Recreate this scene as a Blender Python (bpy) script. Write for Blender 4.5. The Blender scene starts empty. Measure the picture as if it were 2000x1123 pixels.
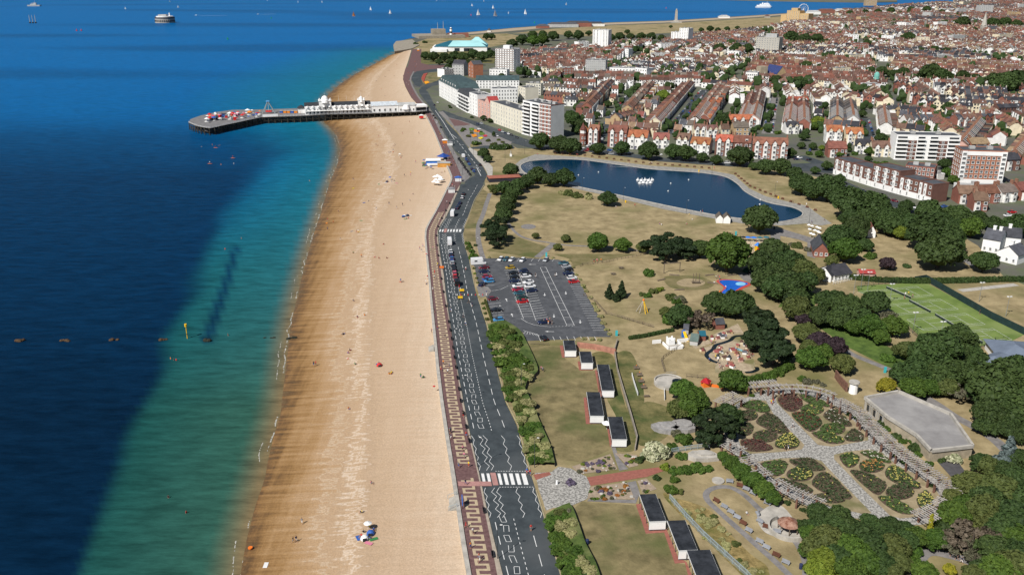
import bpy,bmesh,math,random
import numpy as np
from mathutils import Vector,Matrix,noise
from mathutils.geometry import tessellate_polygon
R=math.radians
rnd=random.Random(7)
S=bpy.context.scene
COL=S.collection
# ------------------------ camera, sky, sun, exposure
CAM_H,F_PX,HZ=115.0,1700.0,-50.0
PITCH=math.atan((561.5-HZ)/F_PX)
cam_d=bpy.data.cameras.new('camera')
cam=bpy.data.objects.new('camera',cam_d);COL.objects.link(cam)
cam.location=(0,0,CAM_H);cam.rotation_euler=(math.pi/2-PITCH,0,0)
cam_d.sensor_width=36;cam_d.lens=36*F_PX/2000
cam_d.clip_start=1;cam_d.clip_end=90000
S.camera=cam
SUN_EL,SUN_TO=R(47),R(40)
w=bpy.data.worlds.new('World');S.world=w;w.use_nodes=True
nt=w.node_tree;bg=nt.nodes['Background']
sky=nt.nodes.new('ShaderNodeTexSky');sky.sky_type='NISHITA';sky.sun_disc=False
sky.sun_elevation=SUN_EL;sky.sun_rotation=math.pi+SUN_TO
sky.ozone_density=2.0;sky.dust_density=0.6
nt.links.new(sky.outputs[0],bg.inputs[0]);bg.inputs[1].default_value=0.052
sun_d=bpy.data.lights.new('sun','SUN');sun_d.energy=5.0;sun_d.angle=R(.5);sun_d.color=(1,.96,.905)
sun=bpy.data.objects.new('sun',sun_d);COL.objects.link(sun)
sdir=Vector((math.sin(SUN_TO)*math.cos(SUN_EL),math.cos(SUN_TO)*math.cos(SUN_EL),-math.sin(SUN_EL)))
sun.rotation_euler=sdir.to_track_quat('-Z','Y').to_euler()
S.view_settings.view_transform='Standard';S.view_settings.look='None'
S.view_settings.exposure=.16;S.view_settings.gamma=1;S.view_settings.use_curve_mapping=False
S.render.engine='CYCLES'
S.cycles.max_bounces=5;S.cycles.diffuse_bounces=2;S.cycles.glossy_bounces=2
S.cycles.transmission_bounces=2;S.cycles.transparent_max_bounces=4
S.cycles.caustics_reflective=False;S.cycles.caustics_refractive=False
S.cycles.use_denoising=True
# ------------------------ where a spot of the photograph lies on the ground
_c,_s=math.cos(PITCH),math.sin(PITCH)
def G(px,py,z=0.0):
 x=(px-1000)/F_PX;y=-(py-561.5)/F_PX
 dx,dy,dz=x,_c+y*_s,-_s+y*_c
 t=(CAM_H-z)/-dz
 return Vector((dx*t,dy*t,z))
def PX(p):
 v=Vector(p)-Vector((0,0,CAM_H))
 f=v.y*_c-v.z*_s;u=v.y*_s+v.z*_c
 return 1000+F_PX*v.x/f,561.5-F_PX*u/f
def SC(py):
 p=G(1000,py);return F_PX/(p.y*_c+CAM_H*_s)
def zm(o,s):
 return lambda*pts:[(o[0]+x/s,o[1]+y/s)for x,y in pts]
Z2=zm((1300,0),2.857);Z4=zm((1300,300),2.857);Z5=zm((800,250),3.208);Z6=zm((800,550),3.208)
Z7=zm((1300,650),2.857);Z8=zm((800,773),2.857);ZC=zm((900,490),6.24);ZT=zm((1640,520),5.5556)
ZA=zm((760,30),5.5556);ZP=zm((350,160),4.0);Z3=zm((1000,130),5.5556);ZH=zm((1320,130),5.5556)
ZK=zm((1640,130),5.5556);ZB=zm((1600,260),5.0);ZR=zm((760,200),6.667);ZU=zm((820,360),10.0)
ZV=zm((820,460),10.0);ZM=zm((1180,580),5.5556);ZS=zm((1280,440),5.5556);ZG=zm((1120,880),4.0);ZL=zm((1540,860),4.27)
def lerp(a,b,t):return a+(b-a)*t
def interp(tab,y):
 ys=[t[0]for t in tab];xs=[t[1]for t in tab]
 return float(np.interp(y,ys,xs))
 # ------------------------ materials
MATS={}
def mat(key,rgb,rough=.85,var=.18,scale=.6,rgb2=None,bump=0,bscale=3,spec=.3,metal=0,rand=0,stretch=None,detail=4,rgb3=None,scale3=.05,contrast=(.35,.65)):
 if key in MATS:return MATS[key]
 m=bpy.data.materials.new(key);m.use_nodes=True;MATS[key]=m
 n=m.node_tree.nodes;l=m.node_tree.links;b=n['Principled BSDF']
 b.inputs['Roughness'].default_value=rough;b.inputs['Specular IOR Level'].default_value=spec;b.inputs['Metallic'].default_value=metal
 geo=n.new('ShaderNodeNewGeometry');vec=geo.outputs['Position']
 if stretch:
  mp=n.new('ShaderNodeMapping');mp.inputs['Scale'].default_value=stretch[:3]
  if len(stretch)>3:mp.inputs['Rotation'].default_value=(0,0,stretch[3])
  l.new(vec,mp.inputs[0]);vec=mp.outputs[0]
 nz=n.new('ShaderNodeTexNoise');nz.inputs['Scale'].default_value=scale;nz.inputs['Detail'].default_value=detail
 nz.inputs['Roughness'].default_value=.65;l.new(vec,nz.inputs['Vector'])
 cr=n.new('ShaderNodeValToRGB');l.new(nz.outputs[0],cr.inputs[0])
 a=[max(0,c*(1-var))for c in rgb];d=rgb2 or[min(1,c*(1+var))for c in rgb]
 cr.color_ramp.elements[0].position=contrast[0];cr.color_ramp.elements[1].position=contrast[1]
 cr.color_ramp.elements[0].color=(*a,1);cr.color_ramp.elements[1].color=(*d,1)
 out=cr.outputs[0]
 if rgb3:
  n3=n.new('ShaderNodeTexNoise');n3.inputs['Scale'].default_value=scale3;n3.inputs['Detail'].default_value=5;l.new(vec,n3.inputs['Vector'])
  r3=n.new('ShaderNodeMapRange');r3.inputs[1].default_value=.5;r3.inputs[2].default_value=.68;l.new(n3.outputs[0],r3.inputs[0])
  mx=n.new('ShaderNodeMixRGB');mx.inputs[2].default_value=(*rgb3,1);l.new(out,mx.inputs[1]);l.new(r3.outputs[0],mx.inputs[0]);out=mx.outputs[0]
 if rand:
  oi=n.new('ShaderNodeObjectInfo');hs=n.new('ShaderNodeHueSaturation')
  mr=n.new('ShaderNodeMapRange');mr.inputs[3].default_value=1-rand;mr.inputs[4].default_value=1+rand
  l.new(oi.outputs['Random'],mr.inputs[0]);l.new(mr.outputs[0],hs.inputs['Value'])
  m2=n.new('ShaderNodeMapRange');m2.inputs[3].default_value=.5-rand*.06;m2.inputs[4].default_value=.5+rand*.06
  mm=n.new('ShaderNodeMath');mm.operation='FRACT';m7=n.new('ShaderNodeMath');m7.operation='MULTIPLY';m7.inputs[1].default_value=7.31
  l.new(oi.outputs['Random'],m7.inputs[0]);l.new(m7.outputs[0],mm.inputs[0]);l.new(mm.outputs[0],m2.inputs[0]);l.new(m2.outputs[0],hs.inputs['Hue'])
  l.new(out,hs.inputs['Color']);out=hs.outputs[0]
 l.new(out,b.inputs['Base Color'])
 if bump:
  bn=n.new('ShaderNodeTexNoise');bn.inputs['Scale'].default_value=bscale;bn.inputs['Detail'].default_value=3;l.new(vec,bn.inputs['Vector'])
  bp=n.new('ShaderNodeBump');bp.inputs['Strength'].default_value=bump;bp.inputs['Distance'].default_value=.3
  l.new(bn.outputs[0],bp.inputs['Height']);l.new(bp.outputs[0],b.inputs['Normal'])
 return m
def paint(key,rgb,rough=.6,spec=.4,var=.06):return mat(key,rgb,rough=rough,spec=spec,var=var,scale=.9)
# ------------------------ mesh collector
class MB:
 def __init__(s):s.v=[];s.f=[];s.m=[]
 def add(s,vs,fs,mi=0):
  o=len(s.v);s.v+=[tuple(v)for v in vs];s.f+=[tuple(i+o for i in f)for f in fs];s.m+=[mi]*len(fs);return s
 def box(s,cx,cy,z0,sx,sy,h,rz=0,mi=0,taper=1.0):
  c,q=math.cos(rz),math.sin(rz);vs=[]
  for z,k in((z0,1),(z0+h,taper)):
   for a,b in((-1,-1),(1,-1),(1,1),(-1,1)):
    x,y=a*sx/2*k,b*sy/2*k
    vs.append((cx+x*c-y*q,cy+x*q+y*c,z))
  return s.add(vs,[(3,2,1,0),(4,5,6,7),(0,1,5,4),(1,2,6,5),(2,3,7,6),(3,0,4,7)],mi)
 def prism(s,poly,z0,z1,mi=0,mtop=None,bottom=False):
  n=len(poly);
  if area2(poly)<0:poly=list(poly)[::-1]
  vs=[(p[0],p[1],z0)for p in poly]+[(p[0],p[1],z1)for p in poly]
  s.add(vs,[(i,(i+1)%n,n+(i+1)%n,n+i)for i in range(n)],mi)
  tris=tessellate_polygon([[Vector((p[0],p[1],0))for p in poly]])
  s.add([(p[0],p[1],z1)for p in poly],[up(poly,t)for t in tris],mi if mtop is None else mtop)
  return s
 def sheet(s,poly,z,mi=0):
  tris=tessellate_polygon([[Vector((p[0],p[1],0))for p in poly]])
  zs=z if callable(z)else(lambda p:z)
  return s.add([(p[0],p[1],zs(p))for p in poly],[up(poly,t)for t in tris],mi)
 def ribbon(s,a,b,z,mi=0):
  n=len(a);zs=z if callable(z)else(lambda p:z)
  vs=[(p[0],p[1],zs(p))for p in a]+[(p[0],p[1],zs(p))for p in b]
  fs=[]
  for i in range(n-1):
   f=(i,i+1,n+i+1,n+i)
   p,q,r=vs[f[0]],vs[f[1]],vs[f[2]]
   if(q[0]-p[0])*(r[1]-p[1])-(q[1]-p[1])*(r[0]-p[0])<0:f=f[::-1]
   fs.append(f)
  return s.add(vs,fs,mi)
 def cyl(s,x,y,z0,h,r0,r1=None,n=10,mi=0):
  r1=r0 if r1 is None else r1
  vs=[(x+r0*math.cos(2*math.pi*i/n),y+r0*math.sin(2*math.pi*i/n),z0)for i in range(n)]
  vs+=[(x+r1*math.cos(2*math.pi*i/n),y+r1*math.sin(2*math.pi*i/n),z0+h)for i in range(n)]
  return s.add(vs,[(i,(i+1)%n,n+(i+1)%n,n+i)for i in range(n)]+[tuple(range(n,2*n)),tuple(range(n-1,-1,-1))],mi)
 def tube(s,a,b,r,r2=None,n=6,mi=0):
  a,b=Vector(a),Vector(b);d=(b-a)
  if d.length<1e-6:return s
  q=d.to_track_quat('Z','Y');r2=r if r2 is None else r2;vs=[]
  for p,rr in((a,r),(b,r2)):
   for i in range(n):vs.append(p+q@Vector((rr*math.cos(2*math.pi*i/n),rr*math.sin(2*math.pi*i/n),0)))
  return s.add(vs,[(i,(i+1)%n,n+(i+1)%n,n+i)for i in range(n)]+[tuple(range(n,2*n)),tuple(range(n-1,-1,-1))],mi)
 def dome(s,x,y,z,r,h=None,n=12,k=4,mi=0):
  h=r if h is None else h;vs=[];fs=[]
  for j in range(k):
   a=math.pi/2*j/k
   for i in range(n):vs.append((x+r*math.cos(a)*math.cos(2*math.pi*i/n),y+r*math.cos(a)*math.sin(2*math.pi*i/n),z+h*math.sin(a)))
  vs.append((x,y,z+h))
  for j in range(k-1):
   for i in range(n):fs.append((j*n+i,j*n+(i+1)%n,(j+1)*n+(i+1)%n,(j+1)*n+i))
  for i in range(n):fs.append(((k-1)*n+i,(k-1)*n+(i+1)%n,k*n))
  return s.add(vs,fs,mi)
 def ball(s,x,y,z,r,n=8,k=6,mi=0,sz=1):
  vs=[(x,y,z-r*sz)];fs=[]
  for j in range(1,k):
   a=-math.pi/2+math.pi*j/k
   for i in range(n):vs.append((x+r*math.cos(a)*math.cos(2*math.pi*i/n),y+r*math.cos(a)*math.sin(2*math.pi*i/n),z+r*sz*math.sin(a)))
  vs.append((x,y,z+r*sz));L=len(vs)-1
  for i in range(n):fs.append((0,1+(i+1)%n,1+i))
  for j in range(k-2):
   for i in range(n):fs.append((1+j*n+i,1+j*n+(i+1)%n,1+(j+1)*n+(i+1)%n,1+(j+1)*n+i))
  for i in range(n):fs.append((1+(k-2)*n+i,1+(k-2)*n+(i+1)%n,L))
  return s.add(vs,fs,mi)
 def gable(s,x0,x1,y0,y1,z,h,over=.3,mi=0,mg=None,axis='x',th=.18):
  if axis=='x':
   ym=(y0+y1)/2;k=h/((y1-y0)/2);e=over*k
   P=lambda x,y,zz:(x,y,zz)
   X0,X1,A0,A1=x0,x1,y0,y1
  else:
   ym=(x0+x1)/2;k=h/((x1-x0)/2);e=over*k
   P=lambda x,y,zz:(y,x,zz)
   X0,X1,A0,A1=y0,y1,x0,x1
  o=over*.6
  for a in(A0-over,A1+over):
   q=[P(X0-o,a,z-e),P(X1+o,a,z-e),P(X1+o,ym,z+h),P(X0-o,ym,z+h)]
   vs=q+[(p[0],p[1],p[2]+th)for p in q]
   fs=[(0,1,2,3),(7,6,5,4),(0,4,5,1),(1,5,6,2),(3,7,4,0)]
   s.add(vs,fs,mi)
  if mg is not None:
   for X in(X0,X1):s.add([P(X,A0,z),P(X,A1,z),P(X,ym,z+h-.02)],[(0,1,2)],mg)
  return s
 def hip(s,x0,x1,y0,y1,z,h,over=.35,mi=0):
  x0-=over;x1+=over;y0-=over;y1+=over
  d=min(x1-x0,y1-y0)/2
  if x1-x0>=y1-y0:r=[(x0+d,(y0+y1)/2,z+h),(x1-d+1e-3,(y0+y1)/2,z+h)]
  else:r=[((x0+x1)/2,y0+d,z+h),((x0+x1)/2,y1-d+1e-3,z+h)]
  v=[(x0,y0,z),(x1,y0,z),(x1,y1,z),(x0,y1,z)]+r
  if x1-x0>=y1-y0:f=[(0,1,5,4),(1,2,5),(2,3,4,5),(3,0,4)]
  else:f=[(0,1,4),(1,2,5,4),(2,3,5),(3,0,4,5)]
  return s.add(v,f+[(3,2,1,0)],mi)
 def xf(s,M):
  s.v=[tuple(M@Vector(v))for v in s.v];return s
 def mesh(s,name,mats):
  me=bpy.data.meshes.new(name);me.from_pydata(s.v,[],s.f)
  for m in(mats if isinstance(mats,(list,tuple))else[mats]):me.materials.append(m)
  if any(s.m):me.polygons.foreach_set('material_index',s.m)
  me.update();return me
def area2(p):return sum(p[i][0]*p[(i+1)%len(p)][1]-p[(i+1)%len(p)][0]*p[i][1]for i in range(len(p)))
def up(poly,t):
 a,b,c=(poly[i]for i in t)
 return tuple(t)if(b[0]-a[0])*(c[1]-a[1])-(b[1]-a[1])*(c[0]-a[0])>0 else tuple(t)[::-1]
 # ------------------------ objects
THINGS=[]
def link(name,me,parent=None,loc=None,rz=0,scale=None):
 o=bpy.data.objects.new(name,me);COL.objects.link(o)
 if parent is not None:o.parent=parent
 if loc is not None:o.location=loc
 if rz:o.rotation_euler=(0,0,rz)
 if scale is not None:o.scale=scale
 return o
def tag(o,label,cat,group=None):
 o['label']=label;o['category']=cat
 if group:o['group']=group
 THINGS.append(o);return o
def thing(name,label,cat,loc=(0,0,0),rz=0,group=None,scale=None):
 o=link(name,None,None,loc,rz,scale);o.empty_display_size=.5
 return tag(o,label,cat,group)
def part(name,mb,mats,parent,loc=None,rz=0,label=None,stuff=False):
 o=link(name,mb.mesh(name,mats)if isinstance(mb,MB)else mb,parent,loc,rz)
 if label:o['label']=label
 if stuff:o['kind']='stuff'
 return o
def solo(name,mb,mats,label,cat,group=None,loc=None,rz=0,scale=None):
 return tag(link(name,mb.mesh(name,mats)if isinstance(mb,MB)else mb,None,loc,rz,scale),label,cat,group)
def struct(name,mb,mats,kind='structure',parent=None,smooth=False):
 o=link(name,mb.mesh(name,mats)if isinstance(mb,MB)else mb,parent);o['kind']=kind
 if smooth:o.data.polygons.foreach_set('use_smooth',[True]*len(o.data.polygons))
 return o
def smooth_poly(pts,closed=True,n=5):
 out=[];L=len(pts);pts=[Vector((p[0],p[1],0))for p in pts]
 rng=range(L)if closed else range(L-1)
 for i in rng:
  if closed:p0,p1,p2,p3=pts[i-1],pts[i],pts[(i+1)%L],pts[(i+2)%L]
  else:p0,p1,p2,p3=pts[max(i-1,0)],pts[i],pts[i+1],pts[min(i+2,L-1)]
  for k in range(n):
   t=k/n
   out.append(.5*(2*p1+(p2-p0)*t+(2*p0-5*p1+4*p2-p3)*t*t+(3*p1-p0-3*p2+p3)*t**3))
 if not closed:out.append(pts[-1])
 return out
def gp(pts,z=0):return[G(x,y,z)for x,y in pts]
def ground(name,pts,m,z,smooth=False,thick=0):
 poly=gp(pts)
 if smooth:poly=smooth_poly(poly)
 mb=MB()
 if thick:mb.prism(poly,z-thick,z)
 else:mb.sheet(poly,z)
 return struct(name,mb,m)
def path_strip(center,wd,n=5):
 c=smooth_poly(center,False,n);a=[];b=[]
 for i,p in enumerate(c):
  t=(c[min(i+1,len(c)-1)]-c[max(i-1,0)]);t.z=0;t.normalize();nn=Vector((-t.y,t.x,0))*wd/2
  a.append(p+nn);b.append(p-nn)
 return a,b
def path(name,pts,wd,m,z,px=True):
 a,b=path_strip(gp(pts)if px else pts,wd)
 return struct(name,MB().ribbon(a,b,z),m)
ORD=['nearest','second nearest','third nearest','fourth nearest','fifth nearest','sixth nearest','seventh nearest','eighth nearest','ninth nearest','tenth nearest','eleventh nearest','twelfth nearest']
def nth(i):
 return '%d%s'%(i,'th' if 10<=i%100<=20 else{1:'st',2:'nd',3:'rd'}.get(i%10,'th'))
def inside(p,poly):
 x,y=p[0],p[1];r=False;j=len(poly)-1
 for i in range(len(poly)):
  a,b=poly[i],poly[j]
  if(a[1]>y)!=(b[1]>y)and x<(b[0]-a[0])*(y-a[1])/(b[1]-a[1])+a[0]:r=not r
  j=i
 return r
 # ------------------------ shoreline and promenade lines (photo pixels: row -> column)
PROM=[(95,803),(100,803),(120,797),(140,790),(155,787),(170,792),(190,803),(210,822),(225,832),(240,840),(260,850),(280,858),(300,866),(320,872),(335,879),(348,884),(360,880),(372,873),(393,863),(420,849),(437,839),(450,833),(465,832),(500,835),(545,840),(570,842),(610,846),(659,851),(720,857),(784,865),(850,875),(899,883),(930,888),(1000,899),(1060,908),(1123,919),(1200,933),(1330,958)]
PROMR=[(130,812),(155,799),(170,804),(190,815),(210,832),(225,843),(260,860),(300,882),(335,897),(348,903),(360,899),(370,893),(393,882),(426,865),(450,854),(465,853),(500,857),(560,865),(610,874),(659,883),(720,892),(783,901),(850,915),(930,934),(1000,947),(1060,959),(1123,971),(1200,988),(1330,1016)]
WATER=[(770,104),(750,115),(720,131),(690,147),(662,166),(642,184),(626,204),(622,222),(634,240),(650,255),(660,272),(664,292),(660,318),(645,355),(632,395),(622,430),(612,460),(600,500),(590,540),(578,590),(567,640),(560,690),(556,740),(548,800),(530,870),(515,930),(495,1000),(480,1060),(470,1123),(452,1210),(425,1330)]
ROADL=[(360,900),(366,899),(400,884),(426,871),(442,860),(453,856),(473,857),(500,861),(545,869),(566,870.5),(690,888),(784,906),(862,922),(930,938),(1000,953),(1060,967),(1123,983),(1200,1003),(1330,1036)]
ROADR=[(360,946),(375,937),(390,927),(420,916),(440,908),(452,905.5),(460,905),(480,908),(506,916),(550,925),(570,929),(631,950),(693,965),(784,988),(830,1011),(899,1029),(930,1038),(1000,1060),(1060,1077),(1123,1095),(1200,1117),(1330,1155)]
SEA_Z=-3.0
M_land=mat('town_ground',(.17,.16,.14),var=.35,scale=.08,rgb2=(.10,.12,.06),rgb3=(.07,.07,.075),scale3=.02)
M_dry=mat('dry_grass',(.25,.195,.098),var=.2,scale=.16,rgb2=(.36,.285,.155),rgb3=(.145,.135,.05),scale3=.03,bump=.25,bscale=1.5,detail=8)
M_lawn=mat('worn_lawn',(.15,.125,.055),var=.25,scale=.2,rgb2=(.245,.198,.096),rgb3=(.075,.09,.026),scale3=.055,bump=.3,bscale=2,detail=8)
M_green=mat('green_grass',(.055,.10,.018),var=.25,scale=.25,rgb2=(.10,.155,.03),bump=.3,bscale=2)
M_mixg=mat('rough_grass',(.09,.10,.028),var=.3,scale=.22,rgb2=(.20,.17,.07),rgb3=(.05,.075,.018),scale3=.09,bump=.5,bscale=1.2,detail=8)
M_road=mat('asphalt',(.040,.050,.056),var=.18,scale=.35,rgb2=(.054,.066,.072),rgb3=(.068,.076,.080),scale3=.05,bump=.1,bscale=20)
M_park=mat('car_park_asphalt',(.068,.072,.080),var=.2,scale=.35,rgb2=(.10,.104,.112),rgb3=(.062,.066,.072),scale3=.05,detail=7)
M_path=mat('path_tarmac',(.17,.16,.155),var=.15,scale=.5,rgb2=(.23,.215,.205))
M_conc=mat('pale_concrete',(.36,.34,.30),var=.15,scale=.5,rgb2=(.45,.42,.37))
M_maroon=mat('maroon_paving',(.125,.066,.064),var=.2,scale=1.2,rgb2=(.165,.095,.09))
M_beige=mat('beige_paving',(.42,.335,.22),var=.12,scale=1.5)
M_redpave=mat('red_paving',(.27,.10,.075),var=.14,scale=1.4)
M_white=paint('road_white',(.68,.68,.66),var=.12)
M_crazy=mat('crazy_paving',(.235,.225,.205),var=.28,scale=1.9,rgb2=(.40,.385,.35),contrast=(.42,.58),detail=2)
M_earth=mat('dry_earth',(.28,.22,.13),var=.15,scale=.5,rgb2=(.34,.275,.17),rgb3=(.15,.14,.06),scale3=.12)
# ---- sea: one sheet; the bed shows through it, so its colour follows depth and weed
def Wx(px,py):return interp([(y,x)for x,y in WATER],py)
def build_sea():
 rng=[];d=95.0
 while d<60000:rng.append(d);d*=1.022 if d<4500 else 1.25
 angs=np.linspace(R(-52),R(52),300)
 rr,aa=np.meshgrid(np.array(rng),angs,indexing='ij')
 x=np.sin(aa)*rr;y=np.cos(aa)*rr
 zc=y*_c+(CAM_H-SEA_Z)*_s;u=y*_s-(CAM_H-SEA_Z)*_c
 px=1000+F_PX*x/zc;py=561.5-F_PX*u/zc
 wl=np.array([G(a,b,SEA_Z)[:2]for a,b in WATER]);P=np.stack([x.ravel(),y.ravel()],1)
 dist=np.full(len(P),1e9)
 for i in range(len(wl)-1):
  a,b=wl[i],wl[i+1];ab=b-a;t=np.clip(((P-a)@ab)/(ab@ab),0,1)
  dist=np.minimum(dist,np.hypot(*(P-a-t[:,None]*ab).T))
 dist=dist.reshape(x.shape)
 # edge of the weed bed off the beach
 ys=[-40,230,300,350,430,520,620,700,760,850,950,1123,1300];xs=[420,480,560,500,440,395,352,330,305,262,215,150,80]
 edge=np.interp(py,ys,xs)
 nzv=np.array([noise.noise((a*.012,b*.012,3.1))for a,b in P]).reshape(x.shape)
 nz2=np.array([noise.noise((a*.05,b*.02,8.1))for a,b in P]).reshape(x.shape)
 nz3=np.array([noise.noise((a*.0012,b*.006,1.7))for a,b in P]).reshape(x.shape)
 off=(px-edge)+nzv*34+nz2*30
 weed=np.clip(.5-off/np.interp(py,[250,450,1100],[150,60,26]),0,1)
 weed=weed*weed*(3-2*weed)
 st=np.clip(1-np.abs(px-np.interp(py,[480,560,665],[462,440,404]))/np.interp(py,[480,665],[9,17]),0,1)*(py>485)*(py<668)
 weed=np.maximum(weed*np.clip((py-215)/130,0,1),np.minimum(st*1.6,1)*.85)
 def c3(r,g,b):return np.array([r,g,b])
 s=np.clip(dist/np.interp(py,[150,300,600,1100],[170,75,42,36]),0,1)
 t=np.clip((py-120)/420,0,1)[...,None]
 far=c3(.0005,.102,.29)*(1-t)+c3(.001,.055,.145)*t
 near_t=np.clip((py-300)/500,0,1)[...,None]
 turq=c3(.004,.125,.185)*(1-near_t)+c3(.030,.092,.066)*near_t
 col=turq*(1-s[...,None]**1.1)+far*s[...,None]**1.1
 mid=np.clip((py-330)/200,0,1)[...,None]
 inner=c3(.003,.094,.132)*(1-near_t)+c3(.009,.062,.058)*near_t
 col=col*(1-mid)+mid*(turq*(1-s[...,None])+inner*s[...,None])
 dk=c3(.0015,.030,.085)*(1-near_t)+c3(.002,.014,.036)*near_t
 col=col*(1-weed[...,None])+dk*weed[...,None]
 sh=np.clip(1-dist/8,0,1)[...,None]**1.4
 col=col*(1-sh)+c3(.17,.12,.06)*sh
 patch=np.clip((nz3-.08)*2.6,0,1)[...,None]*np.clip((420-py)/200,0,1)[...,None]
 col=col*(1-.25*patch)
 n,m=x.shape;vs=np.stack([x.ravel(),y.ravel(),np.full(x.size,SEA_Z)],1)
 idx=np.arange(n*m).reshape(n,m)
 f=np.stack([idx[:-1,:-1],idx[:-1,1:],idx[1:,1:],idx[1:,:-1]],-1).reshape(-1,4)[:,::-1]
 me=bpy.data.meshes.new('sea');me.from_pydata(vs.tolist(),[],f.tolist())
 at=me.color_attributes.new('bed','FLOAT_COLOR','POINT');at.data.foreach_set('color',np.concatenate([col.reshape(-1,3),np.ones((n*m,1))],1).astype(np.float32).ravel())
 M=bpy.data.materials.new('sea_water');M.use_nodes=True;nd=M.node_tree.nodes;l=M.node_tree.links;b=nd['Principled BSDF']
 a=nd.new('ShaderNodeVertexColor');a.layer_name='bed'
 geo=nd.new('ShaderNodeNewGeometry');mp=nd.new('ShaderNodeMapping');mp.inputs['Scale'].default_value=(.10,.34,1);mp.inputs['Rotation'].default_value=(0,0,R(12));l.new(geo.outputs['Position'],mp.inputs[0])
 n1=nd.new('ShaderNodeTexNoise');n1.inputs['Scale'].default_value=1.1;n1.inputs['Detail'].default_value=7;n1.inputs['Roughness'].default_value=.68;l.new(mp.outputs[0],n1.inputs['Vector'])
 mr=nd.new('ShaderNodeMapRange');mr.inputs[1].default_value=.3;mr.inputs[2].default_value=.7;mr.inputs[3].default_value=.66;mr.inputs[4].default_value=1.38;l.new(n1.outputs[0],mr.inputs[0])
 mx=nd.new('ShaderNodeMixRGB');mx.blend_type='MULTIPLY';mx.inputs[0].default_value=1;l.new(a.outputs[0],mx.inputs[1]);l.new(mr.outputs[0],mx.inputs[2])
 l.new(mx.outputs[0],b.inputs['Base Color']);b.inputs['Roughness'].default_value=.32;b.inputs['Specular IOR Level'].default_value=.07;b.inputs['IOR'].default_value=1.1
 bp=nd.new('ShaderNodeBump');bp.inputs['Strength'].default_value=.35;bp.inputs['Distance'].default_value=1.0;l.new(n1.outputs[0],bp.inputs['Height']);l.new(bp.outputs[0],b.inputs['Normal'])
 struct('sea',me,M)
 me.materials.append(M)
build_sea()
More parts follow.
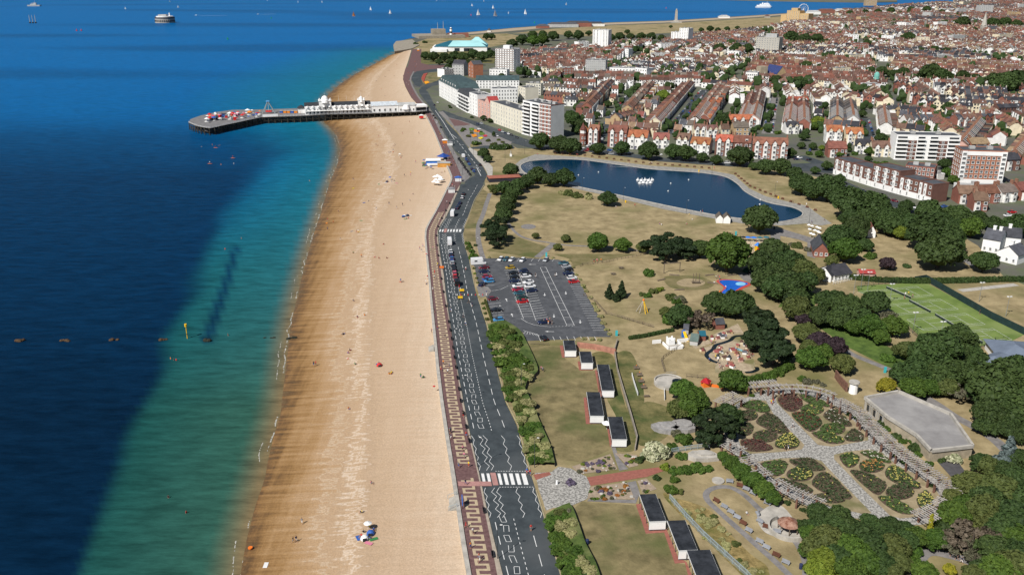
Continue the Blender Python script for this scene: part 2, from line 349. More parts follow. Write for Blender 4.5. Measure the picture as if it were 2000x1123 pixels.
# ---- beach
def build_beach():
 ys=list(np.concatenate([np.arange(96,260,4),np.arange(260,700,8),np.arange(700,1340,12)]))
 rows=[];nC=40
 wtab=sorted([(y,x)for x,y in WATER])
 me_v=[];cs=[]
 def bz(t):return float(np.interp(t,[0,.07,.28,.5,.56,.62,.8,1],[-5.5,-3.0,-2.4,-1.55,-1.1,-1.15,-.8,-.55]))
 for y in ys:
  xw=interp(wtab,y)if y>104 else lerp(770,790,.3);xp=interp(PROM,y)
  row=[]
  P1=G(xp,y,-.55);
  P0=G(xw,y,SEA_Z)
  D=P0-P1
  P00=P1+D*1.08
  for k in range(nC+1):
   t=k/nC;p=P00.lerp(P1,t)
   cusp=noise.noise((p.x*.03,p.y*.03,0))*(.12 if t>.15 else .03)+(noise.noise((p.y*.055,4.4,0))*.07*math.exp(-((t-.07)/.06)**2))
   me_v.append((p.x,p.y,bz(t)+cusp*(t<.97)));cs.append(t)
 n=len(ys);m=nC+1;fs=[]
 for i in range(n-1):
  for k in range(m-1):fs.append((i*m+k,i*m+k+1,(i+1)*m+k+1,(i+1)*m+k)[::-1])
 me=bpy.data.meshes.new('beach');me.from_pydata(me_v,[],fs)
 at=me.attributes.new('across','FLOAT','POINT');at.data.foreach_set('value',cs)
 M=bpy.data.materials.new('shingle_beach');M.use_nodes=True;nd=M.node_tree.nodes;l=M.node_tree.links;b=nd['Principled BSDF']
 a=nd.new('ShaderNodeAttribute');a.attribute_name='across'
 geo=nd.new('ShaderNodeNewGeometry')
 # streaks that run along the shore, cross rills and pebble grain
 mp=nd.new('ShaderNodeMapping');mp.inputs['Scale'].default_value=(.35,.035,.3);mp.inputs['Rotation'].default_value=(0,0,R(-2));l.new(geo.outputs['Position'],mp.inputs[0])
 n1=nd.new('ShaderNodeTexNoise');n1.inputs['Scale'].default_value=1;n1.inputs['Detail'].default_value=6;n1.inputs['Roughness'].default_value=.65;l.new(mp.outputs[0],n1.inputs['Vector'])
 n2=nd.new('ShaderNodeTexNoise');n2.inputs['Scale'].default_value=2.2;n2.inputs['Detail'].default_value=4;n2.inputs['Roughness'].default_value=.8;l.new(geo.outputs['Position'],n2.inputs['Vector'])
 mp3=nd.new('ShaderNodeMapping');mp3.inputs['Scale'].default_value=(.075,.80,.2);mp3.inputs['Rotation'].default_value=(0,0,R(8));l.new(geo.outputs['Position'],mp3.inputs[0])
 n3=nd.new('ShaderNodeTexNoise');n3.inputs['Scale'].default_value=1;n3.inputs['Detail'].default_value=4;l.new(mp3.outputs[0],n3.inputs['Vector'])
 def math_(op,x,y):
  q=nd.new('ShaderNodeMath');q.operation=op
  for i,v in enumerate((x,y)):
   if isinstance(v,(int,float)):q.inputs[i].default_value=v
   else:l.new(v,q.inputs[i])
  return q.outputs[0]
 s1=math_('MULTIPLY',math_('SUBTRACT',n1.outputs[0],.5),.30)
 s3=math_('MULTIPLY',math_('SUBTRACT',n3.outputs[0],.5),.34)
 c=math_('ADD',a.outputs['Fac'],math_('ADD',s1,s3))
 cr=nd.new('ShaderNodeValToRGB');l.new(c,cr.inputs[0]);e=cr.color_ramp.elements
 stops=[(0,(.15,.105,.05)),(.07,(.11,.064,.030)),(.11,(.18,.10,.040)),(.17,(.26,.148,.058)),(.26,(.335,.205,.096)),(.39,(.41,.275,.16)),(.405,(.49,.375,.26)),(.43,(.405,.275,.165)),(.50,(.43,.305,.195)),(.525,(.58,.47,.36)),(.55,(.43,.305,.195)),(.8,(.49,.36,.245)),(1,(.555,.43,.31))]
 while len(e)<len(stops):e.new(.5)
 for el,(p,k)in zip(e,stops):el.position=p;el.color=(*k,1)
 mr=nd.new('ShaderNodeMapRange');mr.inputs[1].default_value=.3;mr.inputs[2].default_value=.7;mr.inputs[3].default_value=.80;mr.inputs[4].default_value=1.18;l.new(n2.outputs[0],mr.inputs[0])
 mx=nd.new('ShaderNodeMixRGB');mx.blend_type='MULTIPLY';mx.inputs[0].default_value=1;l.new(cr.outputs[0],mx.inputs[1]);l.new(mr.outputs[0],mx.inputs[2])
 l.new(mx.outputs[0],b.inputs['Base Color']);b.inputs['Specular IOR Level'].default_value=.15
 rg=nd.new('ShaderNodeMapRange');rg.inputs[1].default_value=.08;rg.inputs[2].default_value=.22;rg.inputs[3].default_value=.35;rg.inputs[4].default_value=.95;l.new(a.outputs['Fac'],rg.inputs[0]);l.new(rg.outputs[0],b.inputs['Roughness'])
 bp=nd.new('ShaderNodeBump');bp.inputs['Strength'].default_value=.5;bp.inputs['Distance'].default_value=.25;l.new(n2.outputs[0],bp.inputs['Height']);l.new(bp.outputs[0],b.inputs['Normal'])
 me.materials.append(M);o=struct('beach',me,M);o.data.polygons.foreach_set('use_smooth',[True]*len(fs))
build_beach()
# foam line at the water's edge
def foam():
 mb=MB();c=smooth_poly([G(x,y,SEA_Z)for x,y in WATER if y>104],False,30);f=random.Random(3)
 for off,wd,keep in((-.2,.34,.40),(-2.2,.22,.12)):
  for i in range(len(c)-1):
   ph=noise.noise((c[i].x*.06,c[i].y*.06,off))
   if ph<.25-keep*.7 or f.random()<.35:continue
   t=(c[i+1]-c[i]).normalized();nn=Vector((-t.y,t.x,0))
   if nn.x>0:nn=-nn
   wob=noise.noise((c[i].x*.15,c[i].y*.15,9))*1.0;wb2=noise.noise((c[i+1].x*.15,c[i+1].y*.15,9))*1.0
   a=c[i]+nn*(-off+wob);b=c[i+1]+nn*(-off+wb2);k=wd*(.4+f.random())
   mb.add([(a.x,a.y,SEA_Z+.02),(b.x,b.y,SEA_Z+.02),(b.x+nn.x*k,b.y+nn.y*k,SEA_Z+.02),(a.x+nn.x*k,a.y+nn.y*k,SEA_Z+.02)],[(0,1,2,3)])
 o=struct('foam',mb,mat('foam_edge',(.36,.35,.31),var=.3),kind='stuff')
foam()
# ---- land
coast=[(803,97),(795,94),(780,93),(771,96),(768,90),(775,86),(784,80),(800,76),(830,73),(850,69),(880,66),(940,61),(1000,55),(1080,49),(1150,46),(1200,44),(1300,41),(1400,35),(1480,30),(1540,26),(1600,21),(1650,19),(1700,16),(1730,13),(1752,9),(1800,6),(1900,2.5),(2000,-1),(2150,-8),(2600,-8),(2700,300),(2700,1330)]
left=[(x,y)for y,x in PROM if y>=97]
land_poly=gp(left+[(2700,1330)][:0]+coast[::-1][0:0])
land_poly=gp([(x,y)for x,y in left][::-1]+coast)
mb=MB();mb.prism(land_poly,-4,0);struct('land',mb,M_land)
# shore of the far harbour mouth
mb=MB();fc=gp([(1380,-1.5),(1440,.5),(1530,2.5),(1600,3.6),(1690,4.8),(1752,4),(1752,-6),(1380,-8)],0);mb.prism(fc,-4,.5);struct('far_shore',mb,mat('far_shore',(.22,.19,.14),var=.3,scale=.01,rgb2=(.10,.10,.06)))
ground('common',[(1000,66),(1080,57),(1200,50),(1300,47),(1400,41),(1480,36),(1540,32),(1548,46),(1500,52),(1450,59),(1340,63),(1250,68),(1150,72),(1060,66)],M_dry,.03)
ground('shingle_shore',[(880,67.5),(940,62),(1000,56),(1080,50),(1200,45),(1300,42),(1400,36),(1480,31),(1540,27),(1540,29),(1480,34),(1400,39),(1300,45),(1200,48.5),(1080,54),(1000,61),(940,66),(880,70)],mat('shingle',(.36,.29,.21)),.05)
ground('castle_green',[(805,97),(812,84),(835,76),(900,70),(990,66),(1030,74),(1010,84),(960,92),(930,96),(850,98),(820,104)],M_dry,.03)
ground('town_park',[(820,128),(812,104),(850,98),(960,98),(968,112),(965,125),(900,122)],M_mixg,.05)
# the park around the lake and the seafront gardens
ground('park',[(1108,1330),(1090,1123),(1058,1000),(1030,905),(988,790),(965,695),(930,575),(916,508),(906,462),(908,440),(930,388),(947,362),(946,330),(900,268),(870,235),(960,262),(1010,290),(1040,291),(1150,297),(1300,315),(1400,322),(1520,330),(1570,340),(1620,352),(1640,372),(1700,392),(1790,430),(1850,445),(1910,480),(1960,540),(2010,560),(2350,700),(2350,1330)],M_dry,.02)
# ---- roads
def band(tabL,tabR,y0,y1,fa,fb,step=8,z=0.0):
 a=[];b=[];ys=[];y=y0
 while y<y1:ys.append(y);y+=step
 ys.append(y1)
 for y in ys:
  l_,r_=interp(tabL,y),interp(tabR,y)
  a.append(G(lerp(l_,r_,fa),y,z));b.append(G(lerp(l_,r_,fb),y,z))
 return a,b
ROAD_Z=.05
a,b=band(ROADL,ROADR,360,1330,0,1);mb=MB();mb.ribbon(a,b,ROAD_Z)
upL=ZR((960,1120),(1000,1020),(1120,950),(1060,860),(960,700),(860,640),(770,480),(660,250),(560,120),(520,50));upR=ZR((1190,1120),(1280,950),(1230,850),(1130,740),(1000,560),(880,400),(760,280),(640,120),(600,60))
main=gp(upL+[(820,184),(818,176),(824,172),(836,180),(848,205)]+upR[::-1])
mb.sheet(main,ROAD_Z+.01)
road=struct('road',mb,M_road)
ground('road',ZA((340,790),(400,755),(520,715),(600,700),(600,740),(470,770),(400,810),(430,880),(360,860)),M_road,.05)
ground('road',ZA((235,690),(250,640),(300,610),(440,590),(610,570),(610,595),(450,620),(370,640),(350,690),(370,740),(330,780),(280,760)),M_road,.055)
ground('road',[(859,218),(866,216),(895,227),(936,239.5),(976,254),(1015,267.5),(1040,277),(1080,285),(1150,291),(1150,297),(1075,293),(1034,289),(1000,280),(955,260),(910,242),(877,230)],M_road,.05)
ground('road',ZR((1050,590),(1300,560),(1600,560),(1640,600),(1300,610),(1070,610)),M_road,.055)
ground('road',[(1150,291),(1300,309),(1400,316),(1520,322),(1600,318),(1640,330),(1640,340),(1560,334),(1400,324),(1290,316),(1150,297.5)],M_road,.06)
ground('road',[(1630,345),(1690,372),(1760,395),(1830,418),(1900,430),(2100,480),(2100,494),(1900,442),(1820,428),(1750,406),(1680,382),(1626,354)],M_road,.06)
# streets running up into the town and street behind them
STREETS=[((1306,262),(1376,176),9),((1499,262),(1512,190),9),((1704,288),(1688,232),9),((1155,290),(1240,175),10),((1610,322),(1560,305),10)]
for(x0,y0),(x1,y1),wd in STREETS:path('street',[(x0,y0),((x0+x1)/2,(y0+y1)/2),(x1,y1)],wd,M_path if x0==1499 else M_road,.045)
ground('plaza',ZA((190,600),(255,370),(350,370),(345,520),(440,545),(600,545),(600,575),(440,590),(300,610),(235,650),(160,690),(150,660)),M_maroon,.06)
ground('roundabout_lawn',ZA((350,690),(375,640),(450,625),(560,630),(575,670),(500,720),(400,750),(365,735)),M_lawn,.08,True)
ground('pavement',ZR((1050,590),(1140,640),(1240,720),(1350,850),(1345,965),(1290,985),(1275,920),(1235,845),(1130,735),(1030,610)),M_conc,.12)
ground('pavement',ZR((640,130),(780,270),(900,400),(1010,560),(1060,600),(1050,480),(940,330),(820,310),(780,200),(700,120)),M_path,.09)
ground('gardens_paving',ZR((780,200),(940,240),(1060,280),(1300,390),(1600,520),(1580,550),(1180,570),(1040,540),(960,440),(900,340),(820,300)),M_path,.06)
ground('gardens_paving',ZR((780,210),(900,235),(1060,290),(990,305),(850,310)),M_maroon,.08)
# promenade: maroon slab with its own wall to the beach
ys=[(y,x)for y,x in PROM]
a,b=band(PROM,PROMR,132,1330,0,1,6);mb=MB();mb.ribbon(a,b,.16)
for i in range(len(a)-1):mb.add([(a[i].x,a[i].y,-1.5),(a[i+1].x,a[i+1].y,-1.5),(a[i+1].x,a[i+1].y,.16),(a[i].x,a[i].y,.16)],[(0,1,2,3)])
prom=struct('promenade',mb,M_maroon)
a,b=band(PROM,PROMR,225,1330,-.14,.03,6)
mb=MB()
for i in range(len(a)-1):
 p,q,r,s_=a[i],a[i+1],b[i+1],b[i]
 v=[(k.x,k.y,z)for z in(-1.6,.42)for k in(p,q,r,s_)]
 mb.add(v,[(4,5,6,7)[::-1],(0,1,5,4),(2,3,7,6)])
o=solo('sea_wall',mb,M_conc,'low pale concrete sea wall between the shingle and the promenade','wall')
def strip_between(y0,y1,step=6):
 a,b=[],[]
 ys_=np.arange(y0,y1+.1,step)
 for y in ys_:a.append(G(interp(PROMR,y),y));b.append(G(interp(ROADL,y)-1,y))
 return a,b
a,b=strip_between(362,1330);struct('pavement',MB().ribbon(a,b,.14),mat('buff_pavement',(.34,.29,.23),var=.15,scale=.8))
a,b=[],[]
for y in list(range(140,362,6)):a.append(G(interp(PROMR,y),y));b.append(G(interp(PROMR,y)+np.interp(y,[140,200,225,300,340,361],[3,4,5,8,22,2]),y))
struct('pavement',MB().ribbon(a,b,.13),M_path)
# square key pattern of beige paving bands, one band per repeat
def key_pattern():
 f=random.Random(2);y=1190.0;flip=0;n=0
 def P(fr,yy):return G(lerp(interp(PROM,yy),interp(PROMR,yy),fr),yy,.172)
 while y>366 and n<90:
  p=P(.5,y);s=SC(y)
  per=2.9
  dy=per*F_PX*(y-HZ)**2/(F_PX*108.2)/F_PX*.94
  y2=y-dy;bw=.55/per
  def yy(t):return y-dy*t
  A0,A1=(.24,.78)
  xw=.55/4.6
  mb=MB()
  def quad(fa,fb,ta,tb):mb.add([P(fa,yy(ta)),P(fb,yy(ta)),P(fb,yy(tb)),P(fa,yy(tb))],[(0,1,2,3)])
  quad(A0,A1,0,bw);quad(A0,A0+xw,bw,.5);quad(A0,A1,.5,.5+bw);quad(A1-xw,A1,.5+bw,1)
  if 935>y>915:pass
  else:part('paving_band',mb,M_beige,prom)
  y=y2;n+=1
key_pattern()
a,b=band(PROM,PROMR,941,950,.1,1.5,3);struct('pavement',MB().ribbon(a,b,.19),mat('pink_paving',(.36,.19,.17)))
# ---- road paint: dashes, bay boxes, zigzags and crossings as thin sheets on the asphalt
def RP(fr,y,z=ROAD_Z+.02):return G(lerp(interp(ROADL,y),interp(ROADR,y),fr),y,z)
def mdy(y,m):return m*(y-HZ)**2/(F_PX*108.2)*.94
def line_piece(mb,fr0,y0,fr1,y1,wd):
 p,q=RP(fr0,y0),RP(fr1,y1);t=(q-p);t.z=0
 if t.length<1e-4:return
 t.normalize();n_=Vector((-t.y,t.x,0))*wd/2
 mb.add([p-n_,q-n_,q+n_,p+n_],[(0,1,2,3)])
def paint_part(name,mb):
 for i,f in enumerate(mb.f):
  if up(mb.v,f[:3])!=tuple(f[:3]):mb.f[i]=f[::-1]
 return part(name,mb,M_white,road)
CROSS=[(924,946),(448,453)]
def near_cross(y):
 return(845<y<1012)or(425<y<478)
y=1190.0
while y>362:
 d=mdy(y,3.4)
 if not near_cross(y)and not near_cross(y-d):
  mb=MB();line_piece(mb,.72,y,.72,y-d,.15);paint_part('lane_dash',mb)
 y-=mdy(y,5.6)
y=1190.0
while y>470:
 d=mdy(y,2.6)
 if not near_cross(y):mb=MB();line_piece(mb,.09,y,.09,y-d,.16);paint_part('lane_dash',mb)
 y-=mdy(y,4.4)
y=1190.0;mb=MB()
while y>470:
 if not near_cross(y):line_piece(mb,.44,y,.44,y-mdy(y,.7),.14)
 y-=mdy(y,1.5)
o=paint_part('dotted_line',mb);o['kind']='stuff'
y=1190.0;k=0
while y>470:
 if not near_cross(y):
  mb=MB();d=mdy(y,2.0);fa,fb=(.205,.30);sk=.02 if k%2 else -.02
  line_piece(mb,fa,y,fa+sk,y-d,.11);line_piece(mb,fb,y,fb+sk,y-d,.11)
  if k%3!=2:line_piece(mb,fa+sk,y-d,fb+sk,y-d,.11)
  if k%3!=1:line_piece(mb,fa,y,fb,y,.11)
  paint_part('bay_marking',mb)
 y-=mdy(y,3.1);k+=1
def zig(fr,y0,y1,n,amp):
 for i in range(n):
  mb=MB();a_,b_=lerp(y0,y1,i/n),lerp(y0,y1,(i+1)/n)
  line_piece(mb,fr+amp*(1 if i%2 else -1),a_,fr+amp*(-1 if i%2 else 1),b_,.11);paint_part('zigzag_line',mb)
for fr,amp in((.03,.022),(.19,.04),(.28,.035),(.64,.028),(.955,.022)):
 zig(fr,1010,952,7,amp);zig(fr,918,850,8,amp)
 zig(fr,476,456,9,amp*1.2);zig(fr,446,427,9,amp*1.2)
for y0,y1 in CROSS:
 for fa,fb in((.025,.085),(.13,.19),(.345,.405),(.455,.525),(.57,.645),(.69,.765),(.81,.90)):
  mb=MB();mb.add([RP(fa,y1),RP(fb-.005,y1),RP(fb,y0),RP(fa+.005,y0)],[(0,1,2,3)]);paint_part('crossing_stripe',mb)
 mb=MB()
 for yy_ in(y0-mdy(y0,.9),y1+mdy(y1,.9)):
  for k in range(13):line_piece(mb,.32+k*.052,yy_,.32+k*.052+.03,yy_,.16)
 o=paint_part('give_way_line',mb);o['kind']='stuff'
 mb=MB();mb.prism([RP(.21,y1+1),RP(.315,y1+1),RP(.315,y0-1),RP(.21,y0-1)],ROAD_Z-.03,.14);struct('crossing_island',mb,mat('pink_paving',(.36,.19,.17)))
a,b=[],[]
for y in range(362,1331,6):
 if 556<y<584:
  continue
for ya,yb in((362,446),(455,505),(512,556),(584,924),(958,1330)):
 a,b=band(ROADL,ROADR,ya,yb,.992,1.016,6)
 mb=MB()
 for i in range(len(a)-1):
  p,q,r,s_=a[i],a[i+1],b[i+1],b[i]
  mb.add([(k.x,k.y,z)for z in(0,.17)for k in(p,q,r,s_)],[(7,6,5,4),(0,1,5,4),(2,3,7,6)])
 struct('kerb',mb,mat('kerb_stone',(.34,.29,.18),var=.15,scale=.8))
mb=MB();a,b=band(ROADL,ROADR,600,920,.984,.988,6);mb.ribbon(a,b,ROAD_Z+.02);part('edge_line',mb,paint('yellow_line',(.5,.36,.06)),road)
# painted centre wedge by the pier and cross bars
mb=MB()
cl=gp(ZR((1190,900),(1150,840),(1090,760),(1010,660),(930,560),(870,490)))
for i in range(len(cl)-1):
 for t in(0,.5):
  p,q=cl[i].lerp(cl[i+1],t),cl[i].lerp(cl[i+1],t+.3);n_=Vector((q.y-p.y,p.x-q.x,0)).normalized()*.12
  mb.add([(k.x,k.y,.09)for k in(p-n_,q-n_,q+n_,p+n_)],[(0,1,2,3)])
for A,B in(((850,490),(800,410)),((880,470),(815,420)),((800,410),(700,250)),((700,250),(600,110)),((770,485),(830,490)),((920,565),(975,555)),((1090,850),(1150,850)),((1140,850),(1195,960))):
 p,q=gp(ZR(A,B));n_=Vector((q.y-p.y,p.x-q.x,0)).normalized()*.16
 mb.add([(k.x,k.y,.095)for k in(p-n_,q-n_,q+n_,p+n_)],[(0,1,2,3)])
paint_part('centre_marking',mb)
# ---- car park
ground('car_park',ZC((110,120),(270,95),(700,85),(1190,110),(1310,140),(1350,210),(1590,640),(1830,1050),(1440,1050),(1380,1075),(790,1100),(760,1000),(640,910),(550,870),(380,885),(310,560),(240,470),(190,330),(170,200)),M_park,.06)
cpark=bpy.data.objects['car_park']
ground('pavement',ZC((190,430),(330,440),(375,490),(330,550),(240,570),(225,540)),M_path,.09)
def cp_line(pts,wd=.13,nm='bay_line',z=.085):
 mb=MB();P_=gp(ZC(*pts))
 for i in range(len(P_)-1):
  p,q=P_[i],P_[i+1];n_=Vector((q.y-p.y,p.x-q.x,0)).normalized()*wd/2
  mb.add([(k.x,k.y,z)for k in(p-n_,q-n_,q+n_,p+n_)],[(0,1,2,3)])
 for i,f in enumerate(mb.f):
  if up(mb.v,f[:3])!=tuple(f[:3]):mb.f[i]=f[::-1]
 return part(nm,mb,M_white,cpark)
def bays(l0,l1,r0,r1,n,pw=1.0):
 for i in range(n+1):
  t=(i/n)**pw
  cp_line([(lerp(l0[0],l1[0],t),lerp(l0[1],l1[1],t)),(lerp(r0[0],r1[0],t),lerp(r0[1],r1[1],t))])
bays((1335,425),(1610,970),(1465,425),(1750,970),20,1.12)
bays((1215,165),(1315,400),(1345,160),(1455,400),9)
bays((820,625),(900,830),(960,605),(1060,808),7);bays((680,655),(735,800),(820,640),(890,800),5)
bays((690,235),(815,620),(820,225),(960,600),13);bays((530,235),(675,640),(680,235),(820,620),13)
bays((220,270),(290,420),(345,270),(410,420),4);bays((330,610),(385,870),(480,600),(540,850),7)
cp_line([(690,215),(915,850)]);cp_line([(660,560),(765,825)])
cp_line([(968,205),(1295,915)]);cp_line([(1035,200),(1385,912)])
for i in range(10):
 t=(i/9)**1.15;cp_line([(lerp(968,1290,t),lerp(205,900,t)),(lerp(1035,1378,t),lerp(200,900,t))])
for i in range(9):cp_line([(450+i*86-25,130),(450+i*86+5,95)])
for i in range(7):cp_line([(1120+i*85,1045),(1120+i*85+22,1090)])
cp_line([(735,825),(800,870),(900,905),(1100,930)]);cp_line([(760,970),(935,1020),(975,1105)]);cp_line([(380,490),(490,470),(580,425)])
for i in range(6):cp_line([(790+i*25,985+i*6),(765+i*40,1010+i*6)])
for i in range(7):cp_line([(1110+i*40,925-i*1),(1130+i*40,923-i*1)])
def arrow(x,y,d):
 p=G(*ZC((x,y))[0]);mb=MB()
 mb.add([(-.12,-1.6,.085),(.12,-1.6,.085),(.12,.5,.085),(-.12,.5,.085)],[(0,1,2,3)]);mb.add([(-.5,.4,.085),(.5,.4,.085),(0,1.6,.085)],[(0,1,2)])
 part('arrow_marking',mb,M_white,cpark,(p.x,p.y,0),d)
for x,y,d in((915,300,3.0),(1022,535,3.1),(1135,795,3.1),(1165,285,3.1),(1280,515,3.1),(1455,865,3.1),(557,600,.15),(625,785,.15),(870,168,1.5),(1080,985,1.5)):arrow(x,y,d)
# ---- paths and lawns in the park
M_ll=mat('lake_path',(.24,.23,.21),var=.15,scale=.5,rgb2=(.32,.31,.28))
lake_o=[(1000,327),(1018,312),(1045,302),(1085,304),(1143,308),(1205,316),(1268,324),(1330,328),(1385,333),(1433,342),(1464,369),(1496,384),(1545,396),(1575,402),(1598,419),(1625,437),(1604,441),(1573,437),(1524,441),(1450,437),(1398,428),(1300,410),(1205,387),(1137,372),(1080,358),(1024,347)]
ground('lake_path',lake_o,M_ll,.08)
lake_i=[(1016,326),(1028,318),(1049,314),(1096,311.5),(1143,313.5),(1205,322),(1268,330.5),(1330,335),(1370,338),(1415,345.5),(1440,359.5),(1457,376),(1496,395),(1545,405),(1564,413),(1568,419),(1560,426),(1538,432),(1513,434),(1450,428),(1398,421),(1300,402),(1205,381),(1137,367),(1080,353),(1030,341)]
M_lake=bpy.data.materials.new('lake_water');M_lake.use_nodes=True
nd=M_lake.node_tree.nodes;b_=nd['Principled BSDF'];b_.inputs['Base Color'].default_value=(.001,.024,.058,1);b_.inputs['Roughness'].default_value=.12;b_.inputs['Specular IOR Level'].default_value=.18
n1=nd.new('ShaderNodeTexNoise');n1.inputs['Scale'].default_value=.8;n1.inputs['Detail'].default_value=4;g_=nd.new('ShaderNodeNewGeometry');M_lake.node_tree.links.new(g_.outputs['Position'],n1.inputs['Vector'])
bp=nd.new('ShaderNodeBump');bp.inputs['Strength'].default_value=.12;bp.inputs['Distance'].default_value=.5;M_lake.node_tree.links.new(n1.outputs[0],bp.inputs['Height']);M_lake.node_tree.links.new(bp.outputs[0],b_.inputs['Normal'])
lp=smooth_poly(gp(lake_i),True,4)
struct('lake',MB().sheet(lp,.10),M_lake)
mb=MB();n=len(lp)
for i in range(n):
 p,q=lp[i],lp[(i+1)%n];t=(q-p).normalized();nn=Vector((-t.y,t.x,0))*.3
 mb.add([(k.x,k.y,z)for z in(.08,.32)for k in(p-nn,q-nn,q+nn,p+nn)],[(4,5,6,7),(0,1,5,4),(2,3,7,6)])
solo('lake_wall',mb,M_conc,'low concrete kerb wall edging the boating lake','wall')
path('footpath',[(957,378),(950,398),(943,420),(935,440),(934,465),(939,490),(944,506)],2.3,M_path,.05)
path('footpath',[(990,432),(1003,450),(1018,462),(1040,469),(1065,473),(1105,479),(1143,481),(1200,483),(1246,490)],1.6,M_path,.05)
path('footpath',[(1082,476),(1066,489),(1049,503)],3,M_path,.052)
ground('paved_circle',[(1032+15*math.cos(t*.5236),443+5*math.sin(t*.5236))for t in range(12)],M_path,.06)
ground('footpath',[(1495,447),(1504,454),(1507,482),(1524,482),(1524,461),(1560,468),(1577,474),(1576,500),(1592,505),(1590,466),(1530,448)],M_path,.05)
path('footpath',[(1640,676),(1665,692),(1695,705),(1738,722)],2.4,M_path,.05)
path('footpath',[(1800,772),(1830,790),(1862,812),(1900,832),(1930,850),(1950,865),(1975,890)],3.2,M_path,.05)
path('footpath',[(1790,1128),(1795,1095),(1812,1078),(1850,1083),(1900,1100),(1920,1130)],2.6,M_path,.05)
path('footpath',[(1850,500),(1880,505),(1905,520)],4,M_path,.06)
path('footpath',[(1875,568),(1930,562),(1985,556)],3,M_conc,.06)
ground('lawn',[(1545,560),(1600,575),(1590,600),(1520,600)],M_green,.04)
ground('lawn',[(1590,610),(1640,640),(1700,660),(1780,700),(1790,740),(1720,710),(1650,675),(1600,640)],M_green,.04)
ground('lawn',Z5((620,660),(720,700),(880,750),(790,815),(480,770),(560,730)),mat('part_green_lawn',(.15,.135,.05),var=.2,scale=.2,rgb2=(.20,.165,.08),rgb3=(.09,.10,.03),scale3=.06),.035)
ground('lawn',Z5((890,790),(1430,790),(1060,860),(1030,870),(1000,820)),mat('part_green_lawn',(.15,.135,.05)),.035)
ground('verge',ZU((1230,90),(1330,170),(1180,600),(1090,860),(870,870),(960,660),(1080,330)),M_lawn,.04)
ground('verge',ZU((850,900),(1085,930),(1090,1120),(880,1120)),M_lawn,.04)
ground('worn_ground',ZS((100,560),(300,545),(520,570),(640,640),(500,700),(220,690),(120,640)),mat('part_green_lawn',(.15,.135,.05)),.04,True)
ground('worn_ground',ZS((230,620),(330,580),(480,590),(540,630),(440,670),(280,660)),mat('bare_earth',(.30,.235,.14),scale=.4),.06,True)
ground('lawn',Z6((750,400),(940,400),(960,470),(1060,545),(1165,560),(1190,690),(1110,700),(1105,880),(1240,890),(1260,1050),(1080,1130),(900,1110),(860,970),(800,860),(750,740),(730,665),(800,600),(790,500)),M_lawn,.04)
ground('lawn',Z8((920,625),(960,590),(1265,610),(1320,770),(1425,760),(1480,930),(1545,940),(1580,1100),(1090,1100),(1040,950),(980,830),(950,720)),M_lawn,.04)
ground('huts_green',Z6((1145,450),(1270,460),(1330,700),(1415,980),(1400,1060),(1280,1040),(1300,870),(1230,720),(1180,520)),M_mixg,.045,True)
ground('terrace_paving',Z8((1262,605),(1290,600),(1335,735),(1430,735),(1500,905),(1545,925),(1600,1060),(1580,1100),(1535,930),(1480,935),(1420,762),(1318,768)),M_redpave,.06)
for q in(((1160,555),(1178,555),(1210,712),(1283,712),(1283,722),(1190,722)),((1090,725),(1112,725),(1130,878),(1220,878),(1220,890),(1105,892)),((1235,900),(1250,900),(1272,1023),(1362,1023),(1362,1034),(1255,1034)),((940,400),(962,400),(974,463),(1045,463),(1045,476),(955,476)),((1052,500),(1068,500),(1076,545),(1150,545),(1150,556),(1062,556))):
 ground('terrace_paving',Z6(*q),M_redpave,.065)
ground('plaza_paving',Z8((700,430),(790,425),(830,395),(900,405),(985,450),(1010,500),(990,575),(910,610),(800,625),(760,640),(745,590),(720,520)),M_crazy,.07)
ground('red_path',Z8((990,455),(1150,430),(1310,408),(1425,395),(1428,415),(1325,452),(1150,480),(1010,502)),M_redpave,.08)
ground('red_path',Z8((690,440),(780,425),(790,440),(705,470)),M_redpave,.08)
ground('grey_path',Z8((1122,275),(1142,270),(1170,350),(1220,408),(1170,418),(1140,330)),M_path,.075)
ground('grey_path',Z8((1212,485),(1262,474),(1285,545),(1262,600),(990,588),(1000,575),(1255,580)),M_path,.075)
ground('rockery_bed',Z8((905,395),(1120,325),(1160,410),(960,436),(920,410)),mat('rockery_soil',(.30,.235,.17),scale=1.2),.09)
ground('rockery_bed',Z8((992,573),(1012,508),(1215,482),(1258,578)),mat('rockery_soil',(.3,.235,.17)),.09)
ground('rockery_bed',Z8((1145,320),(1270,330),(1275,390),(1225,400)),mat('rockery_soil',(.3,.235,.17)),.09)
ground('rockery_bed',Z8((1270,475),(1320,460),(1380,520),(1300,545)),mat('rockery_soil',(.3,.235,.17)),.09)
ground('long_grass',Z8((1420,540),(1480,570),(1560,590),(1680,640),(1760,740),(1900,880),(2000,960),(2000,1100),(1960,1100),(1640,790),(1440,590)),mat('long_dry_grass',(.20,.15,.05),var=.3,scale=.5,rgb2=(.33,.245,.10),rgb3=(.09,.10,.02),scale3=.1,bump=.8,bscale=1.5,detail=8),.062,True)
ground('long_grass',Z6((1290,470),(1380,440),(1440,560),(1470,740),(1430,900),(1410,970),(1340,700)),M_mixg,.054,True)
ground('huts_green',Z6((1460,760),(1640,800),(1650,900),(1600,980),(1480,1030),(1420,980)),M_mixg,.058,True)
loop_c=[(x,y)for x,y in ZG((1700,985),(1560,850),(1450,755),(1340,655),(1240,568),(1130,468),(1055,395),(1035,345),(1065,305),(1140,283),(1230,288),(1320,335),(1390,395),(1440,445),(1475,465))]
path('garden_path',loop_c,1.5,M_path,.06)
path('garden_path',ZG((1705,675),(1760,745),(1800,830),(1815,900),(1815,990),(1800,1060)),1.5,M_path,.06)
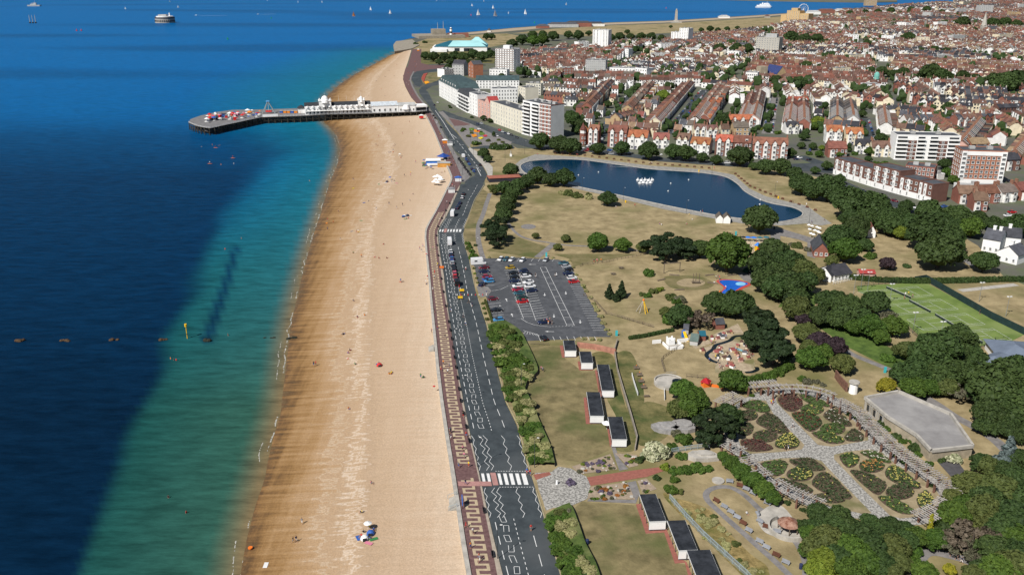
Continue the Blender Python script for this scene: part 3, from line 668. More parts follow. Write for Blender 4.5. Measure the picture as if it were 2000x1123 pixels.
ground('shelter_paving',ZG((1470,470),(1540,430),(1640,440),(1760,600),(1755,680),(1620,680),(1500,640),(1440,560),(1440,500)),M_conc,.075,True)
# ------------------------ vegetation
def leaf_mat(key,c1,c2,c3=None,rand=.16):
 m=mat(key,c1,rough=.7,spec=.2,var=0,scale=1.3,rgb2=c2,rand=rand,detail=3,contrast=(.3,.7))
 return m
LEAF={'oak':leaf_mat('holm_oak_leaves',(0.015,0.031,0.008),(0.052,0.084,0.021)),'green':leaf_mat('bright_leaves',(0.022,0.048,0.007),(0.071,0.122,0.017)),'olive':leaf_mat('olive_leaves',(0.036,0.050,0.012),(0.099,0.116,0.031)),'pine':leaf_mat('pine_needles',(0.008,0.018,0.007),(0.029,0.048,0.015)),'yellow':leaf_mat('yellow_leaves',(0.112,0.120,0.010),(0.310,0.275,0.022)),'lime':leaf_mat('lime_leaves',(0.060,0.095,0.009),(0.155,0.198,0.024)),'purple':leaf_mat('purple_leaves',(0.015,0.010,0.013),(0.045,0.028,0.033)),'dead':leaf_mat('bare_brown_twigs',(0.060,0.048,0.033),(0.155,0.120,0.086)),'blue':leaf_mat('blue_needles',(0.052,0.077,0.073),(0.163,0.206,0.198)),'pale':leaf_mat('pale_dry_tufts',(0.138,0.142,0.047),(0.310,0.292,0.138)),'flower':leaf_mat('cream_flowering',(0.086,0.112,0.034),(0.516,0.499,0.344)),'grey':leaf_mat('grey_twigs',(0.056,0.056,0.031),(0.120,0.116,0.073)),}
BARK=mat('bark',(.07,.055,.042),var=.3)
CROWN={}
def crown_mesh(shape,var,key):
 k=(shape,var,key)
 if k in CROWN:return CROWN[k]
 base=(shape,var)
 if base not in CROWN:
  f=np.random.default_rng(hash(shape)%1000+var*17+5 if False else sum(map(ord,shape))+var*31)
  lob=[]
  if shape=='round':
   lob.append((0,0,.62,.62))
   for i in range(26):
    a=i*2.4+f.uniform(-.3,.3);q=(i+.5)/26;r=.70*math.sqrt(q);h=.62+.52*math.sqrt(max(0,1-q))*f.uniform(.8,1.05)-.2*q*f.uniform(.2,1.6)
    lob.append((r*math.cos(a),r*math.sin(a),h,f.uniform(.17,.31)))
   N,ls,zmin=5200,.058,.10
  elif shape=='tall':
   for i in range(15):
    h=f.uniform(.3,1.75);r=.5*f.uniform(.2,1)*(1-abs(h-.85)/1.3);a=f.uniform(0,6.28)
    lob.append((r*math.cos(a),r*math.sin(a),h,f.uniform(.24,.4)))
   N,ls,zmin=4200,.06,.1
  elif shape=='pine':
   for i in range(17):
    a=f.uniform(0,6.28);r=math.sqrt(f.uniform(.05,1))*.8;h=f.uniform(.5,1.15)*(1-.35*r)
    lob.append((r*math.cos(a),r*math.sin(a),h,f.uniform(.17,.3)))
   N,ls,zmin=4600,.06,.2
  elif shape=='bush':
   for i in range(9):
    a=f.uniform(0,6.28);r=math.sqrt(f.uniform(0,1))*.65
    lob.append((r*math.cos(a),r*math.sin(a),f.uniform(.1,.42),f.uniform(.3,.42)))
   N,ls,zmin=1700,.10,0
  elif shape=='hedge':
   for i in range(13):
    lob.append((-.9+i*.15,f.uniform(-.03,.03),f.uniform(.1,.22),f.uniform(.24,.3)))
   N,ls,zmin=1500,.09,0
  elif shape=='column':
   for i in range(9):lob.append((f.uniform(-.05,.05),f.uniform(-.05,.05),.15+i*.23,.28*(1-i/14)))
   N,ls,zmin=1000,.09,0
  elif shape=='cone':
   for i in range(26):
    t=i/25;a=i*2.4;r=.62*(1-t)*f.uniform(.6,1)
    lob.append((r*math.cos(a),r*math.sin(a),.2+1.9*t,.30*(1-.6*t)))
   N,ls,zmin=2200,.085,.05
  elif shape=='bare':
   for i in range(22):
    a=f.uniform(0,6.28);r=math.sqrt(f.uniform(.1,1))*.85;h=f.uniform(.55,1.05)*(1-.3*r)
    lob.append((r*math.cos(a),r*math.sin(a),h,f.uniform(.12,.24)))
   N,ls,zmin=1900,.055,.3
  else:
   N=0
  lob=np.array(lob);wts=lob[:,3]**2;wts/=wts.sum()
  li=f.choice(len(lob),N,p=wts);d=f.normal(size=(N,3));d/=np.linalg.norm(d,axis=1)[:,None]
  d[:,2]=np.where(d[:,2]<-.35,-d[:,2],d[:,2])
  P=lob[li,:3]+d*(lob[li,3]*f.uniform(.80,1.14,N))[:,None]
  if shape in('pine','bare'):P[:,2]=lob[li,2]+(P[:,2]-lob[li,2])*.62
  inside_=np.zeros(N,bool)
  for x,y,z,r in lob:inside_|=((P-[x,y,z])**2).sum(1)<(r*.78)**2
  keep=~inside_&(P[:,2]>zmin);P=P[keep];d=d[keep];n=len(P)
  nrm=d+f.normal(size=(n,3))*.55;nrm[:,2]+=.25;nrm/=np.linalg.norm(nrm,axis=1)[:,None]
  t=np.cross(nrm,f.normal(size=(n,3)));t/=np.linalg.norm(t,axis=1)[:,None];bvec=np.cross(nrm,t)
  sz=ls*f.uniform(.5,1.35,n)[:,None]
  V=np.stack([P-t*sz-bvec*sz*.6,P+t*sz-bvec*sz*.7,P+t*sz*.8+bvec*sz*.7,P-t*sz*.9+bvec*sz*.6],1).reshape(-1,3)
  vs=V.tolist();fs=np.arange(4*n).reshape(-1,4).tolist()
  # inner mass of each lobe keeps the crown closed
  core=MB()
  if shape!='bare':
   for x,y,z,r in lob:core.ball(x,y,z,r*.80,7,5,sz=.62 if shape=='pine' else 1)
  CROWN[base]=(vs,fs,core)
 vs,fs,core=CROWN[base]
 o=len(vs)
 me=bpy.data.meshes.new('crown');me.from_pydata(vs+core.v,[],fs+[tuple(i+o for i in q)for q in core.f])
 me.materials.append(LEAF[key]);me.update();CROWN[k]=me
 return me
TRUNKM={}
def trunk_mesh(kind):
 if kind in TRUNKM:return TRUNKM[kind]
 mb=MB();f=random.Random(4)
 mb.tube((0,0,-.05),(.02,.01,.45),.075,.055,7)
 for i in range(6):
  a=i*1.05+f.uniform(-.2,.2);r=f.uniform(.35,.6);mb.tube((.02,.01,.28+.05*(i%3)),(r*math.cos(a),r*math.sin(a),f.uniform(.55,.85)),.038,.012,5)
 mb.tube((.02,.01,.42),(.05,-.03,.85),.05,.015,6)
 if kind=='bare':
  for i in range(26):
   a=f.uniform(0,6.28);r=f.uniform(.4,.95);z=f.uniform(.6,.95)*(1-.25*r)
   mb.tube((.3*math.cos(a),.3*math.sin(a),.5),(r*math.cos(a),r*math.sin(a),z),.018,.005,4)
 TRUNKM[kind]=mb.mesh('trunk',BARK);return TRUNKM[kind]
KIND={'O':('round','oak','dark dense evergreen oak'),'G':('round','green','bright green broadleaf tree'),'V':('round','olive','olive green broad tree'),'P':('pine','pine','dark ragged pine tree'),'Y':('round','yellow','golden yellow bushy tree'),'L':('round','lime','yellow green leafy tree'),'U':('round','purple','dark purple leaved tree'),'B':('bare','dead','half bare brown tree'),'N':('cone','blue','silvery blue conifer'),'S':('bush','green','green shrub'),'s':('bush','olive','olive green shrub'),'p':('bush','pale','pale dry grass tussock'),'W':('bush','flower','shrub covered in cream flowers'),'C':('column','yellow','narrow golden column conifer'),'F':('cone','pine','young dark green fir tree'),'D':('bush','oak','low dark green bush'),'T':('tall','oak','tall dark green tree'),'g':('bush','grey','grey brown shrub'),'l':('bush','lime','yellow green low bush'),'R':('bare','grey','grey leafless looking tree')}
NAME={'O':'oak_tree','P':'pine_tree','N':'conifer_tree','F':'fir_tree','C':'conifer_tree'}
TREES=[]
def tree(px,py,r,k,where,group,zf=.62,hs=1.0,z0=0):
 shape,key,desc=KIND[k];bush=shape in('bush','hedge')
 s=SC(py);Rm=r*(1.1 if not bush else 1)/s
 p=G(px,py,Rm*(zf if not bush else .3)*hs+z0)
 var=rnd.randrange(4)
 nm=NAME.get(k,'shrub' if bush else 'broadleaf_tree')
 if bush:nm='grass_tussock' if k=='p' else 'shrub'
 t=thing(nm,desc+' '+where,'shrub' if bush else 'tree',(p.x,p.y,z0),rnd.uniform(0,6.28),group)
 sx=Rm*rnd.uniform(.97,1.05);
 c=link('crown',crown_mesh(shape,var,key),t,None,0,(sx,sx*rnd.uniform(.92,1.05),Rm*rnd.uniform(.92,1.08)*hs))
 if not bush:
  tr=link('trunk',trunk_mesh('bare' if shape=='bare' else 'std'),t,None,0,(Rm,Rm,Rm*hs))
 TREES.append((p.x,p.y,Rm));return t
def trees(lst,where,group,**kw):
 for q in lst:tree(q[0],q[1],q[2],q[3]if len(q)>3 else 'O',where,group,**kw)
trees([(1054,279,20),(1092,283,23),(1114,286,22),(1167,291,16),(1215,290,18),(1267,297,22),(1316,297,20),(1340,301,20),(1372,309,13),(1399,314,13),(1447,307,26),(1325,265,12),(1497,327,20),(1526,329,20),(1552,343,18),(1472,325,11)],'along the far side of the lake','trees between the lake and the villas')
trees([(975,287,10,'D'),(988,286,10,'D'),(962,288,9,'D'),(945,300,13),(953,311,10),(998,333,17),(1050,345,20),(1102,349,21),(1075,352,18),(1030,356,18),(1010,365,17),(985,369,18),(966,372,13,'V'),(957,365,8,'s')],'between red shelter and lake','trees at the road end of the lake')
trees([(1004,377,18),(994,391,19),(988,405,20),(983,420,20),(972,433,20,'P'),(956,441,20,'P'),(972,455,24,'P'),(953,459,16,'P'),(972,470,20,'P')],'in the row beside the big lawn','row of trees beside the big dry lawn')
trees([(1187,389,19),(1046,461,8,'V'),(1105,467,10,'V'),(1089,483,10,'V'),(1168,475,23,'G'),(1216,479,19,'G'),(1278,480,26,'P'),(1305,470,26,'P'),(1330,482,30,'P'),(1300,494,26,'P'),(1345,496,18,'P'),(1368,488,22),(1256,484,15,'V'),(1421,500,45,'G'),(1484,431,34),(1190,575,12,'F'),(1214,572,14,'F'),(1204,582,9,'F')],'standing on the open dry park lawn','trees on the open park lawns',)
trees([(1264,533,16,'S'),(1276,568,12,'s'),(1265,577,10,'S'),(1290,566,10,'l'),(1255,575,8,'s'),(1310,580,14,'s'),(1330,585,16,'g'),(1322,588,13,'S'),(1110,378,12,'s'),(1128,382,13,'s'),(1148,386,10,'p'),(1098,377,8,'p'),(1150,381,8,'s'),(1557,480,14,'s'),(1548,478,9,'g'),(1578,488,9,'g')],'on the dry park grass','shrubs on the park lawns')
trees([(1510,492,32),(1487,518,32),(1540,512,32),(1568,530,30,'V'),(1502,549,34),(1540,562,38),(1520,540,32),(1570,556,28),(1557,605,32,'V'),(1568,625,18,'U'),(1613,592,25),(1635,588,24,'O'),(1655,606,34),(1709,592,32),(1700,640,30,'G'),(1746,640,26,'G'),(1735,616,18,'R'),(1680,620,24),(1540,580,22,'P'),(1590,540,22,'V'),(1530,525,30),(1560,585,24),(1600,620,26),(1640,625,28),(1670,640,22,'G'),(1720,660,20,'G'),(1500,520,30),(1520,565,34)],'between splash pool and tennis courts','trees between the splash pool and the tennis courts')
trees([(1398,594,28),(1440,594,34),(1422,602,26),(1328,620,28),(1310,626,18,'S'),(1367,622,28,'B'),(1352,628,18,'B'),(1490,640,40,'P'),(1512,690,36,'P'),(1478,612,28,'P'),(1500,660,40,'P'),(1470,670,26,'P'),(1575,652,28,'V'),(1600,668,26,'U'),(1632,680,24,'U'),(1580,680,18,'V'),(1583,702,30,'G'),(1608,692,22,'G'),(1645,711,26,'V'),(1540,715,16,'S'),(1520,728,15,'S'),(1500,738,14,'S'),(1300,610,14,'V')],'around the model village','trees around the model village')
trees([(1567,362,27),(1618,370,33),(1643,386,24),(1660,402,36),(1702,407,36),(1725,420,26),(1640,352,12),(1672,447,28),(1636,466,34),(1650,491,30,'G'),(1740,438,30),(1762,456,18,'L'),(1815,456,46),(1836,493,46),(1897,448,25,'G'),(1812,417,28),(1770,405,16),(1868,424,28),(1840,432,22),(1922,512,28),(1990,442,30),(1940,440,18),(1733,515,17,'U'),(1772,520,9,'D'),(1680,470,16,'T'),(1700,500,14,'S'),(1625,510,15,'V'),(1590,375,24),(1680,395,28),(1730,425,26),(1780,440,28),(1850,470,36),(1870,445,22),(1910,430,22),(1955,455,22),(1690,430,24),(1660,430,22),(1655,465,26),(1690,480,16),(1760,420,20),(1615,325,12),(1592,334,10)],'below the long curved flats','trees in the belt below the long curved flats')
trees([(1770,685,26,'V'),(1735,700,16,'S'),(1872,662,32),(1850,672,22,'G'),(1895,672,20),(1782,732,38),(1830,692,48),(1868,698,32),(1732,753,21,'Y'),(1784,757,28,'G'),(1760,775,18,'S'),(1840,735,38),(1878,766,28,'R'),(1905,735,26),(1950,760,62),(1990,800,48),(1935,812,36),(1985,735,42),(1918,905,25),(1968,893,26,'N'),(1862,893,21,'W'),(1838,897,12,'D'),(1885,884,12,'S'),(1793,872,17,'D'),(1780,860,12,'S'),(1765,842,12,'D'),(1750,830,10,'S'),(1815,905,10,'S'),(1740,780,16,'l'),(1995,850,26),(1960,700,14),(1800,720,34),(1850,760,24,'V'),(1815,760,22,'G'),(1900,700,30),(1920,770,34),(1970,810,40),(1990,770,44),(1930,740,34),(1870,730,30),(1800,690,30),(1970,840,26),(1925,835,22)],'behind the stone terrace','trees behind the stone terrace')
trees([(1336,762,28,'G'),(1352,797,34,'G'),(1328,802,26,'V'),(1360,775,24,'G'),(1398,830,42,'P'),(1420,812,30,'O'),(1385,858,24,'P'),(1430,842,22,'P'),(1430,745,30,'G'),(1448,755,18,'G'),(1336,856,22,'S'),(1368,856,12,'l'),(1320,845,14,'g'),(1283,880,34,'W'),(1265,888,18,'W'),(1312,872,14,'S'),(1332,890,14,'S'),(1428,905,20,'G'),(1450,922,22,'G'),(1472,940,22,'G'),(1494,958,22,'G'),(1510,972,18,'G'),(1412,892,12,'G'),(1318,920,14,'S'),(1340,917,17,'S'),(1362,914,18,'S'),(1382,914,12,'S'),(1300,912,12,'l'),(1309,955,17,'S'),(1318,936,12,'S'),(1283,932,11,'D'),(1330,960,10,'s')],'left of the rose garden','trees and hedges by the rose garden')
trees([(1600,1004,26),(1640,1014,28),(1622,1030,26),(1590,1030,22),(1698,1018,20),(1735,1030,24),(1765,1034,20),(1715,1042,24),(1582,1043,22,'G'),(1620,1058,38,'V'),(1662,1080,40,'G'),(1612,1098,32,'L'),(1660,1120,34,'G'),(1700,1068,38,'O'),(1745,1070,34,'V'),(1718,1105,34),(1770,1060,26),(1780,1095,22,'S'),(1805,1122,28,'G'),(1855,1113,14,'Y'),(1600,1070,32,'V'),(1640,1095,36),(1690,1100,36,'G'),(1680,1050,34),(1755,1100,28,'V'),(1730,1050,30),(1580,1075,22,'G'),(1668,1030,20),(1570,1030,20),(1630,1040,34),(1790,1050,26,'G'),(1780,1075,24,'S'),(1600,1115,28,'L'),(1825,1056,26,'G'),(1816,1030,17,'C'),(1862,1008,32,'G'),(1842,1022,20,'S'),(1740,1120,26,'V')],'below the rose garden','trees below the rose garden')
trees([(1898,950,36,'V'),(1950,958,44,'V'),(1988,940,36),(1922,1000,40,'V'),(1975,1010,42),(1900,1050,46,'B'),(1868,1056,34,'R'),(1940,1075,40),(1988,1055,40,'G'),(1975,1112,40,'V'),(1920,1118,28),(1885,1010,26,'V'),(1905,1085,24,'R'),(1930,915,26,'V'),(1965,925,30),(1860,975,24,'V'),(1880,985,26,'G'),(1960,1040,38),(1935,1030,34,'V'),(1850,1035,26,'D'),(1990,1090,40),(1950,1120,40,'G'),(1905,1125,30,'V'),(2005,980,40),(1995,900,26),(1880,945,22,'S'),(1930,985,36)],'in the wood right of the roses','wood on the far side of the rose garden')
# trees in the town
trees([(1120,236,17),(1135,248,14),(1113,226,12),(1145,215,12),(1187,205,9),(1126,255,12),(1165,226,9),(1158,232,10),(1178,215,8),(1295,188,13,'L'),(1308,170,11),(1286,196,9),(1300,178,10),(1166,157,8),(1410,238,18),(1400,247,12),(1425,226,10),(1602,222,9,'T'),(1570,268,11),(1598,240,16,'L'),(1590,248,10,'G'),(1606,208,8),(1544,300,12),(1568,165,14),(1580,158,12),(1556,158,10),(1515,157,12),(1478,148,7),(1452,188,11,'G'),(1440,190,8),(1684,224,9),(1722,271,12),(1686,279,8,'U'),(1797,298,15,'T'),(1854,212,15),(1808,188,9),(1960,168,26),(1985,160,26),(1940,157,16),(1852,152,12),(1880,152,15),(1905,155,12),(1818,145,24),(1835,152,18),(1747,148,13),(1722,142,13),(1764,143,12),(1700,140,10),(1790,252,10,'G'),(1805,250,11,'G'),(1845,322,14),(1866,317,11,'U'),(1850,338,12,'G'),(1862,352,12,'G'),(1700,297,11,'G'),(1668,300,9,'S'),(1760,260,6),(1918,372,9),(1995,270,12),(1640,302,9,'G'),(1658,292,8,'T'),(1600,302,9,'G'),(1588,287,9),(1712,320,9,'S'),(1728,322,9,'G'),(1580,300,8,'S'),(1605,290,7,'L'),(1565,285,9),(1696,312,8),(1470,262,9,'S'),(1490,252,8,'l'),(1520,260,8,'S'),(1620,262,9,'L'),(1650,196,8),(1735,200,8),(1775,190,8)],'among the terraced houses','trees among the houses')
trees([(1545,77,15),(1570,80,14),(1595,80,13),(1612,86,10),(1575,130,13),(1603,133,11),(1440,96,13),(1460,97,12),(1405,97,12),(1375,97,9),(1330,95,7),(1720,142,12),(1775,74,12),(1762,78,9),(1800,103,9),(1825,101,12),(1848,102,11),(1880,46,14),(1938,46,13),(1962,47,12),(1986,49,11),(1900,60,9),(1640,68,7),(1690,60,6),(1740,52,6),(1660,27,7),(1690,25,7),(1715,24,7),(1740,22,8),(1780,22,8),(1810,20,8),(1840,24,6)],'far off among the town roofs','far trees among the town roofs')
trees([(1000,86,11),(1020,80,12),(1042,81,13,'G'),(1060,79,13,'G'),(1080,72,11),(1040,70,10),(1060,68,9),(950,73,8),(960,72,8),(1110,69,10),(1130,71,11),(1150,66,7),(1192,76,10),(1210,72,10),(1232,73,9),(1252,72,10),(1272,74,10),(1292,76,9),(1225,63,6),(1387,58,7),(1402,59,6),(1420,57,6),(1370,60,6),(1440,55,5),(1310,53,4)],'on the edge of the far common','trees along the far common')
trees([(830,110,10),(846,112,12),(868,112,12),(888,110,12),(905,113,13),(924,108,12),(942,111,13),(958,106,10),(880,122,9),(915,124,9),(935,122,9),(858,122,8),(812,86,6,'D'),(830,83,6,'D'),(1026,145,7),(980,149,7),(1050,143,8),(1014,168,6),(875,133,8)],'between leisure hall and hotels','trees between leisure hall and hotels')
# planted banks beside the road: raised beds with a vertical face to the lawn
def bank(leftp,rightp,name):
 a=smooth_poly(gp(leftp),False,4);b=smooth_poly(gp(rightp),False,4)
 n=24;mb=MB();W=6;g=[]
 for i in range(n+1):
  t=i/n;p=a[min(int(t*(len(a)-1)),len(a)-1)];q=b[min(int(t*(len(b)-1)),len(b)-1)]
  for k in range(W+1):
   m_=p.lerp(q,k/W);g.append((m_.x,m_.y,.06+1.15*math.sin(min(1,k/W*1.3)*1.57)+noise.noise((m_.x*.3,m_.y*.3,0))*.2*(0<k)))
 fs=[(i*(W+1)+k,i*(W+1)+k+1,(i+1)*(W+1)+k+1,(i+1)*(W+1)+k)for i in range(n)for k in range(W)]
 mb.add(g,fs)
 for i in range(n):
  u,v=g[i*(W+1)+W],g[(i+1)*(W+1)+W];mb.add([u,v,(v[0],v[1],0),(u[0],u[1],0)],[(0,1,2,3)],1)
 for i,f in enumerate(mb.f):
  if mb.m[i]==0 and up(mb.v,f[:3])!=tuple(f[:3]):mb.f[i]=f[::-1]
 struct(name,mb,[mat('bank_grass',(.045,.080,.016),var=.3,scale=.4,rgb2=(.095,.135,.03),rgb3=(.21,.20,.085),scale3=.12,bump=.6,bscale=1.2,detail=8),mat('bank_wall',(.10,.085,.07),var=.3)],smooth=False)
bank(Z6((482,268),(500,350),(540,470),(590,640),(640,760),(690,920),(730,1060),(745,1150)),Z6((600,262),(690,320),(735,400),(790,520),(800,585),(722,665),(760,760),(830,930),(880,1040),(910,1160)),'planted_bank')
bank(Z8((758,662),(775,740),(800,840),(830,940),(880,1120)),Z8((890,620),(912,650),(940,730),(985,850),(1040,960),(1090,1120)),'planted_bank')
f=random.Random(11)
def bank_fill(poly,n,seed):
 f=random.Random(seed);out=[];xs=[q[0]for q in poly];ys_=[q[1]for q in poly]
 while len(out)<n:
  x,y=f.uniform(min(xs),max(xs)),f.uniform(min(ys_),max(ys_))
  if not inside((x,y),poly):continue
  row=sorted(a for a in xs if abs(a-x)<400);lo=min((a for(a,b)in poly if abs(b-y)<60),default=x);hi=max((a for(a,b)in poly if abs(b-y)<60),default=x)
  t=(x-lo)/max(1,hi-lo);g=noise.noise((x*.02,y*.02,5))>(.18 if t>.35 else .45)
  out.append((x,y,f.uniform(6,10),'p' if g else f.choice('SSSSs')))
 return out
def bankshrubs(lst,where,group):
 for x,y,r,k in lst:tree(x,y,r*1.3,k,where,group,hs=.75,z0=.75)
bankshrubs([(*Z6(q[:2])[0],q[2],q[3])for q in[(560,300,17,'S'),(610,320,18,'s'),(650,350,16,'S'),(530,330,13,'S'),(600,380,14,'s'),(660,400,13,'s'),(560,410,12,'p'),(610,500,17,'S'),(660,480,16,'S'),(700,510,15,'S'),(640,450,14,'s'),(740,540,12,'s'),(580,470,10,'p'),(690,570,15,'p'),(640,580,13,'s'),(740,600,11,'p'),(620,640,10,'s'),(680,630,11,'p'),(700,700,13,'p'),(650,720,11,'s'),(740,760,14,'p'),(690,790,11,'s'),(760,820,13,'p'),(710,860,12,'p'),(730,930,14,'S'),(790,900,12,'S'),(760,970,13,'S'),(800,980,14,'p'),(840,1030,13,'p'),(780,1050,11,'S'),(820,1090,13,'p'),(770,1110,10,'S'),(860,1100,10,'p'),(590,290,9,'s'),(680,380,8,'S')]]+bank_fill(Z6((490,275),(590,270),(660,320),(700,400),(760,510),(775,590),(705,660),(740,760),(800,910),(860,1060),(880,1120),(740,1120),(690,930),(630,760),(580,640),(530,470)),80,31),'on the bank above the chalet lawn','shrubs on the upper planted bank')
bankshrubs([(*Z8(q[:2])[0],q[2],q[3])for q in[(800,690,14,'S'),(840,650,11,'s'),(880,640,8,'g'),(850,720,13,'p'),(900,710,14,'p'),(900,770,13,'p'),(830,780,13,'S'),(870,840,15,'S'),(930,860,14,'S'),(900,920,15,'S'),(960,930,15,'p'),(1000,980,15,'p'),(930,990,14,'S'),(960,1040,16,'S'),(780,730,9,'S'),(810,840,10,'S'),(850,920,10,'S'),(880,980,11,'S'),(1020,1060,14,'p')]]+bank_fill(Z8((765,670),(880,630),(920,740),(970,860),(1020,960),(1070,1090),(870,1090),(830,940),(800,840)),60,32),'on the bank before the lower lawn','shrubs on the lower planted bank')
trees([(*ZV(q[:2])[0],q[2],q[3])for q in[(930,150,7,'S'),(980,220,8,'S'),(1010,300,8,'S'),(1050,390,10,'S'),(1010,430,8,'S'),(940,260,6,'s'),(1090,190,5,'D'),(1060,640,4,'s'),(1080,740,4,'l'),(1110,830,4,'s'),(1130,920,4,'s')]],'on the car park verge','shrubs on the car park verge')
trees([(*ZC(q[:2])[0],q[2],q[3])for q in[(270,640,5,'s'),(285,700,5,'S'),(300,760,5,'s'),(320,830,6,'s'),(1330,120,4,'p'),(1370,200,5,'p'),(1410,290,5,'p'),(1450,350,5,'p'),(1490,420,6,'p'),(1530,490,6,'p'),(1580,570,6,'p'),(1620,640,6,'p'),(1660,720,7,'p'),(1700,800,7,'p'),(1740,880,7,'p'),(1780,960,7,'p'),(1810,1010,6,'p'),(1510,450,4,'s'),(1640,680,5,'p'),(1500,1070,6,'p'),(1600,1080,6,'p'),(1690,1085,6,'p'),(350,80,4,'p'),(1120,85,4,'p')]],'edging the car park','shrubs round the car park')
# tufts on the long grass slope
f=random.Random(5)
sl=[(x,y)for x,y in Z8((1440,560),(1560,600),(1680,650),(1760,745),(1900,890),(1990,970),(1990,1080),(1660,800),(1470,610))]
n=0
while n<34:
 x,y=f.uniform(1300,1500),f.uniform(965,1140)
 if inside((x,y),sl):tree(x,y,f.uniform(6,12),f.choice('pppps'),'on the slope behind the chalets','tussocks on the long grass slope',hs=.6);n+=1
 # hedges
def hedge(pts,wd,ht,key,label):
 c=smooth_poly(gp(pts),False,6);L=0;seg=[]
 t=thing('hedge',label,'hedge',tuple(c[0]),0)
 acc=0
 for i in range(len(c)-1):
  d=(c[i+1]-c[i]);acc+=d.length
  if acc>wd*1.2 or i==0:
   acc=0
   o=link('foliage',crown_mesh('hedge',rnd.randrange(3),key),t,tuple(c[i]-c[0]),math.atan2(d.y,d.x),(wd*1.1,wd*1.6,ht*2.2))
hedge([(1660,545),(1720,551),(1800,553),(1880,552),(1960,550),(2010,550)],2.2,2.0,'oak','long clipped hedge behind the tennis courts')
hedge([(1236,662),(1262,658),(1290,652),(1310,648)],1.3,1.2,'oak','low hedge curving above the castle model lawn')
hedge([(1455,750),(1490,742),(1520,732),(1545,718)],2.0,2.0,'green','hedge between the model village and the pergola')
hedge([(948,590),(955,610),(962,632)],.8,.9,'olive','narrow hedge between road and car park bays')
# ------------------------ the town
WALLC={'white':(.72,.71,.68),'cream':(.66,.58,.42),'brick':(.25,.10,.072),'darkbrick':(.15,.075,.058),'buff':(.42,.30,.17),'pink':(.58,.36,.30),'grey':(.42,.42,.41),'orange':(.33,.135,.078),'paleblue':(.42,.55,.62)}
ROOFC={'brown':(.130,.072,.056),'redbrown':(.185,.076,.054),'orange':(.30,.10,.05),'slate':(.062,.065,.075),'dark':(.035,.035,.042),'greybrown':(.14,.115,.095),'tan':(.20,.135,.085)}
WM={k:mat('wall_'+k,c,var=.12,scale=.35,rough=.9)for k,c in WALLC.items()}
RM={k:mat('roof_'+k,c,var=.25,scale=.45,rough=.85,rand=.28)for k,c in ROOFC.items()}
M_glass=mat('window_glass',(.02,.026,.034),rough=.15,var=.4,scale=.3,spec=.5)
M_frame=paint('white_frame',(.74,.74,.72))
M_pot=mat('chimney_brick',(.26,.13,.085),var=.25,scale=1)
M_flat=mat('flat_roof_felt',(.07,.075,.085),var=.25,scale=.25)
M_pale=mat('pale_flat_roof',(.36,.36,.35),var=.2,scale=.2)
M_white_render=mat('white_render',(.80,.795,.775),var=.07,scale=.12)
def window_mesh(w_,h_,key=None):
 k=('win',round(w_,2),round(h_,2))
 if k in CROWN:return CROWN[k]
 mb=MB()
 for x,sx,z,h in((-w_/2+.07,.14,0,h_),(w_/2-.07,.14,0,h_)):mb.box(x,-.04,z,sx,.14,h)
 mb.box(0,-.04,0,w_-.28,.14,.13);mb.box(0,-.04,h_-.13,w_-.28,.14,.13);mb.box(0,-.05,h_*.5,w_-.28,.1,.08)
 mb.box(0,-.08,-.12,w_+.2,.22,.11)
 mb.box(0,-.005,.13,w_-.28,.06,h_-.26,mi=1)
 CROWN[k]=mb.mesh('window',[M_frame,M_glass]);return CROWN[k]
def door_mesh():
 if 'door' in CROWN:return CROWN['door']
 mb=MB();mb.box(0,-.05,0,1.0,.12,2.2);mb.box(0,-.12,1.2,.5,.05,.7,mi=1);CROWN['door']=mb.mesh('door',[mat('door_paint',(.10,.10,.16),var=.5,scale=.05),M_glass]);return CROWN['door']
PM={}
def cached(key,fn):
 if key not in PM:PM[key]=fn()
 return PM[key]
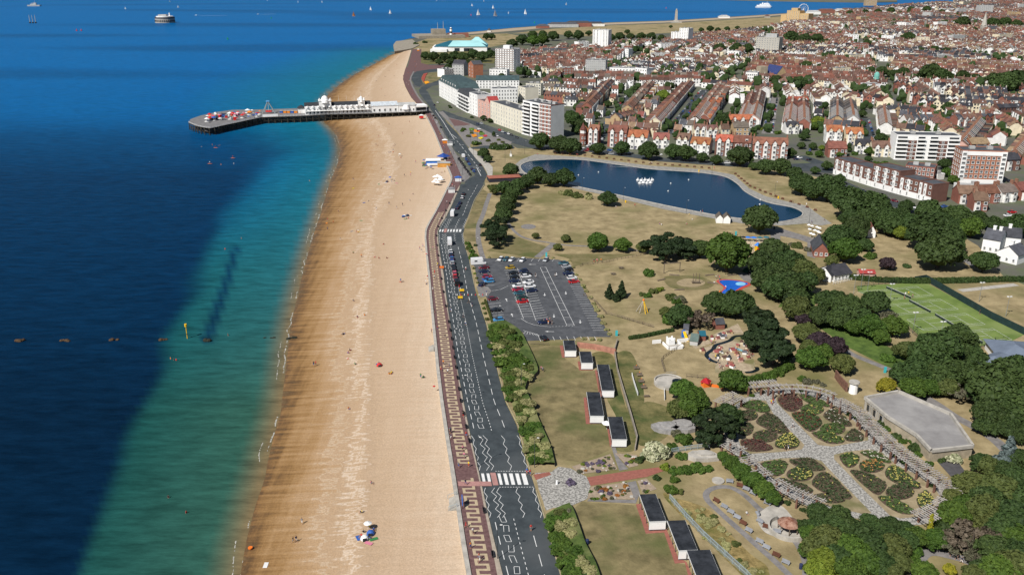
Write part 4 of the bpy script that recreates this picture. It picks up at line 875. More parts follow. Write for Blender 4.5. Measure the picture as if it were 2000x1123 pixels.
 # terraced house: front faces -y, width along x
def terrace_parts(W,D,H,wall,roof,style):
 K=(W,D,H,style)
 def walls():
  mb=MB();mb.box(0,D/2,0,W,D,H);rh=D*.36
  for x in(-W/2,W/2):mb.add([(x,0,H),(x,D,H),(x,D/2,H+rh)],[(0,1,2)])
  return mb.mesh('wall',WM[wall])
 def roof_():
  mb=MB();rh=D*.36;mb.gable(-W/2,W/2,0,D,H,rh,.3)
  return mb.mesh('roof',RM[roof])
 def party():
  mb=MB();rh=D*.36
  for s in(0,1):
   y0,y1=(0,D/2)if s==0 else(D/2,D);z0,z1=(H,H+rh)if s==0 else(H+rh,H)
   v=[(-W/2-.14,y0,z0),(-W/2+.14,y0,z0),(-W/2+.14,y1,z1),(-W/2-.14,y1,z1)]
   mb.add(v+[(a,b,c+.5)for a,b,c in v],[(4,5,6,7),(0,4,7,3),(1,2,6,5),(0,1,5,4)])
  return mb.mesh('party_wall',WM['grey']if W<6 else M_pot)
 def chim():
  mb=MB();rh=D*.36;mb.box(W/2-.35,D/2-.2,H+rh*.7,.7,1.7,rh*.3+1.5);mb.box(W/2-.35,D/2-.2,H+rh+1.5,.8,1.6,.12)
  for i in range(3):mb.cyl(W/2-.35,D/2-.65+i*.45,H+rh+1.6,.45,.13,.11,6)
  return mb.mesh('chimney',M_pot)
 def bay():
  mb=MB();bx=-W*.2;h=H if style=='gable' else H-.2
  mb.prism([(bx-1.3,0),(bx-.8,-.95),(bx+.8,-.95),(bx+1.3,0)],0,h)
  return mb.mesh('bay',WM['white' if wall in('brick','white','orange')else wall])
 def bayroof():
  mb=MB();bx=-W*.2
  if style=='gable':mb.gable(bx-1.4,bx+1.4,-1.0,D*.32,H,1.75,.25,0,1,'y')
  else:mb.add([(bx-1.4,0,H-.2),(bx-.85,-1.05,H-.2),(bx+.85,-1.05,H-.2),(bx+1.4,0,H-.2),(bx,0,H+.5)],[(0,1,4),(1,2,4),(2,3,4)])
  return mb.mesh('bay_roof',[RM[roof],WM['white']])
 def ext():
  mb=MB();mb.box(-W*.2,D+2.6,0,W*.52,5.2,H*.8)
  return mb.mesh('rear_wing',WM[wall])
 def extroof():
  mb=MB();x0,x1=-W*.2-W*.29,-W*.2+W*.29
  mb.add([(x0,D-.2,H*.8),(x1,D-.2,H*.8+1.1),(x1,D+5.4,H*.8+1.1),(x0,D+5.4,H*.8),(x1,D-.2,H*.8),(x1,D+5.4,H*.8)],[(0,1,2,3),(1,4,5,2),(2,5,3)])
  return mb.mesh('rear_roof',RM[roof])
 L=[('wall',cached(('w',K,wall),walls),None),('roof',cached(('r',K,roof),roof_),None),('party_wall',cached(('p',K),party),None),('chimney',cached(('c',K),chim),None),('rear_wing',cached(('e',K,wall),ext),None),('rear_roof',cached(('er',K,roof),extroof),None)]
 wz=[(.9,1.7),(H-2.1,1.5)]
 if style in('gable','bay'):
  L+=[('bay',cached(('b',K,wall),bay),None),('bay_roof',cached(('br',K,roof),bayroof),None)]
  for z,h in wz:L.append(('window',window_mesh(1.4,h),(-W*.2,-.97,z)))
 else:
  for z,h in wz:L.append(('window',window_mesh(1.3,h),(-W*.2,-.01,z)))
 L+=[('window',window_mesh(1.1,1.5),(W*.26,-.01,H-2.1)),('door',door_mesh(),(W*.28,-.01,0))]
 return L
OCC=[]
def put_house(x,y,rz,W,D,H,wall,roof,style,label,group):
 t=thing('terraced_house',label,'house',(x,y,0),rz,group)
 for nm,me,loc in terrace_parts(W,D,H,wall,roof,style):link(nm,me,t,loc)
 return t
HOUSES=[]
def row(p0,p1,side,where,W=5.6,D=8.5,H=6.2,walls=('brick','white','cream'),roofs=('brown',),style='bay',jit=0):
 """houses from photo pixel p0 to p1 along their front line; side = +1 bodies lie left of the direction p0->p1"""
 a,b=G(*p0),G(*p1);row_w(a,b,side,where,W,D,H,walls,roofs,style,jit)
def row_w(a,b,side,where,W=5.6,D=8.5,H=6.2,walls=('brick','white'),roofs=('brown',),style='bay',jit=0):
 d=b-a;L=d.length;n=max(1,int(L/W));d.normalize()
 nrm=Vector((-d.y,d.x,0))*side
 rz=math.atan2(-nrm.x,nrm.y)
 for i in range(n):
  p=a+d*(W*(i+.5))+nrm*rnd.uniform(0,jit)
  HOUSES.append((p.length,p.x,p.y,rz,W,D,H+(rnd.uniform(-.5,.9)if jit else 0),rnd.choice(walls),rnd.choice(roofs),style if isinstance(style,str)else rnd.choice(style),where))
  OCC.append((p.x+nrm.x*D*.6,p.y+nrm.y*D*.6,D*.8))
BR=('brick','brick','darkbrick','buff');WH=('white','cream','white','white')
# rows read from the photo
row((1289,253),(1356,172),1,'facing the long tree lined street',walls=('white','white','grey','cream'),roofs=('brown','redbrown','brown'),style='bay')
row((1345,250),(1400,176),-1,'on the far side of the long street',walls=('brick','brick','white'),roofs=('brown','redbrown','greybrown'),style='gable')
row((1384,247),(1426,185),1,'backing on to the long street row',walls=('brick','white'),roofs=('brown','greybrown','orange'),style='gable')
row((1482,250),(1494,193),1,'left of the short parked street',walls=('white','cream','brick'),roofs=('brown','brown','greybrown','orange'),D=9.5)
row((1440,246),(1460,195),-1,'behind the row left of the parked street',walls=('brick','buff'),roofs=('brown','redbrown'),D=8)
row((1528,256),(1537,204),-1,'right of the short parked street',walls=('cream','brick','white'),roofs=('redbrown','redbrown','brown'),D=9.5)
row((1580,256),(1577,208),1,'in the stepped red roofed block',walls=('brick','buff'),roofs=('brown','brown','redbrown'),D=9)
row((1620,249),(1622,206),-1,'in the stepped grey roofed block',walls=('buff','grey'),roofs=('greybrown','greybrown','slate'),D=10)
row((1676,250),(1668,210),1,'beside the grey roofed block',walls=('white','brick'),roofs=('greybrown','slate'),D=9)
row((1716,262),(1712,225),-1,'facing the dark parked street',walls=('white','white','cream'),roofs=('greybrown','brown'),D=9)
row((1768,249),(1850,247),1,'in the gabled row behind the balcony flats',walls=('brick','white','orange'),roofs=('brown','slate','greybrown'),style='gable',W=6.2)
row((1868,248),(1945,244),1,'in the gabled brick row',walls=('brick','orange'),roofs=('slate','brown'),style='gable',W=6.2)
row((1860,300),(1900,252),-1,'in the stepped row by the side street',walls=('white','pink','cream'),roofs=('brown','dark','greybrown'),style='gable')
row((1962,320),(2010,262),-1,'in the mixed row at the edge',walls=('brick','white'),roofs=('brown','tan'),style='gable')
row((1720,228),(1800,226),1,'in the mixed row by the round tree',walls=('white','buff','white'),roofs=('greybrown','brown','slate'),W=6,style=('bay','gable'))
row((1868,224),(1912,226),1,'in the modern coloured row',walls=('white','paleblue','cream'),roofs=('dark',),W=6,H=7.5,style='plain')
row((1948,228),(1998,226),1,'in the pale panelled row',walls=('grey','white','darkbrick'),roofs=('dark','slate'),W=6,H=7.5,style='plain')
row((1800,176),(1845,208),-1,'in the long white fronted curve',walls=('white','cream','white'),roofs=('brown','greybrown'),style='bay')
row((1565,186),(1720,205),1,'in the row past the stepped blocks',walls=('white','brick','white'),roofs=('brown','brown','dark'),style=('bay','gable'),W=6)
row((1370,172),(1545,184),1,'in the villa row across the street ends',walls=('cream','cream','buff','white'),roofs=('dark','brown','redbrown','dark'),W=9,D=9,style='plain',H=6)
row((1060,172),(1148,172),1,'in the dark roofed terrace behind the hotels',walls=('white','cream'),roofs=('slate','brown','greybrown'),style=('bay','plain'),W=6,H=7)
row((1060,182),(1158,188),1,'in the second terrace behind the hotels',walls=('cream','white','buff'),roofs=('slate','slate','greybrown'),style=('bay',),W=6,H=7)
row((1062,198),(1150,206),1,'behind the brick and white block',walls=('cream','brick','buff'),roofs=('brown','slate'),style=('gable','plain'),W=7,H=7)
row((1155,225),(1200,172),1,'facing the leafy street',walls=('brick','cream','white'),roofs=('slate','brown','brown'),style='bay',W=6.5,H=7.5)
row((1215,228),(1262,176),-1,'on the right of the leafy street',walls=('brick','buff','white'),roofs=('greybrown','brown'),style='gable',W=6.5,H=7)
row((1210,246),(1262,232),1,'in the pale group above the turret house',walls=('white','buff','cream'),roofs=('greybrown','brown','slate'),style='gable',W=7)
# ---- villas along the lake
def villa(px0,px1,base,H,wall,roof,style,label,fl=2,depth=11):
 a,b=G(*px0),G(*px1);W=(b-a).length;d=(b-a).normalized();rz=math.atan2(d.y,d.x)
 c=(a+b)/2
 t=thing('villa',label,'house',(c.x,c.y,0),rz,'villas facing the lake')
 D=depth;rh=min(W,D)*.36
 mb=MB();mb.box(0,D/2,0,W,D,H)
 for x in(-W/2,W/2):mb.add([(x,0,H),(x,D,H),(x,D/2,H+D*.34)],[(0,1,2)])
 part('wall',mb,WM[wall],t)
 mb=MB();mb.gable(-W/2,W/2,0,D,H,D*.34,.4)
 rf=part('roof',mb,RM[roof],t)
 n=max(2,int(W/5));trim=WM['white']if wall!='white' else WM['cream']
 xs=[(-W/2+W*(i+.5)/n)for i in range(n)]
 for i,x in enumerate(xs):
  full=style!='plain'
  if full:
   bw=1.5;zt=H+(.4 if style=='gable' else -1.2)
   mb=MB();mb.prism([(x-bw,0),(x-bw+.4,-1),(x+bw-.4,-1),(x+bw,0)],0,zt);part('bay',mb,WM['white']if(i%2==0 or style=='gable')else WM[wall],t)
   if style=='gable':
    mb=MB();mb.gable(x-bw-.2,x+bw+.2,-1.1,D*.4,zt-.05,2.1,.3,0,1,'y');part('gable_roof',mb,[RM[roof],trim],t)
   else:
    mb=MB();mb.add([(x-bw-.1,0,zt),(x-bw+.35,-1.1,zt),(x+bw-.35,-1.1,zt),(x+bw+.1,0,zt),(x,0,zt+.9)],[(0,1,4),(1,2,4),(2,3,4)]);part('bay_roof',mb,RM[roof],t)
  for k in range(fl):
   z=.9+k*(H-.4)/fl
   link('window',window_mesh(1.7,1.7),t,(x,-1.02 if full else -.01,z))
   if W/n>5.2:link('window',window_mesh(1.0,1.6),t,(x+W/n*.42,-.01,z))
  if style=='dormer' and i%2:
   mb=MB();mb.box(x,D*.2,H+.4,1.8,2.4,1.5);mb.box(x,D*.2-1.25,H+.7,1.4,.06,.9,mi=1);part('dormer',mb,[WM['white'],M_glass],rf)
 link('door',door_mesh(),t,(xs[0]+2.1,-.01,0))
 for x in(-W/2+.6,W/2-.6):
  mb=MB();mb.box(x,D/2,H+D*.34-1,.8,1.8,2.6);mb.box(x,D/2,H+D*.34+1.6,.95,1.95,.15)
  for q in(-.5,0,.5):mb.cyl(x,D/2+q,H+D*.34+1.7,.4,.13,.1,6)
  part('chimney',mb,M_pot,rf)
 OCC.append((c.x,c.y+D/2,W*.7));return t
villa((1148,285),(1168,286),0,10.5,'brick','redbrown','gable','tall red brick villa with pointed corner turret by the lake',3)
p=G(1139,284);t=thing('corner_turret_house','narrow brick house end with witch hat corner turret beside the tall villa','house',(p.x,p.y,0),.2)
mb=MB();mb.cyl(0,1,0,11,2.0,2.0,8);part('turret',mb,WM['brick'],t);mb=MB();mb.cyl(0,1,11,5,2.5,.05,8);part('turret_roof',mb,RM['redbrown'],t);mb=MB();mb.cyl(0,1,8.5,1.9,2.08,2.08,8);part('turret_band',mb,WM['white'],t)
for z in(1,4.5):
 for a in(-.5,.5):link('window',window_mesh(1,1.7),t,(math.sin(a)*2.02,1-math.cos(a)*2.02,z),a)
mb=MB();mb.box(2.6,5,0,5.5,8,9);part('wall',mb,WM['brick'],t);mb=MB();mb.hip(-.2,5.4,1,9,9,4);part('roof',mb,RM['orange'],t)
villa((1186,287),(1222,289),0,10.5,'brick','redbrown','gable','big red brick double gabled villa with porch balcony facing the lake',3,12)
villa((1225,291),(1263,293),0,8.5,'white','orange','gable','half timbered white villa under bright orange tiles',2,12)
villa((1275,290),(1306,291),0,6.4,'white','redbrown','gable','small white gabled villa with red brown roof beside oak',2)
villa((1320,290),(1344,292),0,6.4,'white','brown','gable','white gabled semi half hidden behind lake oaks',2)
villa((1347,300),(1384,303),0,7,'white','orange','gable','white double gabled house with orange central roof',2)
villa((1395,304),(1428,306),0,9.8,'darkbrick','orange','gable','tall dark brick villa with white bays and orange roof',3)
villa((1430,306),(1464,308),0,9.8,'darkbrick','redbrown','dormer','tall dark brick villa with blue trimmed gable behind oak',3)
villa((1468,310),(1536,313),0,9.8,'brick','redbrown','gable','long brick villa pair with cream bays at the lake corner',3)
villa((1612,280),(1643,281),0,8.6,'white','orange','gable','white villa with twin gables and orange red roof',3)
villa((1650,283),(1684,284),0,8,'cream','orange','gable','cream villa with rooftop lantern and orange roof',3)
villa((1616,308),(1652,309),0,6.4,'brick','redbrown','bay','low brick house with wide red brown roof near junction',2)
villa((1668,300),(1700,302),0,5.6,'white','dark','gable','white bungalow with black roof and small gable',2)
villa((1702,306),(1738,307),0,6,'cream','brown','gable','cream house with brown roof and wide windows below flats',2)
villa((1355,268),(1378,268),0,6,'cream','brown','gable','cream twin gabled house behind the lakeside villas',2,9)
villa((1380,270),(1402,270),0,6,'white','brown','gable','white gabled house behind the lakeside villas',2,9)
villa((1408,268),(1424,268),0,6,'cream','brown','plain','small cream house with brown roof in second row',2,9)
villa((1432,266),(1462,266),0,6.5,'buff','greybrown','plain','wide buff brick gable house in second row',2,10)
villa((1425,250),(1474,250),0,6.4,'brick','orange','gable','row end house with long bright orange roof',2,10)
villa((1535,262),(1560,262),0,5.6,'white','dark','gable','white house with black hipped roof by the red terraces',2,10)
villa((1540,210),(1578,210),0,6.5,'brick','orange','gable','brick house with twin orange gables at terrace end',2,8)
for q in((1870,398,1908,399,'brick','tan','wide brick bungalow with tan tiled roof and white bay'),(1912,398,1950,397,'brick','redbrown','brick semi with red brown roof beside garages'),(1954,396,1985,394,'white','greybrown','white and brick semi with grey roof near edge'),(1990,392,2025,390,'brick','redbrown','brick semi at the picture edge'),(1900,412,1928,413,'brick','tan','brick house with tan roof nearest the side road')):
 villa(q[:2],q[2:4],0,5.6,q[4],q[5],'bay',q[6],2,10)
villa((1895,300),(1930,299),0,6.5,'orange','tan','plain','orange brick house beside the balcony flats',2,10)
villa((1962,334),(1990,333),0,7,'darkbrick','dark','bay','dark brick house with black roof right of brick tower',2,10)
# ---- larger blocks
def block(name,p0,p1,D,H,wall_m,label,floors,cols,cat='apartment block',roof_m=None,win=(1.6,1.5),par=.5,z0=1.0,side_cols=0,nowin=(),side_m=None,bands=None,balc=(),group=None,split=None,dw=0):
 a,b=G(*p0),G(*p1);W=(b-a).length;d=(b-a).normalized();rz=math.atan2(d.y,d.x)
 t=thing(name,label,cat,(a.x,a.y,0),rz,group);wall_ms=[wall_m,side_m or wall_m]
 mb=MB();mb.box(W/2,D/2,0,W,D,H);mb.m=[1 if i in(3,5)else 0 for i in range(6)]
 part('wall',mb,wall_ms,t)
 mb=MB();mb.box(W/2,D/2,H+.003,W-.6,D-.6,.12);rf=part('roof',mb,roof_m or M_flat,t)
 if par:
  mb=MB()
  for cx,cy,sx,sy in((W/2,.1,W+.2,.3),(W/2,D-.1,W+.2,.3),(.1,D/2,.3,D-.5),(W-.1,D/2,.3,D-.5)):mb.box(cx,cy,H-.1,sx,sy,par+.1)
  part('parapet',mb,wall_ms[0],t)
 fh=(H-.3)/floors
 for k in range(floors):
  for c in range(cols):
   if(c in nowin):continue
   x=W*(c+.5)/cols
   link('window',window_mesh(min(win[0],W/cols*.8),min(win[1],fh*.66)),t,(x,-.01,k*fh+z0))
  for c in range(side_cols):
   link('window',window_mesh(1.3,min(win[1],fh*.66)),t,(W+.01,D*(c+.5)/side_cols,k*fh+z0),math.pi/2)
   link('window',window_mesh(1.3,min(win[1],fh*.66)),t,(-.01,D*(c+.5)/side_cols,k*fh+z0),-math.pi/2)
 if bands:
  for k in range(floors+1):
   mb=MB();mb.box(W/2,-.06,k*fh+.02,W+.1,.22,.55);part('floor_band',mb,bands,t)
 for x0,x1 in balc:
  for k in range(floors):
   mb=MB();mb.box(W*(x0+x1)/2,-.7,k*fh+.15,W*(x1-x0),1.4,.16);mb.box(W*(x0+x1)/2,-1.37,k*fh+.31,W*(x1-x0),.08,.95)
   part('balcony',mb,M_white_render,t)
   mb=MB();mb.box(W*(x0+x1)/2,-.04,k*fh+.4,W*(x1-x0)*.86,.07,fh*.68);part('balcony_window',mb,M_glass,t)
 for i in range(0 if name=='curved_flats' else 2):
  mb=MB();x=W*(.3+.4*i);mb.box(x,D*.55,H+.12,3,2.5,1.6);part('roof_plant',mb,M_pale,rf)
 c=t.location+Vector((d.x*W/2-d.y*D/2,d.y*W/2+d.x*D/2,0));OCC.append((c.x,c.y,max(W,D)*.62))
 return t,W,D,H
M_brownbrick=WM['darkbrick']
# sea front
t,W,D,H=block('seafront_flats',(1021,262),(1053,270),15,25,M_white_render,'white nine storey flats with balconies at the end of the seafront terrace',9,1,balc=((.02,.46),(.54,.98)),nowin=(0,),side_cols=0)
t,W,D,H=block('seafront_flats',(1053.5,270),(1075,274),14,25,WM['brick'],'brick banded nine storey end of the white seafront flats',9,3,bands=M_white_render,side_cols=0,side_m=M_white_render)
CRM=mat('cream_render',(.68,.64,.53),var=.06,scale=.12)
block('seafront_hotel',(958,238),(1019,261),14,16.5,CRM,'long cream five storey seafront terrace with rows of small windows',5,12,'hotel',win=(1.0,1.9))
t,W,D,H=block('seafront_hotel',(934,229),(957,237.5),13,14.5,WM['pink'],'pink and brown seafront house with red gable between hotels',4,4,'hotel',win=(1.2,1.9));mb=MB();mb.gable(W*.55,W,0,9,H,5,.2,0,1,'y');part('red_gable',mb,[mat('red_tiles',(.33,.05,.045)),WM['pink']],t)
block('seafront_hotel',(917.5,222.5),(933,228.5),13,18,M_white_render,'tall narrow white seafront hotel with flat top',6,3,'hotel',win=(1.2,1.7))
t,W,D,H=block('seafront_hotel',(893.5,209),(917,222),13,13,M_white_render,'white seafront hotel with blue shaded balconies and grey mansard',4,5,'hotel',win=(1.6,1.8),balc=((.02,.98),))
mb=MB();mb.box(W/2,D/2,H+.15,W,D,4,0,0,.82);part('mansard',mb,RM['slate'],t)
M_mans=mat('green_grey_mansard',(.045,.075,.08),var=.25,scale=.3)
t,W,D,H=block('seafront_hotel',(858,188),(893,208.5),22,15,M_white_render,'big white hotel under a green grey mansard roof at the pier',5,12,'hotel',win=(1.4,1.8),side_cols=4)
mb=MB();mb.box(W/2,D/2,H+.15,W+.3,D+.3,6,0,0,.8);part('mansard',mb,M_mans,t)
for k in range(7):mb=MB();mb.box(W*(.12+k*.127),1.5,H+1.2,1.6,2.4,2);mb.box(W*(.12+k*.127),.27,H+1.5,1.2,.08,1.4,mi=1);part('dormer',mb,[M_white_render,M_glass],t)
t,W,D,H=block('hotel_wing',(930,174),(1014,174),14,9,M_white_render,'long white hotel wing with grey green roof behind the seafront',3,14,'hotel',win=(1.4,1.6),par=.2)
mb=MB();mb.gable(0,W,0,D,H+.14,4,.3,0,1);part('pitched_roof',mb,[M_mans,M_white_render],t)
block('hotel_wing',(962,203),(1011,202),14,13.5,M_white_render,'white rear hotel block with two rows of plain windows',4,9,'hotel',win=(1.3,1.6))
block('hotel_wing',(1012,196),(1026,200),14,13,CRM,'cream house end behind the seafront hotels',4,3,'hotel')
block('hotel_wing',(1027,186),(1056,187),12,11,CRM,'cream three storey terrace end with dormers',4,6,'hotel')
block('seafront_house',(868,152),(886,150),12,9,M_white_render,'white house with dark slate roof near the roundabout',3,4,'house');
t,W,D,H=block('seafront_house',(884,148),(906,149),12,13,WM['slatewall']if 'slatewall' in WM else WM['grey'],'tall grey gabled house near the roundabout',4,4,'house');mb=MB();mb.gable(0,W,0,D,H,5,.3,0,1);part('pitched_roof',mb,[RM['dark'],WM['grey']],t)
t,W,D,H=block('seafront_house',(915,150),(925,153),12,15,WM['orange'],'tall narrow brown brick gable near the white tower',4,2,'house');mb=MB();mb.gable(0,W,0,D,H,4,.2,0,1,'y');part('pitched_roof',mb,[RM['slate'],WM['orange']],t)
block('white_house',(956,148),(990,149),12,7,M_white_render,'low white flat roofed house below the banded tower',2,6,'house')
# towers
t,W,D,H=block('tower_block',(968,139),(1003,141),18,27,M_white_render,'white tower block with brown bands near the park',10,7,bands=mat('brown_band',(.22,.13,.10)),win=(1.9,1.4),side_cols=2)
mb=MB();mb.box(W*.5,D*.5,H+.1,9,8,4);part('penthouse',mb,M_white_render,t)
t,W,D,H=block('tower_block',(1157,100),(1187,101),18,32,M_white_render,'tall slim white tower block with ribbed front',15,5,win=(1.6,1.2),side_cols=3)
for x in(.02,.25,.5,.75,.98):mb=MB();mb.box(W*x,-.25,0,1.2,.5,H);part('rib',mb,M_white_render,t)
block('tower_block',(1143,147),(1182,148),16,17.5,WM['grey'],'grey concrete slab block among dark terraces',6,10,win=(1.5,1.2),side_cols=3)
block('tower_block',(1310,85),(1325,86),14,19,M_white_render,'lower white half of the twin tower by the common',8,3)
block('tower_block',(1325.5,86),(1343,87),16,26,M_white_render,'taller white half of the twin tower by the common',10,4,win=(1.6,1.3))
t,W,D,H=block('tower_block',(1474,110),(1519,112),22,27,mat('tower_concrete',(.42,.40,.35),var=.1),'broad pale concrete tower with stepped base and roof plant',9,9,win=(1.7,1.3),side_cols=4)
mb=MB();mb.box(W*.6,D*.5,H+.1,16,10,5);part('penthouse',mb,WM['grey'],t);mb=MB();mb.box(W*.5,-5,0,W*1.15,10,6);part('podium',mb,MATS['tower_concrete'],t)
M_tan=mat('tan_brick',(.52,.36,.18),var=.1)
t,W,D,H=block('tower_block',(1535,46),(1560,47),25,30,M_tan,'stepped tan flats beside the observation wheel',10,6,win=(2,1.3));mb=MB();mb.box(W+12,D/2,0,23,D,24);part('wing',mb,M_tan,t);mb=MB();mb.box(-8,D/2,0,15,D,20);part('wing',mb,M_tan,t);mb=MB();mb.box(W/2,D/2,H,W*.5,D*.6,6);part('penthouse',mb,M_tan,t)
for q in range(8):
 for xx in(W+4,W+10,W+16,W+22):
  if q<7:link('window',window_mesh(2,1.3),t,(xx,-.01,q*3+1))
block('tower_block',(1911,29),(1938,29),20,26,WM['grey'],'grey slab tower on the far skyline',9,7,win=(2,1.4))
block('tower_block',(1690,12),(1712,12),20,20,WM['buff'],'buff block on the far harbour side',6,6)
block('white_flats',(1190,150),(1240,152),14,10,M_white_render,'white flat roofed flats among the mid terraces',3,8);block('white_flats',(1240,158),(1262,160),14,14,M_white_render,'taller white flats beside low white ones',4,5)
block('white_flats',(1318,128),(1352,129),14,9,M_white_render,'low white flats far behind the lake',3,8)
block('white_flats',(1455,162),(1478,163),14,11,M_white_render,'white flats below the concrete tower',3,6);block('white_flats',(1340,108),(1365,108),12,9,M_white_render,'white flats by the far trees',3,6)
block('brick_flats',(1660,98),(1695,98),14,10,WM['brick'],'red brick flats far right of concrete tower',3,8)
# terrace facing the common with front shade painted pale blue, curved flats, balcony flats
row((1012,128),(1058,122),1,'in the tall shaded terrace by the banded tower',walls=('white','paleblue','cream'),roofs=('slate','dark'),W=6.5,H=10,style='plain',D=11)
row((1060,112),(1110,112),1,'in the white terrace by the common trees',walls=('white','white','cream'),roofs=('slate','brown'),W=7,H=9,style='plain',D=11)
t,W,D,H=block('balcony_flats',(1745,312),(1869,315),14,16,M_white_render,'long white balcony flats with brown brick panels',6,1,nowin=(0,),balc=((.01,.185),(.335,.46),(.525,.66),(.815,.99)))
for x0,x1 in((.195,.325),(.665,.805)):
 for k in range(5):
  mb=MB();mb.box(W*(x0+x1)/2,-.1,.5+k*2.62,W*(x1-x0),.3,1.9);part('brick_panel',mb,WM['darkbrick'],t);link('window',window_mesh(1.5,1.3),t,(W*(x0+x1)/2,-.26,.9+k*2.62))
t,W,D,H=block('brick_flats',(1869,358),(1956,361),14,19,WM['orange'],'seven storey red brick flats with white corner bays',7,9,win=(1.7,1.6),nowin=(0,8),side_cols=4)
for x0,x1 in((.0,.12),(.88,1.0)):
 mb=MB();mb.box(W*(x0+x1)/2,-.25,2.6,W*(x1-x0),.5,H-2.6);part('corner_bay',mb,M_white_render,t)
 for k in range(6):link('window',window_mesh(2.2,1.5),t,(W*(x0+x1)/2,-.52,3.6+k*2.6))
mb=MB();mb.box(W/2,-.1,0,W,.4,2.7);part('white_base',mb,M_white_render,t);mb=MB();mb.box(W/2,-.1,H-2.4,W,.36,2.3);part('white_attic',mb,M_white_render,t)
t,W,D,H=block('garage_row',(1871,375),(1990,377),7,3.6,M_white_render,'white flat roofed garage row with green doors',1,1,'garage',nowin=(0,),roof_m=M_pale,par=.2)
for k in range(12):mb=MB();mb.box(W*(k+.5)/12,-.05,.1,W/12*.78,.14,2.3);part('garage_door',mb,mat('green_door',(.02,.16,.10)),t)
segs=[((1627,340),(1660,351)),((1660.3,351.1),(1700,364)),((1700.3,364.1),(1752,379)),((1752.3,379.1),(1790,389)),((1790.3,389.1),(1817,397))]
for i,(a,b)in enumerate(segs):
 H=12.5 if i in(2,)else 9.8
 t,W,D,H=block('curved_flats',a,b,11,H,WM['darkbrick'],['far end','second section','taller middle section','fourth section','near end'][i]+' of the long brick and white flats above the trees',4 if H>11 else 3,max(3,int(W/3)if(W:=(G(*b)-G(*a)).length)else 3),win=(1.4,1.5),z0=1.2,roof_m=M_flat,group='sections of the long brick and white flats')
 mb=MB();mb.box(W/2,-.1,0,W-.1,.3,3.1);part('white_base',mb,M_white_render,t)
 for x in(.17,.5,.83)[:2 if W<16 else 3]:
  mb=MB();mb.box(W*x,-.16,3.1,1.7,.44,H-3.4);part('white_pier',mb,M_white_render,t);
  for k in range(3 if H<11 else 4):link('window',window_mesh(.9,1.5),t,(W*x,-.4,1.2+k*3.1))
block('brick_flats',(1765,350),(1822,356),12,8,WM['brick'],'brick wing with white ground floor behind the long flats',3,7,win=(1.5,1.6),group=None)
block('seaside_shop',(1800,345),(1830,352),6,3,M_white_render,'low white extension behind the long flats',1,4,'building')
# ---- everything else: rows of houses on a street grid, nearest ones as houses of their own
zone=gp([(1065,165),(1000,130),(1010,112),(1110,98),(1180,92),(1300,82),(1400,72),(1480,60),(1560,48),(1640,26),(1750,14),(1860,5),(1990,0),(2200,-4),(2500,60),(2500,260),(2060,330),(1960,330),(1880,300),(1745,268),(1700,270),(1480,264),(1290,270),(1165,270),(1120,215)])
for a,b,r in TREES:OCC.append((a,b,r*1.0))
GRID={}
for a,b,r in OCC:
 for i in range(int((a-r)//40),int((a+r)//40)+1):
  for j in range(int((b-r)//40),int((b+r)//40)+1):GRID.setdefault((i,j),[]).append((a,b,r))
def free(x,y,m=4):
 for a,b,r in GRID.get((int(x//40),int(y//40)),()):
  if(x-a)**2+(y-b)**2<(r+m)**2:return False
 return True
ST=[(G(*a),G(*b),wd)for a,b,wd in STREETS]
def on_street(x,y):
 for a,b,wd in ST:
  d=b-a;L2=d.x*d.x+d.y*d.y;t=max(-.02,min(1.02,((x-a.x)*d.x+(y-a.y)*d.y)/L2))
  if(x-a.x-d.x*t)**2+(y-a.y-d.y*t)**2<(wd*.5+5)**2:return True
 return False
ang=R(-17.5);U=Vector((math.sin(R(17.5)),math.cos(R(17.5)),0));V=Vector((math.cos(R(17.5)),-math.sin(R(17.5)),0))
frnd=random.Random(21);CELL=165
def fill():
 k0=0
 for iu in range(0,30):
  for iv in range(-14,22):
   o=U*(520+iu*CELL)+V*(iv*CELL-60)
   along=frnd.random()<(.30 if iu<3 else .22)
   A,B=(U,V)if along else(V,U);q_=frnd.uniform(-.16,.16);A,B=A*math.cos(q_)+B*math.sin(q_),B*math.cos(q_)-A*math.sin(q_)
   dist=o.length
   wset=frnd.choice([WH,WH,WH,WH,('white','cream','brick'),('white','brick','pink','buff'),('white','grey','cream','brick')])
   rset=frnd.choice([('brown','redbrown','brown'),('brown','greybrown','redbrown'),('slate','brown','dark'),('redbrown','brown','tan','brown'),('brown','redbrown','greybrown','slate')])
   stl=frnd.choice(['bay','gable','bay','plain','gable'])
   H=frnd.choice([6.2,6.6,7,7.6,8.6]);W=frnd.choice([5.4,5.8,6.4,7])
   st=frnd.choice([(0,1),(26,-1),(52,1),(78,-1),(104,1),(130,-1)])
   for off,sd in((6,1),(44,-1),(58,1),(96,-1),(110,1),(150,-1)):
    nn=int((CELL-12)/W)
    gap=frnd.randrange(4,nn)
    for i in range(nn):
     if i==gap and frnd.random()<.6:continue
     p=o+A*(6+W*(i+.5))+B*off
     nrm=B*sd
     c=p+nrm*6
     if not inside(c,zone)or not free(c.x,c.y,5)or on_street(c.x,c.y):continue
     rz=math.atan2(-nrm.x,nrm.y)
     HOUSES.append((p.length,p.x,p.y,rz,W,8.5,H+frnd.choice([0,0,0,.6,2.2 if dist>900 else 0]),frnd.choice(wset),frnd.choice(rset),stl if frnd.random()<.8 else 'plain',None))
fill()
